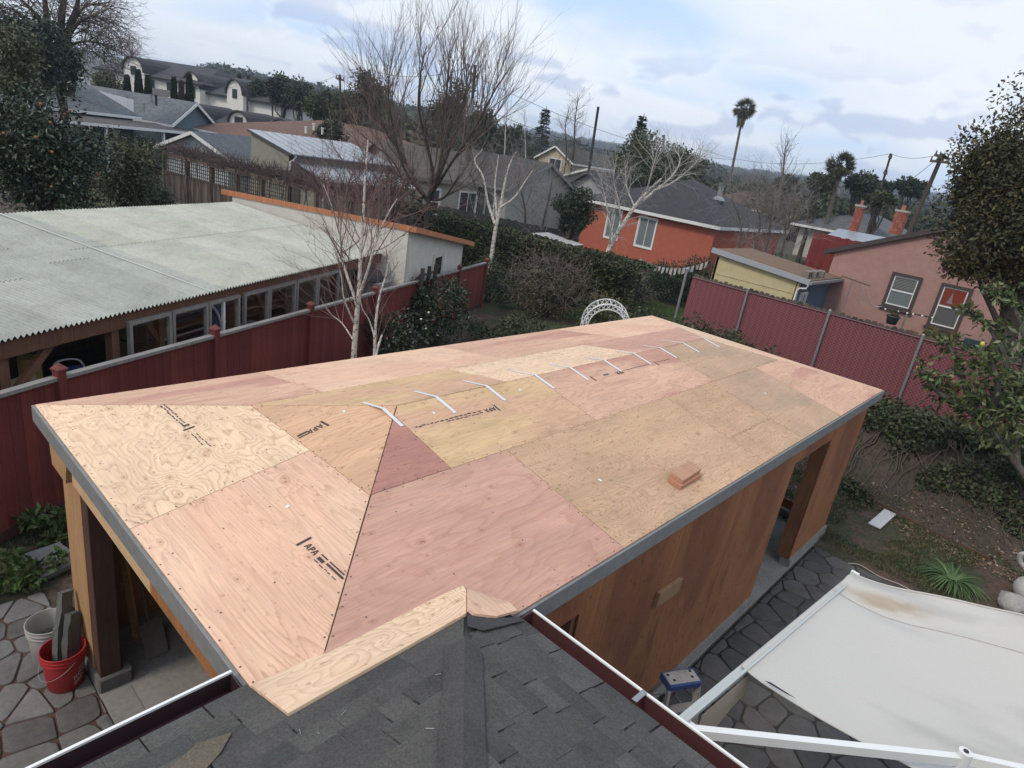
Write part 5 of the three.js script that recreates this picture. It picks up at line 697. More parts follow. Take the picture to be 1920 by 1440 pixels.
// ------------------------------------------------------------------ white shed with orange fascia, same frame
{
  const t = T('white_shed', 'cream boarded shed with orange fascia beyond the workshop', 'shed', null, [0.28, 0, -2.8], carRy); const s0 = 9.6, s1 = 13.75, zf = 0.66, zb = -4.3, yh = s => 2.87 - 0.165 * (s - 9.6);
  M('wall', slab([V(s0, 0, zb), V(s0, 0, zf), V(s0, yh(s0), zf), V(s0, yh(s0), zb)].reverse(), 0.1), mWhiteWall, t); for (let z = zb + 0.3; z < zf - 0.1; z += 0.31) M('batten', bx(0.012, 2.7, 0.018, s0 - 0.006, 1.4, z), S([0.47, 0.455, 0.41]), t);
  const f = (x, y) => V(x, y, zf); M('wall', slab([f(s0, 0), f(s1, 0), f(s1, yh(s1)), f(s0, yh(s0))], 0.1, { holes: [rect(11.42, 1.05, 12.05, 2.02, f)] }), mWhiteWall, t);
  M('wall', slab([V(s1, 0, zf), V(s1, 0, zb), V(s1, yh(s1), zb), V(s1, yh(s1), zf)], 0.1), mWhiteWall, t);
  frameWin(t, S([0.5, 0.485, 0.44]), mGlass, (x, y, e) => V(11.34 + x, 0.97 + y, zf + e), 0.79, 1.13, { casing: 0.09, sash: 0.02, d: 0.03 });
  const r = M('roof', slab([V(s0 - 0.1, yh(s0 - 0.1) + 0.1, zf + 0.2), V(s1 + 0.35, yh(s1 + 0.35) + 0.1, zf + 0.2), V(s1 + 0.35, yh(s1 + 0.35) + 0.1, zb - 0.3), V(s0 - 0.1, yh(s0 - 0.1) + 0.1, zb - 0.3)], 0.06, { up: 1 }), S([0.20, 0.14, 0.11], { map: tSpeck1 }), t);
  const yy = s => yh(s) + 0.045; M('fascia', bx(0.03, 0.13, zf - zb + 0.53, s0 - 0.115, yy(s0 - 0.1), (zf + zb) / 2 - 0.05), mOrange, r); M('fascia', beam(V(s0 - 0.1, yy(s0 - 0.1), zf + 0.215), V(s1 + 0.37, yy(s1 + 0.37), zf + 0.215), 0.03, 0.13), mOrange, r);
  M('corner_board', bx(0.09, 2.65, 0.09, s0 + 0.02, 1.33, zf + 0.0), S([0.53, 0.51, 0.46]), t);
  M('bin', [bx(0.7, 1.5, 0.6, 8.9, 0.9, 0.18)], S([0.30, 0.30, 0.30], { map: tConc1 }), t, 'grey cabinet against the shed'); 
  const tar = new THREE.SphereGeometry(0.5, 16, 8, 0, 6.3, 0, 1.5); tar.scale(1, 0.55, 0.7); M('tarp', tar.translate(8.8, 1.66, 0.05), S([0.03, 0.03, 0.035]), t, 'black tarpaulin heap');
  const gf = T('garden_gate', 'small dark arched gate panel in front of the cream shed', 'gate', null, [0.28, 0, -2.8], carRy); for (const s of [9.95, 10.4, 10.85]) M('post', bx(0.08, 1.95, 0.08, s, 0.975, 0.95), mDarkWood, gf); for (const s of [10.17, 10.62]) { const tb = new Tubes(); tb.add(Array.from({ length: 8 }, (_, i) => V(s - 0.2 + i * 0.057, 1.65 + 0.13 * Math.sin(i / 7 * 3.14), 0.95)), 0.03, 0.03, 5); M('arch_rail', tb.geo(), mDarkWood, gf); }
}
// ------------------------------------------------------------------ birch and shrubs before the red fence
bareTree('birch_tree', 'slender white-barked bare birch standing before the red fence', null, 12, [
  { p: [[663, 668], [668, 600], [672, 560], [675, 500], [680, 420], [684, 340], [690, 262]], r: [0.062, 0.012], foot: 0, k: 24, from: 0.3 },
  { p: [[671, 575], [655, 530, 0.1], [642, 488, 0.2], [637, 440, 0.3], [622, 388, 0.4], [606, 345, 0.4]], r: [0.034, 0.006], k: 16 },
  { p: [[672, 558], [690, 505, -0.2], [706, 450, -0.3], [728, 400, -0.4], [745, 372, -0.4]], r: [0.028, 0.005], k: 14 },
  { p: [[668, 615], [645, 560, -0.2], [640, 520, -0.3], [628, 470, -0.4]], r: [0.020, 0.005], k: 10 },
  { p: [[664, 640], [640, 605, 0.2], [622, 590, 0.2], [600, 560, 0.3]], r: [0.016, 0.004], k: 9 }], { len: 1.25, lv: 2, kids: [0, 3, 4], r: 0.011, up: 0.05, bark: mBirch, twig: mTwigRed, seed: 4, lift: 0.1, wob: 0.14, spread: 0.6, spread0: 0.75 });
bareTree('birch_tree', 'thinner forked bare birch beside the white birch trunk', null, 11.7, [
  { p: [[702, 668], [703, 630], [706, 590], [713, 550], [724, 515], [730, 470], [738, 420]], r: [0.036, 0.006], foot: 0, k: 14 },
  { p: [[706, 660], [712, 640, 0.2], [716, 628, 0.3]], r: [0.03, 0.016], k: 2, foot: 0 },
  { p: [[704, 640], [692, 600, 0.2], [680, 580, 0.2], [672, 540, 0.3]], r: [0.014, 0.004], k: 6 }], { len: 0.9, lv: 1, kids: [0, 4], r: 0.008, bark: mBirch, twig: mTwigRed, seed: 6, lift: 0.1, wob: 0.15 });
bush('camellia', 'round glossy dark green camellia against the red fence', null, V(9.9, 0.95, -6.15), [0.95, 0.95, 0.85], 4200, 0.085, C.dark, { mat: mLeafGloss, clumps: 26, cr: 0.42, seed: 8 });
{ const t = bush('camellia', 'dark camellia dotted with white flowers behind the birches', null, V(7.75, 0.75, -5.15), [0.85, 0.75, 0.65], 2400, 0.085, C.dark, { mat: mLeafGloss, clumps: 18, cr: 0.36, seed: 9 }); seed(10); for (let i = 0; i < 5; i++) M('flower', new THREE.IcosahedronGeometry(0.028, 0).translate(7.75 + R(-0.3, 0.8), 0.9 + R(-0.2, 0.45), -5.0 + R(-0.1, 0.6)), S([0.65, 0.62, 0.55]), t); }
bush('ground_ivy', 'low dark ivy and wild flowers at the end of the red fence', null, V(12.4, 0.2, -5.6), [2.2, 0.32, 1.7], 4200, 0.09, C.mid, { cat: 'ivy', clumps: 26, cr: 0.34, seed: 12 });
// ------------------------------------------------------------------ long ivy hedge, vine mound and white arch at the back
{
  seed(14); const t = T('ivy_hedge', 'long ivy-covered hedge closing off the back of the yard', 'hedge'); const L = new Leaves(), hx = z => 17.9 + 0.16 * Math.max(0, z + 9) + 0.5, core = [];
  for (let z = -19; z < -6.2; z += 1) { core.push(bx(0.8, 1.65, 1.05, hx(z) + 0.1, 0.80, z + 0.5)); }
  for (let i = 0; i < 30000; i++) { const z = R(-19, -5.6), k = rnd(), b = 0.13 * (fbm(z * 1.7, k * 5, 3, 6) - 0.5) * 2; let x, y, d; if (k < 0.72) { y = 2.0 * Math.pow(rnd(), 0.8); x = hx(z) - 0.42 - 0.28 * fbm(z * 1.3, y * 1.6, 3, 3) + R(-0.04, 0.1); d = V(-0.8, R(-0.9, 0.3), R(-0.8, 0.8)); } else { x = hx(z) + R(-0.5, 0.6); y = 1.90 + 0.18 * fbm(z * 1.1, x * 2, 3, 9) + R(-0.06, 0.06); d = V(R(-1, 1), R(-0.1, 0.7), R(-1, 1)); } L.add(V(x, y, z), R(0.07, 0.14), R(0.06, 0.11), d.normalize(), tint(fbm(z * 0.8, y, 2, 12) > 0.55 ? C.mid : C.ivy)); }
  M('core', core, S([0.018, 0.02, 0.012]), t); M('foliage', L.geo(), mLeaf, t);
}
{ const t = bush('vine_mound', 'big mound of tangled dead vines and leaves before the hedge', null, V(15.9, 0.75, -7.4), [1.3, 1.05, 1.7], 5200, 0.085, [...C.ivy, ...C.brown], { cat: 'vines', clumps: 30, cr: 0.5, seed: 15 }); seed(16); const tb = new Tubes(); for (let i = 0; i < 260; i++) { const a = R(0, 6.28), b = R(0.1, 1.4), p = V(15.9 + Math.cos(a) * 1.35 * Math.cos(b), 0.6 + 1.25 * Math.sin(b), -7.4 + Math.sin(a) * 1.75 * Math.cos(b)), pts = [p]; let d = rdir(); for (let k = 0; k < 5; k++) { d.add(rdir().multiplyScalar(0.6)).normalize(); pts.push(pts[k].clone().addScaledVector(d, 0.16)); } tb.add(pts, 0.010, 0.004, 3); } M('vines', tb.geo(), S([0.135, 0.105, 0.095]), t); }
bush('vine_mound', 'dark leafy mound filling the corner at the fence end', null, V(15.0, 0.75, -9.4), [1.0, 0.95, 1.2], 4200, 0.085, [...C.mid, ...C.dark], { cat: 'vines', clumps: 24, cr: 0.42, seed: 17 });
bush('yellow_shrub', 'yellowing leafy shrub in front of the hedge gap', null, V(16.2, 0.6, -5.3), [0.8, 0.65, 0.9], 2400, 0.09, [...C.olive, [0.14, 0.11, 0.03]], { clumps: 20, cr: 0.45, seed: 18 });
bush('low_hedge', 'low green hedge along the foot of the maroon fence', null, V(14.3, 1.30, -1.0), [0.55, 0.42, 2.2], 4200, 0.085, C.ivy, { cat: 'hedge', clumps: 34, cr: 0.36, seed: 19, floor: 0.5 });
{
  const t = T('garden_arch', 'white lattice garden arch showing above the far roof edge', 'arch'); const c = atD(1138, 600, 14), R0 = 0.52, yc = 1.82, ax = V(0.62, 0, 0.78).normalize(), nx2 = V(-ax.z, 0, ax.x); const pt = (a, r, o) => c.clone().setY(0).addScaledVector(ax, Math.cos(a) * r).addScaledVector(nx2, o).add(V(0, yc + Math.sin(a) * r, 0));
  for (const o of [-0.28, 0.28]) { const tb = new Tubes(); for (const r of [R0, R0 - 0.11]) { tb.add(Array.from({ length: 25 }, (_, i) => pt(i / 24 * Math.PI, r, o)), 0.012, 0.012, 6); for (const s of [0, Math.PI]) tb.add([pt(s, r, o), pt(s, r, o).setY(0)], 0.012, 0.012, 6); } for (let i = 0; i < 14; i++) { const a = i / 14 * Math.PI, b = (i + 1) / 14 * Math.PI; tb.add([pt(a, R0, o), pt(b, R0 - 0.11, o)], 0.008, 0.008, 4); tb.add([pt(a, R0 - 0.11, o), pt(b, R0, o)], 0.008, 0.008, 4); } for (let y = 0.1; y < yc; y += 0.16) for (const s of [1, -1]) { const q = (k, h) => c.clone().setY(h).addScaledVector(ax, s * k).addScaledVector(nx2, o); tb.add([q(R0, y), q(R0 - 0.11, Math.min(y + 0.16, yc))], 0.008, 0.008, 4); } M('hoop', tb.geo(), mTrimWhite, t); }
  for (let i = 0; i <= 6; i++) M('tie_bar', rod(pt(i / 6 * Math.PI, R0, -0.28), pt(i / 6 * Math.PI, R0, 0.28), 0.007, 0.007, 5), mTrimWhite, t);
}
// ------------------------------------------------------------------ lemon tree by the bank, tall evergreen beyond it
{
  const D = 13.2, t = T('lemon_tree', 'near lemon tree with thick pruned limbs and large glossy leaves', 'tree'); seed(23); const tb = new Tubes(), L = new Leaves(); const P = (u, v, d = 0) => atD(u, v, D + d);
  const foot = P(1985, 950); foot.y = bankH(foot.x, foot.z) - 0.05; const lim = [[[1950, 930], [1905, 870], [1850, 800], [1800, 760, -0.2], [1745, 720, -0.3]], [[1850, 800], [1815, 740, 0.2], [1800, 690, 0.3], [1775, 640, 0.4]], [[1905, 870], [1900, 760, 0.3], [1880, 660, 0.4], [1850, 610, 0.5], [1815, 588, 0.5]], [[1900, 760, 0.2], [1925, 660, 0.4], [1900, 580, 0.5], [1845, 545, 0.6]], [[1950, 930], [1960, 800, 0.5], [1965, 650, 0.5]], [[1850, 800], [1870, 720, -0.5], [1850, 660, -0.6]], [[1800, 760, -0.2], [1770, 745, -0.4], [1720, 690, -0.5]]];
  tb.add([foot, foot.clone().lerp(P(1950, 930), 0.6), P(1950, 930)], 0.12, 0.09, 9); const all = []; for (const l of lim) { const c = new THREE.CatmullRomCurve3(l.map(a => P(...a))).getPoints(24); tb.add(c, 0.07, 0.022, 7); all.push(c); }
  for (const c of all) for (let i = 5; i < c.length; i++) { const n = i > 14 ? 3 : 1; for (let k = 0; k < n; k++) { if (rnd() < 0.35) continue; const d = rdir(); d.y = Math.abs(d.y) * 0.6; const q = c[i].clone(), pts = [q.clone()], v = d.clone(), len = R(0.12, 0.38); for (let s = 0; s < 3; s++) { v.add(rdir().multiplyScalar(0.3)).normalize(); q.addScaledVector(v, len / 3); pts.push(q.clone()); } tb.add(pts, 0.007, 0.003, 4); for (let m = 0; m < 7; m++) { const f = pts[Math.min(3, 1 + Math.floor(rnd() * 3))], e = rdir().add(v.clone().multiplyScalar(0.4)); e.y -= 0.25; L.add(f.clone().add(rdir().multiplyScalar(0.03)), R(0.09, 0.15), R(0.045, 0.075), e.normalize(), tint(C.lemon, 0.3)); } } }
  leafBall(L, P(1915, 730, 0.3), 1.1, 1.1, 1.1, 1500, 0.13, 0.06, C.lemon, { pow: 0.7 }); leafBall(L, P(1870, 770, -0.2), 0.65, 0.55, 0.65, 520, 0.13, 0.05, C.lemon, { pow: 0.7 });
  M('limbs', tb.geo(), S([0.13, 0.115, 0.095], { map: tBark }), t); M('leaves', L.geo(), leafMat({ roughness: 0.45 }), t); for (const [u, v] of [[1722, 690], [1870, 706], [1842, 645]]) M('lemon', new THREE.SphereGeometry(0.035, 10, 8).scale(1, 1.25, 1).translate(...P(u, v, -0.4).toArray()), S([0.55, 0.46, 0.06], { roughness: 0.5 }), t);
}
{
  const D = 17.5, t = T('evergreen_tree', 'tall dense evergreen tree overhanging the pink house', 'tree'); seed(27); const L = new Leaves(), tb = new Tubes(), P = (u, v, d = 0) => atD(u, v, D + d); const c0 = P(1985, 400), foot = c0.clone().setY(1.0);
  tb.add([foot, c0.clone().setY(3), c0.clone().setY(6)], 0.28, 0.14, 9);
  for (const [u, v, rp, n, cl] of [[1930, 300, 95, 2600, C.oak], [1870, 340, 62, 1700, C.oak], [1990, 280, 110, 2000, C.oak], [1885, 420, 88, 2300, C.oak], [1830, 375, 42, 700, C.oak], [1960, 420, 110, 2300, C.oak], [1850, 470, 50, 800, [...C.oak, ...C.rust]], [1805, 490, 32, 420, C.rust], [1900, 495, 52, 900, [...C.rust, ...C.oak]], [1950, 520, 60, 800, C.rust]]) { const s = rp * D / 1208 * 1.1, p = P(u, v, R(-0.6, 0.6)); for (let k = 0; k < 9; k++) { const d = rdir(); leafBall(L, p.clone().addScaledVector(d, s * 0.55), s * 0.5, s * 0.42, s * 0.5, Math.round(n * 3.2 / 9), 0.10, 0.045, cl, { pow: 0.5 }); } limbTo(tb, c0.clone().setY(2.5 + rnd() * 2), p, 0.09, 0.02); }
  M('trunk', tb.geo(), mBarkDark, t); M('crown', L.geo(), mLeaf, t);
}
// ------------------------------------------------------------------ houses around (streets run on the same grid as the garage)
function boxHouse(name, label, o) {
  const { x0, x1, z0, z1, y0 = 0, ye, yr, ridge, wall, roof, trim = mTrimWhite, over = 0.35 } = o; const t = T(name, label, o.cat || 'house', o.group); const a = over, th = 0.12, xm = (x0 + x1) / 2, zm = (z0 + z1) / 2;
  const g = (p, q, k) => k ? [V(p.x, y0, p.z), V(q.x, y0, q.z), V(q.x, ye, q.z), V((p.x + q.x) / 2, yr - 0.05, (p.z + q.z) / 2), V(p.x, ye, p.z)] : [V(p.x, y0, p.z), V(q.x, y0, q.z), V(q.x, ye, q.z), V(p.x, ye, p.z)];
  const A = V(x0, 0, z0), B = V(x1, 0, z0), Cc = V(x1, 0, z1), Dd = V(x0, 0, z1); const hip = ridge.startsWith('hip');
  for (const [p, q, k] of [[A, Dd, ridge === 'x'], [Dd, Cc, ridge === 'z'], [Cc, B, ridge === 'x'], [B, A, ridge === 'z']]) { const d = q.clone().sub(p).normalize().multiplyScalar(0.004); M('wall', slab(g(p.clone().add(d), q.clone().sub(d), k), 0.12), wall, t); }
  const e = ye - a * (yr - ye) / (ridge.endsWith('x') ? (z1 - z0) / 2 : (x1 - x0) / 2); let S4; const X0 = x0 - a, X1 = x1 + a, Z0 = z0 - a, Z1 = z1 + a;
  if (ridge === 'x') S4 = [[V(X0, e, Z1), V(X1, e, Z1), V(X1, yr, zm), V(X0, yr, zm)], [V(X1, e, Z0), V(X0, e, Z0), V(X0, yr, zm), V(X1, yr, zm)]];
  else if (ridge === 'z') S4 = [[V(X0, e, Z0), V(X0, e, Z1), V(xm, yr, Z1), V(xm, yr, Z0)], [V(X1, e, Z1), V(X1, e, Z0), V(xm, yr, Z0), V(xm, yr, Z1)]];
  else { const w = Math.min(X1 - X0, Z1 - Z0) / 2; const r1 = ridge === 'hipx' ? V(X0 + w, yr, zm) : V(xm, yr, Z0 + w), r2 = ridge === 'hipx' ? V(X1 - w, yr, zm) : V(xm, yr, Z1 - w); const c = [V(X0, e, Z0), V(X0, e, Z1), V(X1, e, Z1), V(X1, e, Z0)]; S4 = ridge === 'hipx' ? [[c[0], c[1], r1], [c[1], c[2], r2, r1], [c[2], c[3], r2], [c[3], c[0], r1, r2]] : [[c[0], c[1], r2, r1], [c[1], c[2], r2], [c[2], c[3], r1, r2], [c[3], c[0], r1]]; }
  const r = M('roof', S4.map(p => slab(p.map(v => v.clone().add(V(0, th, 0))), th, { up: 1 })), roof, t);
  const tb = (p, q) => beam(p.clone().add(V(0, 0.02, 0)), q.clone().add(V(0, 0.02, 0)), 0.05, 0.17); const gs = [];
  if (hip) { const c = [V(X0, e, Z0), V(X0, e, Z1), V(X1, e, Z1), V(X1, e, Z0)]; for (let i = 0; i < 4; i++) gs.push(tb(c[i], c[(i + 1) % 4])); } else for (const s of S4) { gs.push(tb(s[0], s[1]), tb(s[1], s[2]), tb(s[3], s[0])); }
  M('fascia', gs, trim, r); if (o.at) { t.position.set(...o.at); t.rotation.y = o.ry; }
  for (const w of o.wins || []) { const [face, s, y, ww, hh, k = {}] = w; const f = face === 'W' ? (x, yy, d) => V(x0 - d, y + yy, s + x) : face === 'S' ? (x, yy, d) => V(s + x, y + yy, z1 + d) : (x, yy, d) => V(s - x, y + yy, z0 - d); frameWin(t, k.trim || mTrimWhite, k.glass || mGlass, f, ww, hh, { casing: 0.09, sash: 0.03, ...k }); }
  return t;
}
function vent(par, p, h, r, m) { M('vent_pipe', [rod(p, p.clone().add(V(0, h, 0)), r), new THREE.CylinderGeometry(r * 1.5, r * 1.5, r, 10).translate(p.x, p.y + h, p.z)], m || mGalv, par); }
// coral house behind the hedge
{
  const t = boxHouse('coral_house', 'coral orange stucco house with dark hip roof behind the hedge', { x0: 31.9, x1: 41, z0: -18.3, z1: -9.6, y0: 0, ye: 3.05, yr: 4.95, ridge: 'hipx', wall: stucco([0.47, 0.135, 0.085]), roof: shingle([0.045, 0.045, 0.052]), wins: [['W', -16.55, 1.0, 1.05, 1.75, { mull: true, glass: mGlassPale }], ['W', -14.35, 0.95, 1.25, 1.75, { mull: true, glass: mGlassPale }]] });
  const ch = atD(1353, 352, 41); const c = M('chimney_pipe', [rod(ch.clone().setY(3.9), ch.clone().add(V(0, 0.15, 0)), 0.16), new THREE.CylinderGeometry(0.25, 0.2, 0.2, 10).translate(ch.x, ch.y + 0.2, ch.z)], mGalv, t); M('flashing', new THREE.ConeGeometry(0.4, 0.35, 12).translate(ch.x, 4.35, ch.z), mGalv, c);
}
// grey houses behind the big bare tree
boxHouse('grey_house', 'pale grey gabled house with dark roof behind the dark fence', { x0: 28, x1: 34.5, z0: -28.5, z1: -21.2, ye: 2.95, yr: 4.55, ridge: 'z', wall: stucco([0.36, 0.37, 0.36]), roof: shingle([0.075, 0.07, 0.068]), trim: S([0.20, 0.20, 0.20]), wins: [['W', -27.0, 0.9, 1.0, 1.5, { mid: 0.5, glass: mGlassPale }], ['W', -23.0, 0.9, 0.9, 1.6, { mid: 0.5, glass: mGlassPale }]] });
boxHouse('gabled_house', 'light grey house with a dark gable beside the coral house', { x0: 35.5, x1: 44, z0: -23.1, z1: -18.8, ye: 3.1, yr: 4.5, ridge: 'x', wall: stucco([0.42, 0.43, 0.44]), roof: shingle([0.055, 0.055, 0.06]), trim: S([0.07, 0.07, 0.075]) });
boxHouse('beige_house', 'beige stucco house half hidden by the big bare tree', { x0: 21.5, x1: 27, z0: -27.5, z1: -22.8, ye: 3.0, yr: 4.35, ridge: 'x', wall: stucco([0.36, 0.34, 0.30]), roof: shingle([0.12, 0.105, 0.095]), trim: S([0.16, 0.14, 0.13]), wins: [['S', 23.2, 0.9, 1.0, 1.5, { mid: 0.5 }], ['S', 25.6, 0.9, 1.5, 1.5, { mull: true }]] });
// grey stucco garage with metal roof, small annex
{
  const t = T('stucco_garage', 'grey stucco garage with sloping pale metal roof beyond the lattice', 'garage'); const m = stucco([0.30, 0.295, 0.245]), mr = S([0.42, 0.45, 0.49], { roughness: 0.45, metalness: 0.2, map: tStuccoF }); const x0 = 15.3, x1 = 21, z0 = -27.4, z1 = -23.5;
  M('wall', slab([V(x0, 0, z0), V(x0, 0, z1), V(x0, 3.30, z1), V(x0, 3.95, z0)], 0.12), m, t); M('wall', slab([V(x0, 0, z1), V(x1, 0, z1), V(x1, 3.30, z1), V(x0, 3.30, z1)], 0.12), m, t); M('wall', bx(0.12, 3.3, z1 - z0, x1, 1.65, (z0 + z1) / 2), m, t);
  const r = M('roof', slab([V(x0 - 0.12, 4.02, z0 - 0.1), V(x0 - 0.12, 3.33, z1 + 0.35), V(x1 + 0.2, 3.33, z1 + 0.35), V(x1 + 0.2, 4.02, z0 - 0.1)], 0.05, { up: 1 }), mr, t); M('edge', beam(V(x0 - 0.14, 3.96, z0 - 0.1), V(x0 - 0.14, 3.28, z1 + 0.36), 0.03, 0.10), S([0.06, 0.06, 0.065]), r); for (let x = x0 + 0.5; x < x1; x += 0.55) M('roof_seam', beam(V(x, 4.035, z0 - 0.1), V(x, 3.345, z1 + 0.35), 0.03, 0.03), mr, r);
  const dp = new Tubes(); dp.add([V(x0 + 0.1, 3.25, z1 + 0.33), V(x0 + 0.05, 3.05, z1 + 0.25), V(x0 - 0.03, 2.95, z1 + 0.05), V(x0 - 0.03, 0.2, z1 + 0.04)], 0.05, 0.05, 8); M('downpipe', dp.geo(), mTrimWhite, t);
  const a = T('lean_to', 'low lean-to with a pale metal roof beside the stucco garage', 'shed'); M('wall', bx(4.8, 2.3, 0.1, 18.2, 1.15, -21.3), m, a); M('wall', bx(0.1, 2.4, 2.0, 15.85, 1.2, -22.35), m, a); M('roof', slab([V(15.6, 2.95, -23.4), V(15.6, 2.45, -20.9), V(21, 2.45, -20.9), V(21, 2.95, -23.4)], 0.05, { up: 1 }), mr, a); for (let x = 16; x < 21; x += 1.2) M('post', bx(0.1, 2.4, 0.1, x, 1.2, -21.0), mDarkWood, a);
}
// small white gable and weathered fence left of it
boxHouse('white_gable', 'small white-trimmed outbuilding with a bare gable behind the lattice', { cat: 'outbuilding', at: [14.7, 0, -32.4], ry: carRy, x0: 0, x1: 6, z0: -2.0, z1: 2.0, ye: 2.35, yr: 3.25, ridge: 'x', wall: S([0.50, 0.53, 0.56], { map: tStucco }), roof: S([0.105, 0.12, 0.14], { map: tRoofBig }), over: 0.45 });
function boards(name, label, p, q, h, m, o = {}) { const t = T(name, label, 'fence'); const d = q.clone().sub(p), L = d.length(); d.normalize(); const n = Math.min(o.max || 200, Math.floor(L / (o.w || 0.16))), w = L / n; const nn = V(-d.z, 0, d.x); seed(o.seed || 4); for (let i = 0; i < n; i++) { const a = p.clone().addScaledVector(d, i * w + 0.004), b = p.clone().addScaledVector(d, (i + 1) * w - 0.004), hh = h + R(-0.03, 0.03); M('board', slab([a, b, b.clone().setY(b.y + hh), a.clone().setY(a.y + hh)], 0.02), m[i % m.length], t); } M('rail', [beam(p.clone().addScaledVector(nn, -0.05).add(V(0, h * 0.25, 0)), q.clone().addScaledVector(nn, -0.05).add(V(0, h * 0.25, 0)), 0.04, 0.09), beam(p.clone().addScaledVector(nn, -0.05).add(V(0, h * 0.85, 0)), q.clone().addScaledVector(nn, -0.05).add(V(0, h * 0.85, 0)), 0.04, 0.09)], m[0], t); return t; }
const gw = [mOldWood, mDarkWood, wood([0.13, 0.105, 0.085])];
{ const a = atY(282, 245, 2.3), b = atY(400, 262, 2.3); boards('board_fence', 'tall brown board fence below the blue gabled house', V(a.x, 0.1, a.z), V(b.x, 0.1, b.z), 2.2, gw, { w: 0.2, seed: 6 }); }
{ const a = atY(790, 372, 2.35), b = atY(1092, 410, 2.35); boards('board_fence', 'black stained board fence behind the ivy hedge', V(21.5, 0, -19.8), V(23.9, 0, -13.4), 1.85, [S([0.03, 0.03, 0.033]), S([0.024, 0.024, 0.028])], { w: 0.2, seed: 7 }); }
boards('board_fence', 'old brown board fence below the lattice vines', V(13.3, 0, -15.6), V(17.6, 0, -16.6), 1.75, gw, { w: 0.16, seed: 8 });
boards('red_board_fence', 'bright red board wall beyond the bare shrub trees', (() => { const p = atD(1516, 470, 40); p.y = 0.9; return p; })(), (() => { const p = atD(1655, 470, 38); p.y = 0.9; return p; })(), 2.5, [wood([0.24, 0.030, 0.026]), wood([0.20, 0.026, 0.024])], { w: 0.25, seed: 9 });
// lattice fence and vine-covered pergola beam
{
  const t = T('lattice_fence', 'weathered board fence topped with square lattice and a long beam', 'fence'); const q = [[11.1, -27.3], [11.9, -22.4], [12.7, -18.2], [13.3, -13.6]]; seed(51);
  const at = f => { const k = Math.min(2, Math.floor(f * 3)), u = f * 3 - k; return V(mix(q[k][0], q[k + 1][0], u), 0, mix(q[k][1], q[k + 1][1], u)); };
  const n = 84, L = 14.0; for (let i = 0; i < n; i++) { const a = at(i / n), b = at((i + 0.94) / n); M('board', slab([a, b, b.clone().setY(1.62), a.clone().setY(1.62)], 0.02), gw[i % 3], t); }
  for (let i = 0; i <= 8; i++) { const p = at(i / 8); M('post', bx(0.14, 2.42, 0.14, p.x, 1.21, p.z), mOldWood, t); }
  for (let i = 0; i < 8; i++) { const a = at(i / 8 + 0.004), b = at((i + 1) / 8 - 0.004); M('beam', beam(a.clone().setY(2.45), b.clone().setY(2.45), 0.16, 0.14), wood([0.19, 0.14, 0.115]), t); M('rail', beam(a.clone().setY(1.68), b.clone().setY(1.68), 0.06, 0.1), mDarkWood, t); if (i > 4) continue; const gs = []; for (let k = 0; k <= 12; k++) { const c = a.clone().lerp(b, k / 12); gs.push(bx(0.02, 0.62, 0.035, c.x, 2.05, c.z)); } for (const y of [1.84, 1.99, 2.14, 2.29]) gs.push(beam(a.clone().setY(y), b.clone().setY(y), 0.02, 0.035)); M('lattice_panel', gs, mDarkWood, t).userData.kind = 'stuff'; }
  const v = T('climbing_vine', 'brown leafless vine heaped along the lattice beam', 'vine'); const tb = new Tubes(), L2 = new Leaves(); for (let i = 0; i < 2400; i++) { const p = at(rnd()).add(V(R(-0.15, 0.6), 2.5 + R(-0.12, 0.30), R(-0.2, 0.2))); const pts = [p]; let d = rdir(); d.y = Math.abs(d.y) * (rnd() < 0.12 ? 2 : 0.35); d.normalize(); for (let k = 0; k < 4; k++) { d.add(rdir().multiplyScalar(0.5)).normalize(); pts.push(pts[k].clone().addScaledVector(d, 0.15)); } tb.add(pts, 0.014, 0.005, 3); }
  for (let i = 0; i < 26; i++) { const p = at(rnd() * 0.75).add(V(-0.08, 0, 0)), pts = [p.clone()]; for (let k = 0; k < 6; k++) pts.push(pts[k].clone().add(V(R(-0.06, 0.04), 0.42, R(-0.12, 0.12)))); tb.add(pts, 0.03, 0.015, 5); }
  M('stems', tb.geo(), S([0.085, 0.06, 0.055]), v);
  const w = T('chain_gate', 'thin wire mesh gate in front of the lattice fence', 'gate'); const a = atD(303, 388, 25), b = atD(370, 388, 24.4); const y = 1.75; M('frame', [rod(a.clone().setY(0), a.clone().setY(y), 0.02), rod(b.clone().setY(0), b.clone().setY(y - 0.1), 0.02), rod(a.clone().setY(y), b.clone().setY(y - 0.1), 0.015), rod(a.clone().lerp(b, 0.45).setY(0), a.clone().lerp(b, 0.45).setY(y - 0.05), 0.015)], mGalv, w);
}
// purple-brown shrubs and tangle along the lattice
bareTree('purple_shrub', 'purple-brown bare shrub thicket behind the cream shed', null, 22, [{ p: [[640, 395], [650, 360], [655, 335]], r: [0.05, 0.02], foot: 0, k: 20, from: 0.1 }, { p: [[680, 400], [700, 365], [705, 340]], r: [0.05, 0.02], foot: 0, k: 20, from: 0.1 }, { p: [[730, 410], [735, 375], [745, 350]], r: [0.05, 0.02], foot: 0, k: 20, from: 0.1 }, { p: [[600, 385], [600, 360], [590, 345]], r: [0.04, 0.02], foot: 0, k: 16, from: 0.1 }], { len: 1.5, lv: 2, kids: [0, 5, 6], r: 0.014, up: 0.03, bark: mTwigRed, twig: S([0.10, 0.065, 0.068]), seed: 31, wob: 0.35, spread: 1.1 });
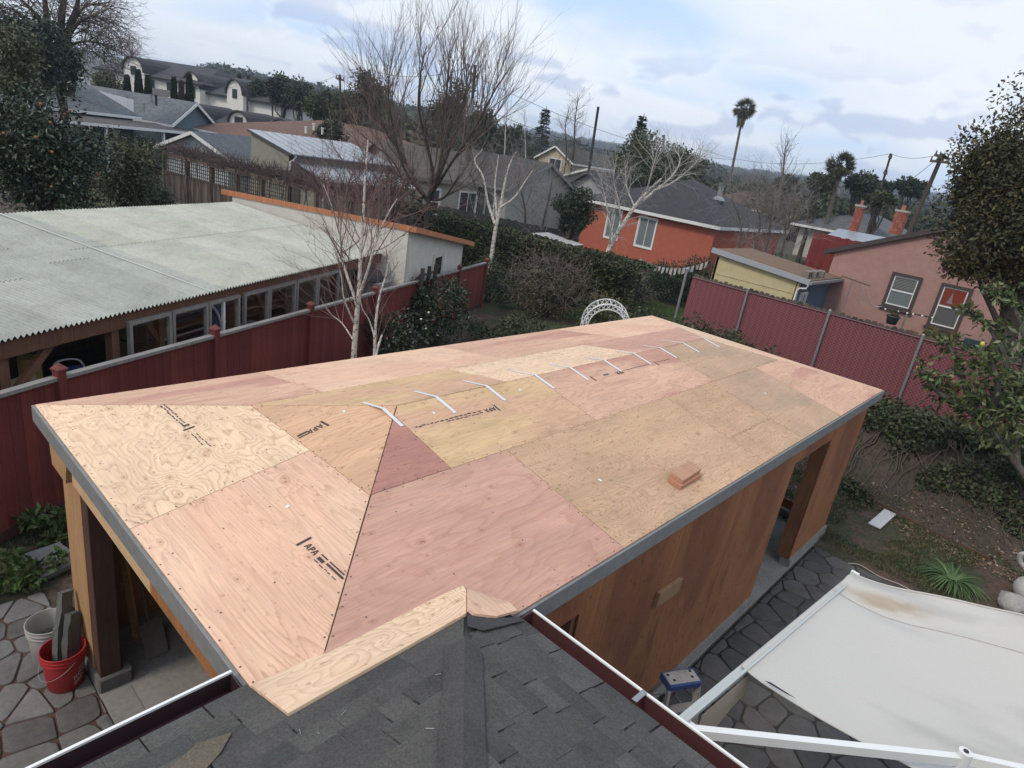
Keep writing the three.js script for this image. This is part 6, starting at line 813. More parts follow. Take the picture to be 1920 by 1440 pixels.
// ------------------------------------------------------------------ brown-roofed house, blue houses, tarp building
{ const t = boxHouse('brown_house', 'long low house with a broad brown shingle hip roof', { x0: 20.2, x1: 38, z0: -47, z1: -33, ye: 3.05, yr: 4.85, ridge: 'hipx', wall: stucco([0.26, 0.29, 0.32]), roof: shingle([0.175, 0.098, 0.073]), over: 0.5 }); for (const [u, v] of [[573, 250], [588, 244], [604, 252]]) { const p = atD(u, v, 42); vent(t, p, 0.35, 0.06, mTrimWhite); } }
{
  const mr = shingle([0.165, 0.185, 0.205]), mb = stucco([0.145, 0.205, 0.255]);
  const t = boxHouse('blue_house', 'blue house with slate-grey roof and a plain gable end', { at: [17.9, 0, -44.2], ry: carRy, x0: 0, x1: 4.2, z0: -13, z1: 0, ye: 3.2, yr: 4.62, ridge: 'z', wall: mb, roof: mr });
  M('roof_patch', slab([V(0.1, 3.39, -8.5), V(1.7, 4.47, -8.8), V(1.3, 4.2, -4.4), V(0.05, 3.36, -3.2)].map(v => v.add(V(0, 0.03, 0))), 0.02, { up: 1 }), S([0.33, 0.35, 0.40], { map: tStuccoF }), t, 'pale grey roof patch'); for (const [u, v, h] of [[284, 190, 0.5], [293, 194, 0.6], [270, 206, 0.5]]) vent(t, t.worldToLocal((t.updateMatrixWorld(), atD(u, v + 4, 50))), h, 0.07, h > 0.55 ? mIron : mGalv);
  const t2 = boxHouse('blue_house', 'blue house with long slate roof, white fascia and boarded window', { at: [6.2, 0, -39.6], ry: carRy, x0: 0, x1: 10.5, z0: -9, z1: 0, ye: 3.3, yr: 4.85, ridge: 'x', wall: mb, roof: mr, wins: [['S', 5.8, 1.0, 1.5, 1.5, { glass: S([0.38, 0.41, 0.44]), casing: 0.05 }]] });
  M('porch_roof', slab([V(0, 3.0, 0.3), V(15.5, 3.0, 0.3), V(15.5, 2.75, 2.6), V(0, 2.75, 2.6)], 0.1, { up: 1 }), S([0.13, 0.115, 0.115], { map: tRoofBig }), t2); M('porch_fascia', bx(15.6, 0.16, 0.06, 7.75, 2.69, 2.64), mTrimWhite, t2); for (const x of [6, 10.5, 15.2]) M('porch_post', bx(0.14, 2.6, 0.14, x, 1.3, 2.4), mTrimWhite, t2); M('skylight', bx(1.0, 0.06, 0.5, 8.3, 4.12, -2.2, 0, 0.33), S([0.5, 0.52, 0.54]), t2);
  M('flue', [bx(0.4, 1.6, 0.4, 11.3, 4.3, -4.6), bx(0.58, 0.1, 0.58, 11.3, 5.12, -4.6)], mTrimWhite, t2);
  const tp = boxHouse('tarped_house', 'house end wrapped in pale blue-grey sheeting on the rise', { x0: 9.5, x1: 15, z0: -74, z1: -66, y0: 0.5, ye: 7.0, yr: 8.4, ridge: 'z', wall: S([0.33, 0.36, 0.40], { map: tStucco }), roof: shingle([0.10, 0.10, 0.105]) });
}
// ------------------------------------------------------------------ row of white apartments on the rise
function apartments(name, label, px, py0, L, depth, y0, ye, yr, yaw, dorm, mroof) {
  const t = T(name, label, 'apartment block', null, px, yaw); const w = stucco([0.80, 0.79, 0.76]); t.position.y = 0;
  M('wall', [bx(L, ye - y0, 0.3, L / 2, (y0 + ye) / 2, 0), bx(0.3, ye - y0, depth, 0.15, (y0 + ye) / 2, -depth / 2), bx(0.3, ye - y0, depth, L - 0.15, (y0 + ye) / 2, -depth / 2)], w, t);
  const r = M('roof', [slab([V(-0.8, ye - 0.1, 0.8), V(L + 0.8, ye - 0.1, 0.8), V(L - 2, yr, -depth / 2), V(2, yr, -depth / 2)], 0.25, { up: 1 }), slab([V(2, yr, -depth / 2), V(L - 2, yr, -depth / 2), V(L + 0.8, ye, -depth), V(-0.8, ye, -depth)], 0.25, { up: 1 }), slab([V(-0.8, ye - 0.1, 0.8), V(2, yr, -depth / 2), V(-0.8, ye, -depth)], 0.25, { up: 1 }), slab([V(L + 0.8, ye - 0.1, 0.8), V(L - 2, yr, -depth / 2), V(L + 0.8, ye, -depth)], 0.25, { up: 1 })], mroof, t);
  for (const [x, rad] of dorm) { const s = new THREE.Shape(); s.moveTo(-rad, -3); s.lineTo(rad, -3); s.lineTo(rad, 0); s.absarc(0, 0, rad, 0, Math.PI); s.closePath(); const d = M('dormer', new THREE.ExtrudeGeometry(s, { depth: 3.2, bevelEnabled: false }).translate(x, ye + 0.2, -1.8), w, t); const tb = []; for (let k = 0; k < 10; k++) { const a = k / 10 * Math.PI, b = (k + 1) / 10 * Math.PI; tb.push(slab([V(x + Math.cos(a) * (rad + 0.2), ye + 0.2 + Math.sin(a) * (rad + 0.2), 1.7), V(x + Math.cos(b) * (rad + 0.2), ye + 0.2 + Math.sin(b) * (rad + 0.2), 1.7), V(x + Math.cos(b) * (rad + 0.2), ye + 0.2 + Math.sin(b) * (rad + 0.2), -4), V(x + Math.cos(a) * (rad + 0.2), ye + 0.2 + Math.sin(a) * (rad + 0.2), -4)], 0.15, { up: 1 })); } M('dormer_roof', tb, mroof, d); M('dormer_window', bx(0.9, 1.1, 0.1, x, ye + 0.3, 1.46), mGlass, d); }
  for (let x = 2; x < L - 1; x += 3.4) for (let y = y0 + 1.0; y + 1.6 < ye; y += 2.9) M('window', bx(1.3, 1.5, 0.12, x, y + 0.75, 0.16), mGlass, t);
  return t;
}
{ const mr = shingle([0.062, 0.062, 0.072]); const a = atD(190, 150, 118), b = atD(345, 165, 108), yaw = Math.atan2(-(b.z - a.z), b.x - a.x);
  apartments('apartments', 'white apartment block with dark roof and round-topped gables on the rise', [a.x, 0, a.z], 0, 17, 12, 1, 6.9, 9.3, yaw, [[7.2, 1.7]], mr);
  const c = atD(345, 165, 112), d = atD(490, 205, 98); apartments('apartments', 'stepped white apartment block running downhill behind the cypresses', [c.x, 0, c.z], 0, Math.hypot(d.x - c.x, d.z - c.z) + 4, 12, 0.5, 6.0, 8.6, Math.atan2(-(d.z - c.z), d.x - c.x), [[4.2, 1.9], [13.5, 1.7]], mr);
  const e = atD(362, 200, 84), f = atD(470, 212, 80); apartments('apartments', 'low white row with three arched dormers in front of the apartments', [e.x, 0, e.z], 0, 11, 9, 0.5, 3.0, 4.4, Math.atan2(-(f.z - e.z), f.x - e.x), [[1.5, 1.1], [6.5, 1.1], [11.4, 1.0]], mr);
  boxHouse('brown_gable_house', 'tan gabled house between the dark cypresses', { x0: 25.5, x1: 33, z0: -79, z1: -71.5, y0: 0.2, ye: 3.4, yr: 5.2, ridge: 'z', wall: stucco([0.30, 0.24, 0.18]), roof: shingle([0.08, 0.075, 0.075]), wins: [['S', 28.5, 1.8, 1.5, 1.3]] }); }
// cream house with a white gable, houses to the right
boxHouse('cream_house', 'cream two-storey house with a white-edged gable and long roof', { x0: 58, x1: 76, z0: -45.2, z1: -40.2, y0: 0.5, ye: 4.75, yr: 6.1, ridge: 'x', wall: S([0.55, 0.47, 0.33], { map: tStucco }), roof: shingle([0.085, 0.078, 0.068]), wins: [['W', -43.6, 3.6, 1.9, 1.3, { mull: true }], ['S', 66, 3.2, 1.2, 1.1]] });
boxHouse('tan_house', 'tan low-roofed house in front of the cream gable', { x0: 46, x1: 54, z0: -32, z1: -25.5, y0: 0.3, ye: 3.4, yr: 4.5, ridge: 'x', wall: S([0.35, 0.34, 0.33], { map: tStucco }), roof: shingle([0.19, 0.155, 0.125]) });
{
  const t = boxHouse('grey_roof_house', 'house with grey-green roof, white fascia and brick chimneys beyond the red fence', { x0: 47, x1: 60, z0: -3.6, z1: 6.5, y0: 0.8, ye: 3.55, yr: 4.55, ridge: 'hipx', wall: S([0.50, 0.49, 0.46], { map: tStucco }), roof: shingle([0.135, 0.15, 0.15]), over: 0.6 });
  boxHouse('slate_roof_house', 'low house with slate roof and white eaves behind the red fence', { x0: 54, x1: 66, z0: -13, z1: -6.5, y0: 0.6, ye: 3.2, yr: 4.5, ridge: 'hipx', wall: S([0.52, 0.5, 0.46], { map: tStucco }), roof: shingle([0.125, 0.13, 0.14]), over: 0.6 });
  boxHouse('blue_shed', 'small pale blue shed roof beside the red board wall', { cat: 'shed', x0: 40.5, x1: 45.5, z0: -6.6, z1: -3.2, y0: 0.8, ye: 2.9, yr: 3.5, ridge: 'z', wall: S([0.5, 0.52, 0.55]), roof: S([0.30, 0.34, 0.40], { roughness: 0.4, map: tStuccoF }), over: 0.3 });
  const chim = (u, v, D, w, h, label) => { const p = atD(u, v, D), c = T('brick_chimney', label, 'chimney', null, [p.x, p.y - h, p.z]); seed(u); const ms = [[0.30, 0.085, 0.055], [0.25, 0.07, 0.05], [0.36, 0.11, 0.07]].map(q => S(q, { roughness: 0.95 })); const rows = Math.floor(h / 0.16); M('mortar', bx(w - 0.02, h, w - 0.02, 0, h / 2, 0), S([0.28, 0.24, 0.21]), c); for (let r = 0; r < rows; r++) for (let k = 0; k < 3; k++) { const b = w / 3, y = r * 0.16 + 0.08, off = (r % 2) * b * 0.4 - b * 0.2; M('brick', bx(b - 0.02, 0.135, 0.05, -w / 2 + b * (k + 0.5) + off * 0.5, y, w / 2), ms[Math.floor(rnd() * 3)], c); M('brick', bx(0.05, 0.135, b - 0.02, -w / 2, y, -w / 2 + b * (k + 0.5) + off * 0.5), ms[Math.floor(rnd() * 3)], c); } M('cap', bx(w + 0.12, 0.12, w + 0.12, 0, h + 0.06, 0), S([0.36, 0.33, 0.30]), c); M('flue', rod(V(0, h + 0.1, 0), V(0, h + 0.4, 0), w * 0.2), S([0.35, 0.14, 0.10]), c); };
  chim(1614, 388, 46, 0.42, 1.5, 'red brick chimney by the white-trimmed slate roof'); chim(1692, 398, 46, 0.58, 1.3, 'wider brick chimney rising from the grey-green roof'); const sp = atD(1692, 398, 44);
  const sh = T('wood_gable', 'brown shingle roof just behind the pink house ridge', 'roof'); M('roof', slab([V(31.7, 4.3, -0.3), V(38, 4.3, -0.3), V(38, 5.0, 3), V(31.7, 5.0, 3)], 0.12, { up: 1 }), shingle([0.10, 0.088, 0.072]), sh); M('wall', bx(6, 3.4, 3, 35, 2.5, 1.5), S([0.4, 0.38, 0.34]), sh);
}
// ------------------------------------------------------------------ trees around the yards
const mpp = (D, u) => D / FOC * Math.cos(Math.atan((u - 960) / FOC)) ;        // metres per photo pixel at range D
function lt(name, label, u, v, D, rx, ry, o) { const k = mpp(D, u), c = atD(u, v, D), r = [rx * k, ry * k, rx * k]; const base = V(c.x, o.y0 ?? gx(c.x, c.z), c.z); return leafyTree(name, label, o.group, base, c, r, { cr: Math.min(r[0], r[1]) * 0.42, clumps: 30, leaves: 4000, len: 0.14, cols: C.dark, tr: 0.16, seed: Math.round(u), ...o }); }
{ const t = lt('orange_tree', 'dense dark orange tree dotted with fruit behind the workshop roof', 78, 290, 21, 108, 122, { leaves: 15000, clumps: 70, len: 0.12, cr: 0.62, cols: C.dark, mat: mLeafGloss }); seed(4); const k = mpp(21, 78), c = atD(78, 290, 20.4); for (let i = 0; i < 18; i++) { const d = rdir(); M('orange', new THREE.SphereGeometry(0.034, 8, 6).translate(c.x + d.x * 105 * k * 0.85, c.y + d.y * 110 * k * 0.85, c.z + d.z * 105 * k * 0.85), S([0.26, 0.085, 0.02], { roughness: 0.6 }), t); } }
lt('olive_bush', 'grey-green rounded bush beside the orange tree', 238, 318, 23, 62, 80, { leaves: 7000, clumps: 40, len: 0.10, cols: [...C.olive, ...C.mid], cr: 0.5 });
lt('dark_shrub', 'very dark shrub filling the gap beside the lattice gate', 285, 380, 24.5, 34, 40, { leaves: 2200, clumps: 18, len: 0.11, cols: C.dark, cr: 0.4, cat: 'shrub' });
lt('pale_conifer', 'pale green feathery conifer rising behind the orange tree', 28, 125, 34, 38, 70, { leaves: 5000, clumps: 40, len: 0.16, cols: C.olive, cr: 0.55 });
lt('dark_conifer', 'dark evergreen mass under the tall feathery tree', 72, 100, 44, 50, 62, { leaves: 5000, clumps: 40, len: 0.2, cols: C.dark, cr: 0.9 }); lt('dark_conifer', 'dark evergreen against the sheeted house wall', 115, 128, 46, 30, 42, { leaves: 3500, clumps: 30, len: 0.2, cols: C.dark, cr: 0.8 }); lt('dark_conifer', 'dark evergreen behind the pale feathery conifer', 20, 70, 42, 40, 45, { leaves: 3000, clumps: 30, len: 0.2, cols: C.dark, cr: 0.9 });
{
  const D = 52, t = bareTree('feathery_tree', 'tall feathery tree with fine drooping twigs above the dark evergreens', null, D, [
    { p: [[93, 150], [92, 90], [88, 40], [82, -20]], r: [0.34, 0.12], foot: 0, k: 12 }, { p: [[116, 150], [114, 80], [116, 30], [126, -50]], r: [0.40, 0.12], foot: 0, k: 18 }, { p: [[130, 150], [127, 90], [130, 50], [145, 10], [150, -40]], r: [0.30, 0.08], foot: 0, k: 20 }, { p: [[92, 60], [70, 30, 1], [45, 5, 1], [20, -20, 1]], r: [0.16, 0.05], k: 12 }, { p: [[127, 70], [150, 40, -1], [180, 30, -1], [205, 45, -1]], r: [0.13, 0.03], k: 20 }, { p: [[129, 86], [155, 78, 1], [185, 80, 1], [207, 92, 1]], r: [0.10, 0.03], k: 18 }, { p: [[128, 60], [160, 12, 1], [195, 5, 1]], r: [0.12, 0.03], k: 16 }, { p: [[60, 55], [30, 20, -1], [0, 12, -1]], r: [0.12, 0.03], k: 10 }], { len: 2.6, lv: 2, kids: [0, 4, 5], r: 0.04, up: -0.04, bark: mBarkDark, twig: mTwig, seed: 44, wob: 0.2, lift: 0.0 });
  seed(45); const L = new Leaves(); for (const [u, v] of [[190, 60], [175, 80], [200, 85], [160, 50], [205, 70], [150, 90], [180, 30], [140, 20], [100, 10], [60, 10], [195, 100], [165, 95]]) leafBall(L, atD(u, v, D + R(-1, 1)), 1.5, 1.0, 1.5, 300, 0.16, 0.05, [[0.07, 0.065, 0.045], [0.05, 0.055, 0.03], [0.085, 0.07, 0.055]], { pow: 0.6, dr: -0.6 }); M('leaves', L.geo(), mLeaf, t);
}
lt('round_shrub', 'rounded olive shrub below the white apartments', 205, 158, 66, 27, 18, { leaves: 2200, clumps: 24, len: 0.2, cols: C.olive, cr: 0.8, cat: 'shrub' });
// dark columnar cypresses
function cypress(label, u, v0, v1, D, w, cols = C.dark) { const p = atD(u, v0, D), k = mpp(D, u), base = V(p.x, gx(p.x, p.z), p.z), H = p.y - base.y, t = T('cypress', label, 'tree', 'dark cypresses below the apartments'); seed(u); const L = new Leaves(); for (let i = 0; i < 1700; i++) { const f = Math.pow(rnd(), 0.8), a = R(0, 6.28), r = w * k * 0.5 * Math.pow(1 - f, 0.55) * (0.75 + 0.3 * rnd()); L.add(V(base.x + Math.cos(a) * r, base.y + 0.2 + f * (H - 0.2), base.z + Math.sin(a) * r), 0.34, 0.16, V(Math.cos(a) * 0.5, 1, Math.sin(a) * 0.5).normalize(), tint(cols)); } const tb = new Tubes(); tb.add([base, base.clone().add(V(0, H * 0.8, 0))], 0.15, 0.04, 6); M('trunk', tb.geo(), mBarkDark, t); M('crown', L.geo(), mLeaf, t); }
for (const [u, v0, w, lb, c] of [[238, 146, 17, 'slim dark cypress beside the olive shrub'], [259, 136, 19, 'tallest dark cypress before the white apartments'], [277, 147, 16, 'dark cypress beside the tan gabled house'], [326, 150, 13, 'narrow cypress right behind the blue roof ridge'], [340, 157, 12, 'brownish cypress between two dark cypresses', C.brown], [355, 144, 18, 'thick dark cypress at the end of the blue roof']]) cypress(lb, u, v0, 190, 64, w, c);
// skyline trees
for (const [u, v, D, rx, ry, cl, lb] of [[530, 168, 95, 26, 26, C.dark, 'dark rounded tree on the skyline beyond the brown roof'], [490, 172, 100, 20, 18, C.dark, 'low dark tree beside the far utility poles'], [562, 180, 90, 24, 26, C.dark, 'dark tree mass behind the brown roof chimney'], [600, 200, 70, 30, 28, C.mid, 'mid green tree behind the brown roof'], [648, 210, 66, 34, 36, C.mid, 'loose green tree behind the bare shrub twigs'], [690, 180, 62, 36, 44, C.oak, 'olive oak between the two utility poles'], [845, 205, 60, 46, 46, C.oak, 'leafy oak behind the big bare tree'], [905, 235, 64, 30, 26, C.dark, 'dark tree behind the transformer pole'], [960, 255, 80, 36, 20, C.dark, 'low dark trees beyond the grey roofs'], [620, 250, 46, 24, 24, C.dark, 'dark shrub at the end of the brown roof'], [1232, 312, 50, 98, 58, C.mid, 'broad dense green tree behind the coral roof'], [1290, 315, 54, 34, 36, C.oak, 'olive tree at the side of the broad green tree'], [1618, 348, 60, 27, 26, C.dark, 'round clipped dark tree beside the short palm'], [1540, 345, 58, 22, 24, C.mid, 'green tree on the near side of the short palm'], [1712, 352, 72, 30, 16, C.dark, 'windblown dark tree between the two leaning poles'], [1650, 372, 55, 34, 14, C.mid, 'low green trees under the leaning pole'], [1075, 395, 27.5, 40, 42, C.dark, 'dark evergreen at the corner of the coral house'], [1480, 345, 70, 22, 16, C.dark, 'dark tree behind the thin bare poplar'], [1660, 250 + 100, 90, 20, 8, C.dark, 'far low trees under the wires']]) lt('tree', lb, u, v, D, rx, ry, { leaves: rx > 60 ? 9000 : D < 40 ? 4500 : 3200, clumps: 34, len: Math.max(0.13, D * 0.0042), w: Math.max(0.07, D * 0.0024), cols: cl, tr: 0.2, group: 'trees on the skyline', y0: D < 45 ? undefined : undefined });
function conifer(label, u, v0, D, wpx, cols) { const p = atD(u, v0, D), k = mpp(D, u), base = V(p.x, gx(p.x, p.z), p.z), H = p.y - base.y, W = wpx * k * 0.5, t = T('conifer', label, 'tree', 'conifers on the skyline'); seed(u + 1); const L = new Leaves(), tb = new Tubes(); tb.add([base, p], 0.22, 0.03, 6); const n = 60; for (let i = 0; i < n; i++) { const f = 0.12 + 0.86 * (i + R(-0.5, 0.5)) / n, y = base.y + H * f, r = W * Math.pow(1 - f, 0.8) * R(0.75, 1.15) + 0.1; for (let b = 0; b < 5; b++) { const a = R(0, 6.28); const q = V(p.x + Math.cos(a) * r, y - r * 0.12, p.z + Math.sin(a) * r); tb.add([V(p.x, y, p.z), q], 0.03, 0.01, 3); for (let m = 0; m < 14; m++) { const g = R(0.2, 1); L.add(V(mix(p.x, q.x, g) + R(-0.12, 0.12), mix(y, q.y, g) + R(-0.1, 0.06), mix(p.z, q.z, g) + R(-0.12, 0.12)), 0.32, 0.10, V(Math.cos(a + R(-0.8, 0.8)), R(-0.4, 0.1), Math.sin(a + R(-0.8, 0.8))).normalize(), tint(cols)); } } } M('trunk', tb.geo(), mBarkDark, t); M('crown', L.geo(), mLeaf, t); }
conifer('dark layered spruce standing above the far roofs', 1025, 199, 88, 58, C.dark); conifer('dark redwood rising behind the broad green tree', 1208, 213, 66, 52, C.dark); conifer('small dark pine above the apartment roof end', 398, 124, 130, 22, C.dark); conifer('tiny pine on the apartment skyline', 350, 123, 150, 14, C.dark); conifer('slim pine near the far utility pole', 448, 134, 140, 15, C.dark); conifer('leaning pine on the skyline beside the slim pine', 466, 137, 140, 16, C.dark); conifer('small dark spruce among far bare birches', 976, 230, 90, 16, C.dark);
// bare trees
const bt = { k: 12 };
bareTree('bare_tree', 'big many-stemmed bare tree spreading above the grey houses', null, 27, [
  { p: [[803, 385], [806, 360], [812, 330], [800, 270], [785, 200], [790, 130], [800, 85]], r: [0.109, 0.016], foot: 0, k: 22, from: 0.25 }, { p: [[806, 372], [820, 330, -0.5], [832, 260, -0.6], [838, 170, -0.6], [845, 100, -0.6]], r: [0.088, 0.014], k: 22 }, { p: [[808, 370], [835, 300, 0.5], [862, 220, 0.7], [875, 150, 0.8], [868, 90, 1]], r: [0.082, 0.013], k: 22 }, { p: [[800, 375], [775, 330, 0.4], [740, 270, 0.6], [705, 215, 0.8], [672, 150, 1]], r: [0.082, 0.013], k: 22 }, { p: [[798, 372], [760, 320, -0.6], [735, 230, -1], [728, 160, -1.1], [735, 110, -1.2]], r: [0.068, 0.011], k: 20 }, { p: [[812, 360], [850, 300, -1], [890, 240, -1.3], [925, 175, -1.5], [960, 120, -1.6]], r: [0.068, 0.011], k: 20 }, { p: [[845, 305], [890, 260, 0.5], [930, 215, 1], [975, 150, 1.2]], r: [0.041, 0.008], k: 16 }, { p: [[792, 372], [770, 362, 0.3], [735, 300, 0.6], [690, 262, 0.8], [650, 225, 1]], r: [0.054, 0.010], k: 18 }, { p: [[812, 376], [830, 372, -0.3], [845, 355, -0.6], [860, 330, -0.8]], r: [0.061, 0.024], k: 8 }, { p: [[790, 378], [770, 365, -0.4], [752, 350, -0.6]], r: [0.061, 0.024], k: 6 }], { len: 2.7, lv: 2, kids: [0, 3, 5], r: 0.026, up: 0.10, bark: mBarkDark, twig: mTwig, seed: 52, wob: 0.14, spread: 0.55, spread0: 0.6, fwd: 1.1, lift: 0.25 });
bush('ivy_clump', 'yellow-green ivy clump at the foot of the big bare tree', null, atD(745, 345, 25.5), [0.7, 0.7, 0.7], 1200, 0.1, [...C.olive, ...C.rust], { clumps: 12, seed: 3 });
bareTree('grey_thicket', 'grey tangle of bare branches in front of the grey house', null, 29, [{ p: [[985, 410], [980, 370], [965, 330]], r: [0.07, 0.02], foot: 0, k: 16, from: 0.1 }, { p: [[900, 400], [895, 360], [880, 320]], r: [0.06, 0.02], foot: 0, k: 14, from: 0.1 }, { p: [[1020, 410], [1030, 370], [1035, 340]], r: [0.06, 0.02], foot: 0, k: 14, from: 0.1 }], { len: 2.2, lv: 2, kids: [0, 5, 6], r: 0.018, up: 0.02, bark: mBarkGrey, twig: mTwigGrey, seed: 54, wob: 0.32, spread: 1.0 });
bareTree('pollard_tree', 'grey-barked pruned tree with arching shoots before the black fence', null, 25, [{ p: [[930, 425], [938, 390], [945, 350], [955, 310], [968, 285]], r: [0.085, 0.02], foot: 0, k: 8 }, { p: [[928, 420], [915, 380, 0.3], [905, 330, 0.4], [890, 300, 0.5], [905, 280, 0.5]], r: [0.06, 0.015], k: 8 }, { p: [[938, 390], [965, 370, -0.3], [985, 340, -0.4], [1000, 318, -0.5]], r: [0.05, 0.012], k: 7 }, { p: [[932, 410], [928, 350, 0.2], [935, 290, 0.3]], r: [0.05, 0.012], k: 7 }], { len: 1.3, lv: 1, kids: [0, 4], r: 0.015, up: -0.06, bark: mPollard, twig: mTwigGrey, seed: 56, wob: 0.2 });
bareTree('pollard_tree', 'white-barked leaning pruned tree with thick limbs before the coral house', null, 24.5, [{ p: [[1138, 480], [1150, 450], [1172, 415], [1192, 385], [1212, 362], [1240, 335]], r: [0.112, 0.036], foot: 0, k: 15 }, { p: [[1190, 388], [1225, 360, 0.3], [1260, 330, 0.4], [1275, 300, 0.5], [1262, 275, 0.5]], r: [0.061, 0.012], k: 21 }, { p: [[1225, 358, 0.2], [1265, 340, 0.4], [1300, 310, 0.5], [1318, 290, 0.6]], r: [0.043, 0.009], k: 21 }, { p: [[1165, 425], [1160, 380, -0.3], [1150, 330, -0.5], [1158, 290, -0.6]], r: [0.036, 0.007], k: 18 }, { p: [[1150, 450], [1140, 400, 0.2], [1130, 350, 0.3], [1118, 310, 0.4]], r: [0.032, 0.007], k: 18 }, { p: [[1190, 388], [1175, 350, 0.4], [1172, 300, 0.6]], r: [0.029, 0.007], k: 18 }, { p: [[1212, 362], [1225, 310, -0.4], [1238, 265, -0.5]], r: [0.032, 0.007], k: 18 }, { p: [[1143, 462], [1146, 420, -0.4], [1152, 390, -0.5]], r: [0.036, 0.012], k: 12 }], { len: 1.25, lv: 1, kids: [0, 5], r: 0.011, up: -0.07, bark: mPollard, twig: S([0.40, 0.38, 0.36]), seed: 57, wob: 0.22, lift: 0.3 });
bareTree('grey_shrub_tree', 'wide grey leafless shrub tree right of the coral house', null, 34, [{ p: [[1420, 450], [1425, 410], [1410, 375]], r: [0.08, 0.02], foot: 0.8, k: 20, from: 0.05 }, { p: [[1470, 455], [1475, 420], [1490, 380]], r: [0.07, 0.02], foot: 0.8, k: 18, from: 0.05 }, { p: [[1440, 450], [1445, 415], [1450, 365]], r: [0.08, 0.02], foot: 0.8, k: 20, from: 0.05 }, { p: [[1390, 440], [1385, 405], [1372, 375]], r: [0.06, 0.02], foot: 0.8, k: 14, from: 0.05 }], { len: 2.3, lv: 2, kids: [0, 5, 6], r: 0.02, up: 0.04, bark: mBarkGrey, twig: mTwigGrey, seed: 58, wob: 0.3, spread: 1.0 });
bareTree('bare_poplar', 'thin bare poplar beside the tall palm', null, 62, [{ p: [[1466, 345], [1470, 300], [1473, 272]], r: [0.12, 0.03], foot: 0, k: 18, from: 0.2 }], { len: 2.0, lv: 2, kids: [0, 3, 4], r: 0.03, up: 0.14, bark: mBarkGrey, twig: mTwigGrey, seed: 59 });
bareTree('bare_birch', 'lacy bare birch above the far roofs beside the spruce', null, 75, [{ p: [[1075, 290], [1078, 230], [1084, 182]], r: [0.14, 0.03], foot: 0, k: 22, from: 0.15 }, { p: [[1062, 290], [1060, 240], [1066, 205]], r: [0.10, 0.03], foot: 0, k: 16, from: 0.15 }], { len: 2.3, lv: 2, kids: [0, 4, 5], r: 0.03, up: 0.05, bark: mBarkDark, twig: mTwig, seed: 60 });
bareTree('bare_birch', 'pale bare birch in the gap behind the pruned tree', null, 60, [{ p: [[945, 300], [948, 240], [952, 190]], r: [0.08, 0.02], foot: 0, k: 14, from: 0.2 }], { len: 1.8, lv: 2, kids: [0, 3, 4], r: 0.02, up: 0.1, bark: mPollard, twig: mTwigGrey, seed: 61 });
bareTree('bare_birch', 'pale weeping birch left of the dark pruned spruce', null, 62, [{ p: [[985, 300], [984, 250], [983, 205]], r: [0.08, 0.02], foot: 0, k: 14, from: 0.2 }], { len: 1.6, lv: 2, kids: [0, 3, 4], r: 0.02, up: -0.1, bark: mPollard, twig: mTwigGrey, seed: 62 });
bareTree('pink_bare_tree', 'pinkish bare tree crown behind the apartment roof', null, 135, [{ p: [[248, 150], [248, 115], [248, 98]], r: [0.2, 0.06], foot: 3, k: 26, from: 0.3 }], { len: 3.6, lv: 2, kids: [0, 5, 6], r: 0.05, up: 0.1, bark: mTwigRed, twig: S([0.27, 0.20, 0.18]), seed: 63 });
// palms
function palm(name, label, u, v, D, rpx, n, o = {}) { const p = atD(u, v, D), k = mpp(D, u), r = rpx * k, b = atD(o.bu ?? u, o.bv ?? v + 100, D), base = V(b.x, gx(b.x, b.z), b.z); const t = T(name, label, 'palm tree'); seed(u); const tb = new Tubes(); tb.add([base, base.clone().lerp(p, 0.5).add(V(0.05, 0, 0.05)), p], o.r0 || 0.2, o.r1 || 0.16, 8); M('trunk', tb.geo(), mBarkGrey, t); const L = new Leaves(); for (let i = 0; i < n; i++) { const d = rdir(); if (d.y < -0.1) d.y *= 0.5; const m = p.clone().addScaledVector(d, r * 0.45); tbq.add([p, m], 0.02, 0.015, 3); for (let f = 0; f < 26; f++) { const e = d.clone().add(rdir().multiplyScalar(0.75)).normalize(); e.y -= 0.25; L.add(m, r * R(0.4, 0.62), r * 0.05, e.normalize(), tint(C.olive)); } } M('fronds', L.geo(), mLeaf, t); const S2 = new Leaves(); for (let i = 0; i < 260; i++) { const a = R(0, 6.28), y = R(0, 1.0) * r * (o.skirt || 1); S2.add(V(p.x + Math.cos(a) * r * 0.26 * (1 - y / r / 2), p.y - y, p.z + Math.sin(a) * r * 0.26 * (1 - y / r / 2)), r * 0.4, r * 0.06, V(Math.cos(a) * 0.35, -1, Math.sin(a) * 0.35).normalize(), tint([[0.16, 0.13, 0.09], [0.11, 0.09, 0.06]])); } M('skirt', S2.geo(), mLeaf, t); return t; }
const tbq = new Tubes();
palm('fan_palm', 'very tall slender fan palm against the clouds', 1395, 206, 92, 23, 46, { bu: 1376, bv: 320, r0: 0.20, r1: 0.13 }); palm('fan_palm', 'short bushy fan palm above the far trees', 1575, 312, 58, 30, 46, { bu: 1572, bv: 360, skirt: 1.3 });
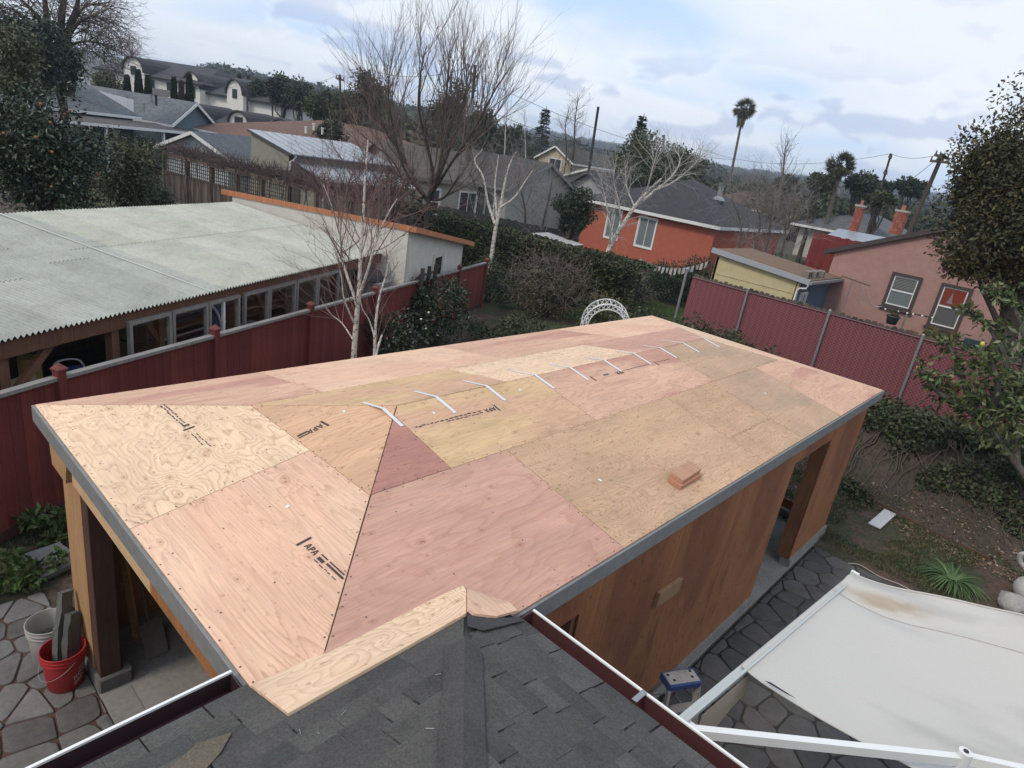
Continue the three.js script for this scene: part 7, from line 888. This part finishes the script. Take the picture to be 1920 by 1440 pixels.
// shrubs near the coral house and hedge
bush('juniper', 'spreading dark juniper under the coral house window', null, atD(1262, 470, 28.5).setY(0.95), [1.3, 1.0, 2.4], 4200, 0.12, C.dark, { clumps: 20, seed: 71 }); bush('bramble', 'bare brambles and leaves along the hedge end', null, atD(1180, 490, 25.2).setY(0.6), [2.0, 0.7, 1.4], 2200, 0.10, [...C.dark, ...C.brown], { clumps: 22, seed: 72 }); bush('shrub', 'dark shrub row beside the yellow shed', null, atD(1325, 465, 29).setY(1.0), [1.3, 1.05, 2.4], 4200, 0.11, C.dark, { clumps: 20, seed: 73 }); bush('shrub', 'leafy shrub between the yellow shed and pink house', null, V(21.2, 2.4, -1.2), [0.5, 0.5, 0.5], 1300, 0.09, C.mid, { clumps: 12, seed: 74 }); bush('shrub', 'dark shrub below the red board wall', null, atD(1470, 468, 33).setY(1.5), [1.5, 0.9, 1.6], 2600, 0.11, C.dark, { clumps: 20, seed: 75 });
{ const t = T('pennant_string', 'string of small white cloths hung beside the yellow shed', 'bunting'); const a = atD(1195, 482, 24.2), b = atD(1335, 488, 24.2); const tb = new Tubes(); const P = f => a.clone().lerp(b, f).add(V(0, -0.35 * Math.sin(f * 3.14), 0)); tb.add(Array.from({ length: 20 }, (_, i) => P(i / 19)), 0.006, 0.006, 3); M('cord', tb.geo(), mOldWood, t); seed(5); for (let i = 0; i < 17; i++) { const f = 0.04 + i * 0.055, p = P(f), q = P(f + 0.034); M('cloth', slab([p, q, q.clone().add(V(R(-0.05, 0.05), -R(0.16, 0.26), 0)), p.clone().add(V(R(-0.05, 0.05), -R(0.16, 0.26), 0))], 0.004), [S([0.42, 0.44, 0.43]), S([0.34, 0.36, 0.38]), S([0.45, 0.40, 0.38])][i % 3], t); } }
{ const t = T('patio_shelter', 'dark patio shelter with a white sheet roof behind the hedge', 'shelter'); const p = atD(1045, 420, 26.5); M('sheet_roof', slab([V(p.x - 1, 1.95, p.z - 1.2), V(p.x + 1, 2.05, p.z - 1.2), V(p.x + 1.2, 1.9, p.z + 0.6), V(p.x - 0.9, 1.85, p.z + 0.8)], 0.03, { up: 1 }), S([0.45, 0.46, 0.47]), t); for (const [a, b] of [[-0.9, -1.1], [0.9, -1.1], [1.0, 0.5], [-0.8, 0.6]]) M('post', rod(V(p.x + a, 0, p.z + b), V(p.x + a, 1.9, p.z + b), 0.03), mIron, t); M('bench', [bx(0.6, 0.4, 1.6, p.x, 0.5, p.z - 0.2), bx(0.2, 0.5, 1.6, p.x + 0.4, 0.8, p.z - 0.2)], S([0.10, 0.105, 0.115]), t); M('barrel', rod(V(p.x - 0.8, 0, p.z - 1.6), V(p.x - 0.8, 1.0, p.z - 1.6), 0.3, 0.3, 14), S([0.12, 0.05, 0.03]), t); }
// ------------------------------------------------------------------ utility poles and wires
function pole(label, tu, tv, bu, bv, D, r, arms, o = {}) { const p = atD(tu, tv, D), b = atD(bu, bv, D), d = b.clone().sub(p); const gy = gx(b.x, b.z); const base = p.clone().addScaledVector(d, (gy - p.y) / d.y); const t = T('utility_pole', label, 'utility pole', 'wooden utility poles'); M('shaft', rod(base, p, r, r * 0.75, 10), o.m || mDarkWood, t); for (const [f, w, a = 0.6] of arms) { const c = p.clone().lerp(base, f), e = V(Math.cos(a), 0, -Math.sin(a)); M('cross_arm', beam(c.clone().addScaledVector(e, -w / 2), c.clone().addScaledVector(e, w / 2), 0.10, 0.13), mOldWood, t); const n = 4; for (let i = 0; i < n; i++) { const q = c.clone().addScaledVector(e, (i / (n - 1) - 0.5) * w * 0.92); M('insulator', rod(q.clone().add(V(0, 0.06, 0)), q.clone().add(V(0, 0.24, 0)), 0.045, 0.03, 6), mDarkWood, t); } } if (o.tr) { const c = p.clone().lerp(base, o.tr); M('transformer', rod(c.clone().add(V(-0.4, -0.5, 0.2)), c.clone().add(V(-0.4, 0.5, 0.2)), 0.24, 0.24, 12), S([0.36, 0.37, 0.38]), t); } return p; }
const mW = S([0.025, 0.025, 0.028]);
const q1 = pole('pole with two cross arms behind the bare tree twigs', 637, 140, 640, 230, 62, 0.12, [[0.04, 1.6], [0.33, 2.6]]), q2 = pole('pole with two cross arms beside the olive oak', 693, 130, 694, 230, 56, 0.12, [[0.06, 1.6], [0.42, 2.6]]), q3 = pole('transformer pole standing among the big bare tree branches', 891, 122, 880, 260, 45, 0.13, [[0.06, 2.2], [0.36, 3.2]], { tr: 0.25 }), q4 = pole('far thin pole with one cross arm above the brown roof', 509, 145, 511, 210, 95, 0.12, [[0.05, 2.4]]), q5 = pole('tall bare black pole leaning between the cream house and spruce', 1122, 200, 1101, 340, 46, 0.11, [], { m: S([0.035, 0.03, 0.028]) }), q6 = pole('slim leaning pole with short arms right of the short palm', 1671, 288, 1642, 385, 62, 0.11, [[0.03, 1.2, 0.1], [0.16, 1.5, 0.1]]), q7 = pole('thick leaning pole with a stubby arm beside the evergreen', 1768, 288, 1722, 395, 44, 0.145, [[0.02, 1.7, -0.2], [0.05, 1.0, 1.3]]), q8 = pole('distant pole before the apartment end wall', 463, 156, 464, 210, 92, 0.14, [[0.05, 2.2]]);
pole('slim pole beside the dark evergreen at the sheeted house', 128, 85, 133, 145, 54, 0.15, []);
{ const p = atD(1264, 250, 60); pole('small pole with one arm behind the broad green tree', 1245, 253, 1242, 300, 62, 0.13, [[0.06, 1.8]]); }
function wire(label, a, b, sag, n = 1) { for (let i = 0; i < n; i++) { const tb = new Tubes(), o = V(0, -0.45 * i, 0), pts = []; for (let k = 0; k <= 16; k++) { const f = k / 16; pts.push(a.clone().lerp(b, f).add(o).add(V(0, -sag * 4 * f * (1 - f), 0))); } tb.add(pts, 0.016, 0.016, 3); thing('power_line', tb.geo(), mW, label, 'wire', 'overhead wires'); } }
const L_ = (u, v, D) => atD(u, v, D);
wire('overhead wire running from the transformer pole to the tall palm', q3.clone().add(V(0, -0.6, 0)), L_(1380, 300, 70), 1.0); wire('overhead wire passing in front of the spruce', q3.clone().add(V(0, -2.2, 0)), L_(1300, 305, 60), 0.8); wire('overhead wire between the two leaning poles', q6.clone(), q7.clone(), 0.3); wire('long wire from the slim leaning pole towards the tall palm', q6.clone().add(V(0, 0, 0)), L_(1310, 278, 80), 1.2); wire('wire low across the far trees to the slim leaning pole', q6.clone().add(V(0, -3.2, 0)), L_(1340, 315, 76), 0.8); wire('wire from the thick leaning pole past the evergreen', q7.clone(), L_(1960, 335, 38), 0.4); wire('sloping service wire from the thick pole down to the brick chimney', q7.clone(), L_(1615, 395, 43), 0.3); wire('guy wire hanging beside the thick leaning pole', q7.clone().add(V(0.4, 0, 0.4)), L_(1768, 400, 43), 0.02); wire('heavy cable crossing behind the thick leaning pole', L_(1560, 345, 60), L_(1860, 385, 42), 0.4); wire('double wire above the white apartments', L_(150, 78, 55), q4.clone(), 1.5); wire('lower wire above the white apartments', L_(150, 86, 55), q8.clone(), 1.5); wire('wire between the far pole and the bare tree pole', q4.clone(), q1.clone(), 0.8); wire('wire between the poles behind the bare tree', q1.clone(), q2.clone(), 0.4); wire('wire through the bare tree branches', q2.clone(), q3.clone(), 0.6); wire('lower cable through the bare tree branches', q1.clone().add(V(0, -3, 0)), q3.clone().add(V(0, -3, 0)), 0.8);
// ------------------------------------------------------------------ parked cars on the far street, far houses, distant woods
{
  const car = (label, u, v, D, ry, c) => { const p = atD(u, v, D), t = T('parked_car', label, 'car', 'cars parked on the far street', [p.x, p.y - 0.7, p.z], ry); const s = new THREE.Shape(); s.moveTo(-2.2, 0.35); s.lineTo(2.2, 0.35); s.lineTo(2.25, 0.8); s.lineTo(1.2, 0.95); s.lineTo(0.5, 1.5); s.lineTo(-1.4, 1.52); s.lineTo(-2.1, 0.95); s.lineTo(-2.25, 0.8); s.closePath(); const e = new THREE.ExtrudeGeometry(s, { depth: 1.6, bevelEnabled: true, bevelSize: 0.06, bevelThickness: 0.06, bevelSegments: 2 }).translate(0, 0, -0.8); M('body', e, S(c, { roughness: 0.3 }), t); M('side_window', [bx(1.5, 0.4, 0.03, -0.4, 1.2, 0.875), bx(1.5, 0.4, 0.03, -0.4, 1.2, -0.875)], mGlass, t); for (const [x, z] of [[-1.4, 0.8], [1.4, 0.8], [-1.4, -0.8], [1.4, -0.8]]) M('wheel', new THREE.CylinderGeometry(0.34, 0.34, 0.22, 16).rotateX(Math.PI / 2).translate(x, 0.34, z), mBlack, t); };
  car('white estate car parked below the apartments', 463, 217, 128, 0.5, [0.6, 0.6, 0.6]); car('dark car parked next to the white estate car', 442, 213, 132, 0.5, [0.03, 0.03, 0.035]);
  { const q = atD(452, 218, 130); struct('street', slab([V(q.x - 14, 0, q.z - 9), V(q.x + 14, 0, q.z - 9), V(q.x + 14, 0, q.z + 9), V(q.x - 14, 0, q.z + 9)].map(v => v.setY(q.y - 0.72)), 2.5, { up: 1 }), S([0.09, 0.088, 0.085], { map: tConc1 }), 'grey far street where cars are parked'); }
  const p = atD(425, 226, 66); struct('driveway', slab([V(p.x - 9, 0.0, p.z - 7), V(p.x + 7, 0.0, p.z - 9), V(p.x + 9, 0.0, p.z + 3), V(p.x - 6, 0.0, p.z + 5)].map(v => v.setY(0.9)), 0.3, { up: 1 }), S([0.36, 0.30, 0.23], { map: tConc1 }), 'pale driveway beside the brown-roofed house');
}
{
  seed(90); const walls = [[0.5, 0.48, 0.44], [0.42, 0.35, 0.28], [0.55, 0.55, 0.55], [0.30, 0.32, 0.35], [0.48, 0.40, 0.33]], roofs = [[0.10, 0.09, 0.085], [0.15, 0.10, 0.08], [0.13, 0.13, 0.14], [0.20, 0.09, 0.06]].map(shingle); const wm = walls.map(c => stucco(c)); let n = 0;
  const kinds = ['white', 'tan', 'pale', 'slate', 'cream'], rk = ['charcoal', 'brown', 'grey', 'red tiled'];
  for (let i = 0; i < 240 && n < 64; i++) { const u = R(430, 1920), D = R(78, 420), p = atD(u, 300, D); const y = gx(p.x, p.z), a = Math.floor(rnd() * 5), b = Math.floor(rnd() * 4); if (u < 980 && D < 110) continue; if (u > 1030 && u < 1180 && D < 130) continue; const W = R(8, 13), Dp = R(7, 9), hp = rnd() < 0.5; const t = boxHouse('far_house', `${W > 11 ? 'long' : W < 9.3 ? 'small' : 'medium'} ${kinds[a]} walled far house with a ${rk[b]} ${hp ? 'gabled' : 'hipped'} roof among ${D > 250 ? 'distant hillside' : 'valley'} trees`, { at: [p.x, y, p.z], ry: (rnd() < 0.5 ? 0 : Math.PI / 2) + 0.15, x0: -W / 2, x1: W / 2, z0: -Dp / 2, z1: Dp / 2, ye: R(2.6, 3.2), yr: R(4.0, 4.8), ridge: hp ? 'x' : 'hipx', wall: wm[a], roof: roofs[b], group: 'houses across the far valley' }); n++; }
  // distant woods: many small irregular crowns in one object
  const blob = (() => { const L = new Leaves(); seed(91); leafBall(L, V(0, 0.55, 0), 0.5, 0.5, 0.5, 460, 0.13, 0.10, [[1, 1, 1]], { pow: 0.3, rough: 0.5 }); const g = L.geo(); g.deleteAttribute('color'); const c = new THREE.IcosahedronGeometry(0.40, 1).translate(0, 0.5, 0); c.deleteAttribute('uv'); return mergeGeometries([g.toNonIndexed(), c]); })();
  const N = 5200, im = new THREE.InstancedMesh(blob, S([1, 1, 1], { roughness: 0.95 }), N), m = new THREE.Matrix4(), c = new THREE.Color(); seed(92);
  for (let i = 0; i < N; i++) { const near = i < 1500; let u = R(380, 1990), D = near ? (u < 640 ? R(160, 320) : R(85, 300)) : R(300, 1500); const p = atD(u, 300, D), y = gx(p.x, p.z); const dens = fbm(p.x * 0.012, p.z * 0.012, 3, 7); if (!near && dens < 0.42 && rnd() < 0.7) { D = R(900, 1500); p.copy(atD(u, 300, D)); } const yy = gx(p.x, p.z), h = (near ? R(2.5, 6.0) : R(5, 12)) * (u < 900 ? 1.15 : 1), w = h * R(0.7, 1.5); m.makeRotationY(R(0, 6.28)).scale(V(w, h, w)).setPosition(p.x, yy - 0.2, p.z); im.setMatrixAt(i, m); const k = R(0.6, 1.3), q = rnd(); c.setRGB((q < 0.2 ? 0.075 : 0.038) * k, (q < 0.2 ? 0.062 : 0.050) * k, (q < 0.2 ? 0.042 : 0.022) * k); im.setColorAt(i, c); }
  im.name = 'distant_woods'; im.userData = { kind: 'stuff', label: 'far belt of dark trees across the valley and hills', category: 'trees' }; scene.add(im);
}
scene.fog = new THREE.FogExp2(0xc9d9ee, 0.0005);
// ------------------------------------------------------------------ shadows and render
scene.traverse(o => { if (o.isMesh) { o.castShadow = true; o.receiveShadow = true; } });
renderer.render(scene, camera);
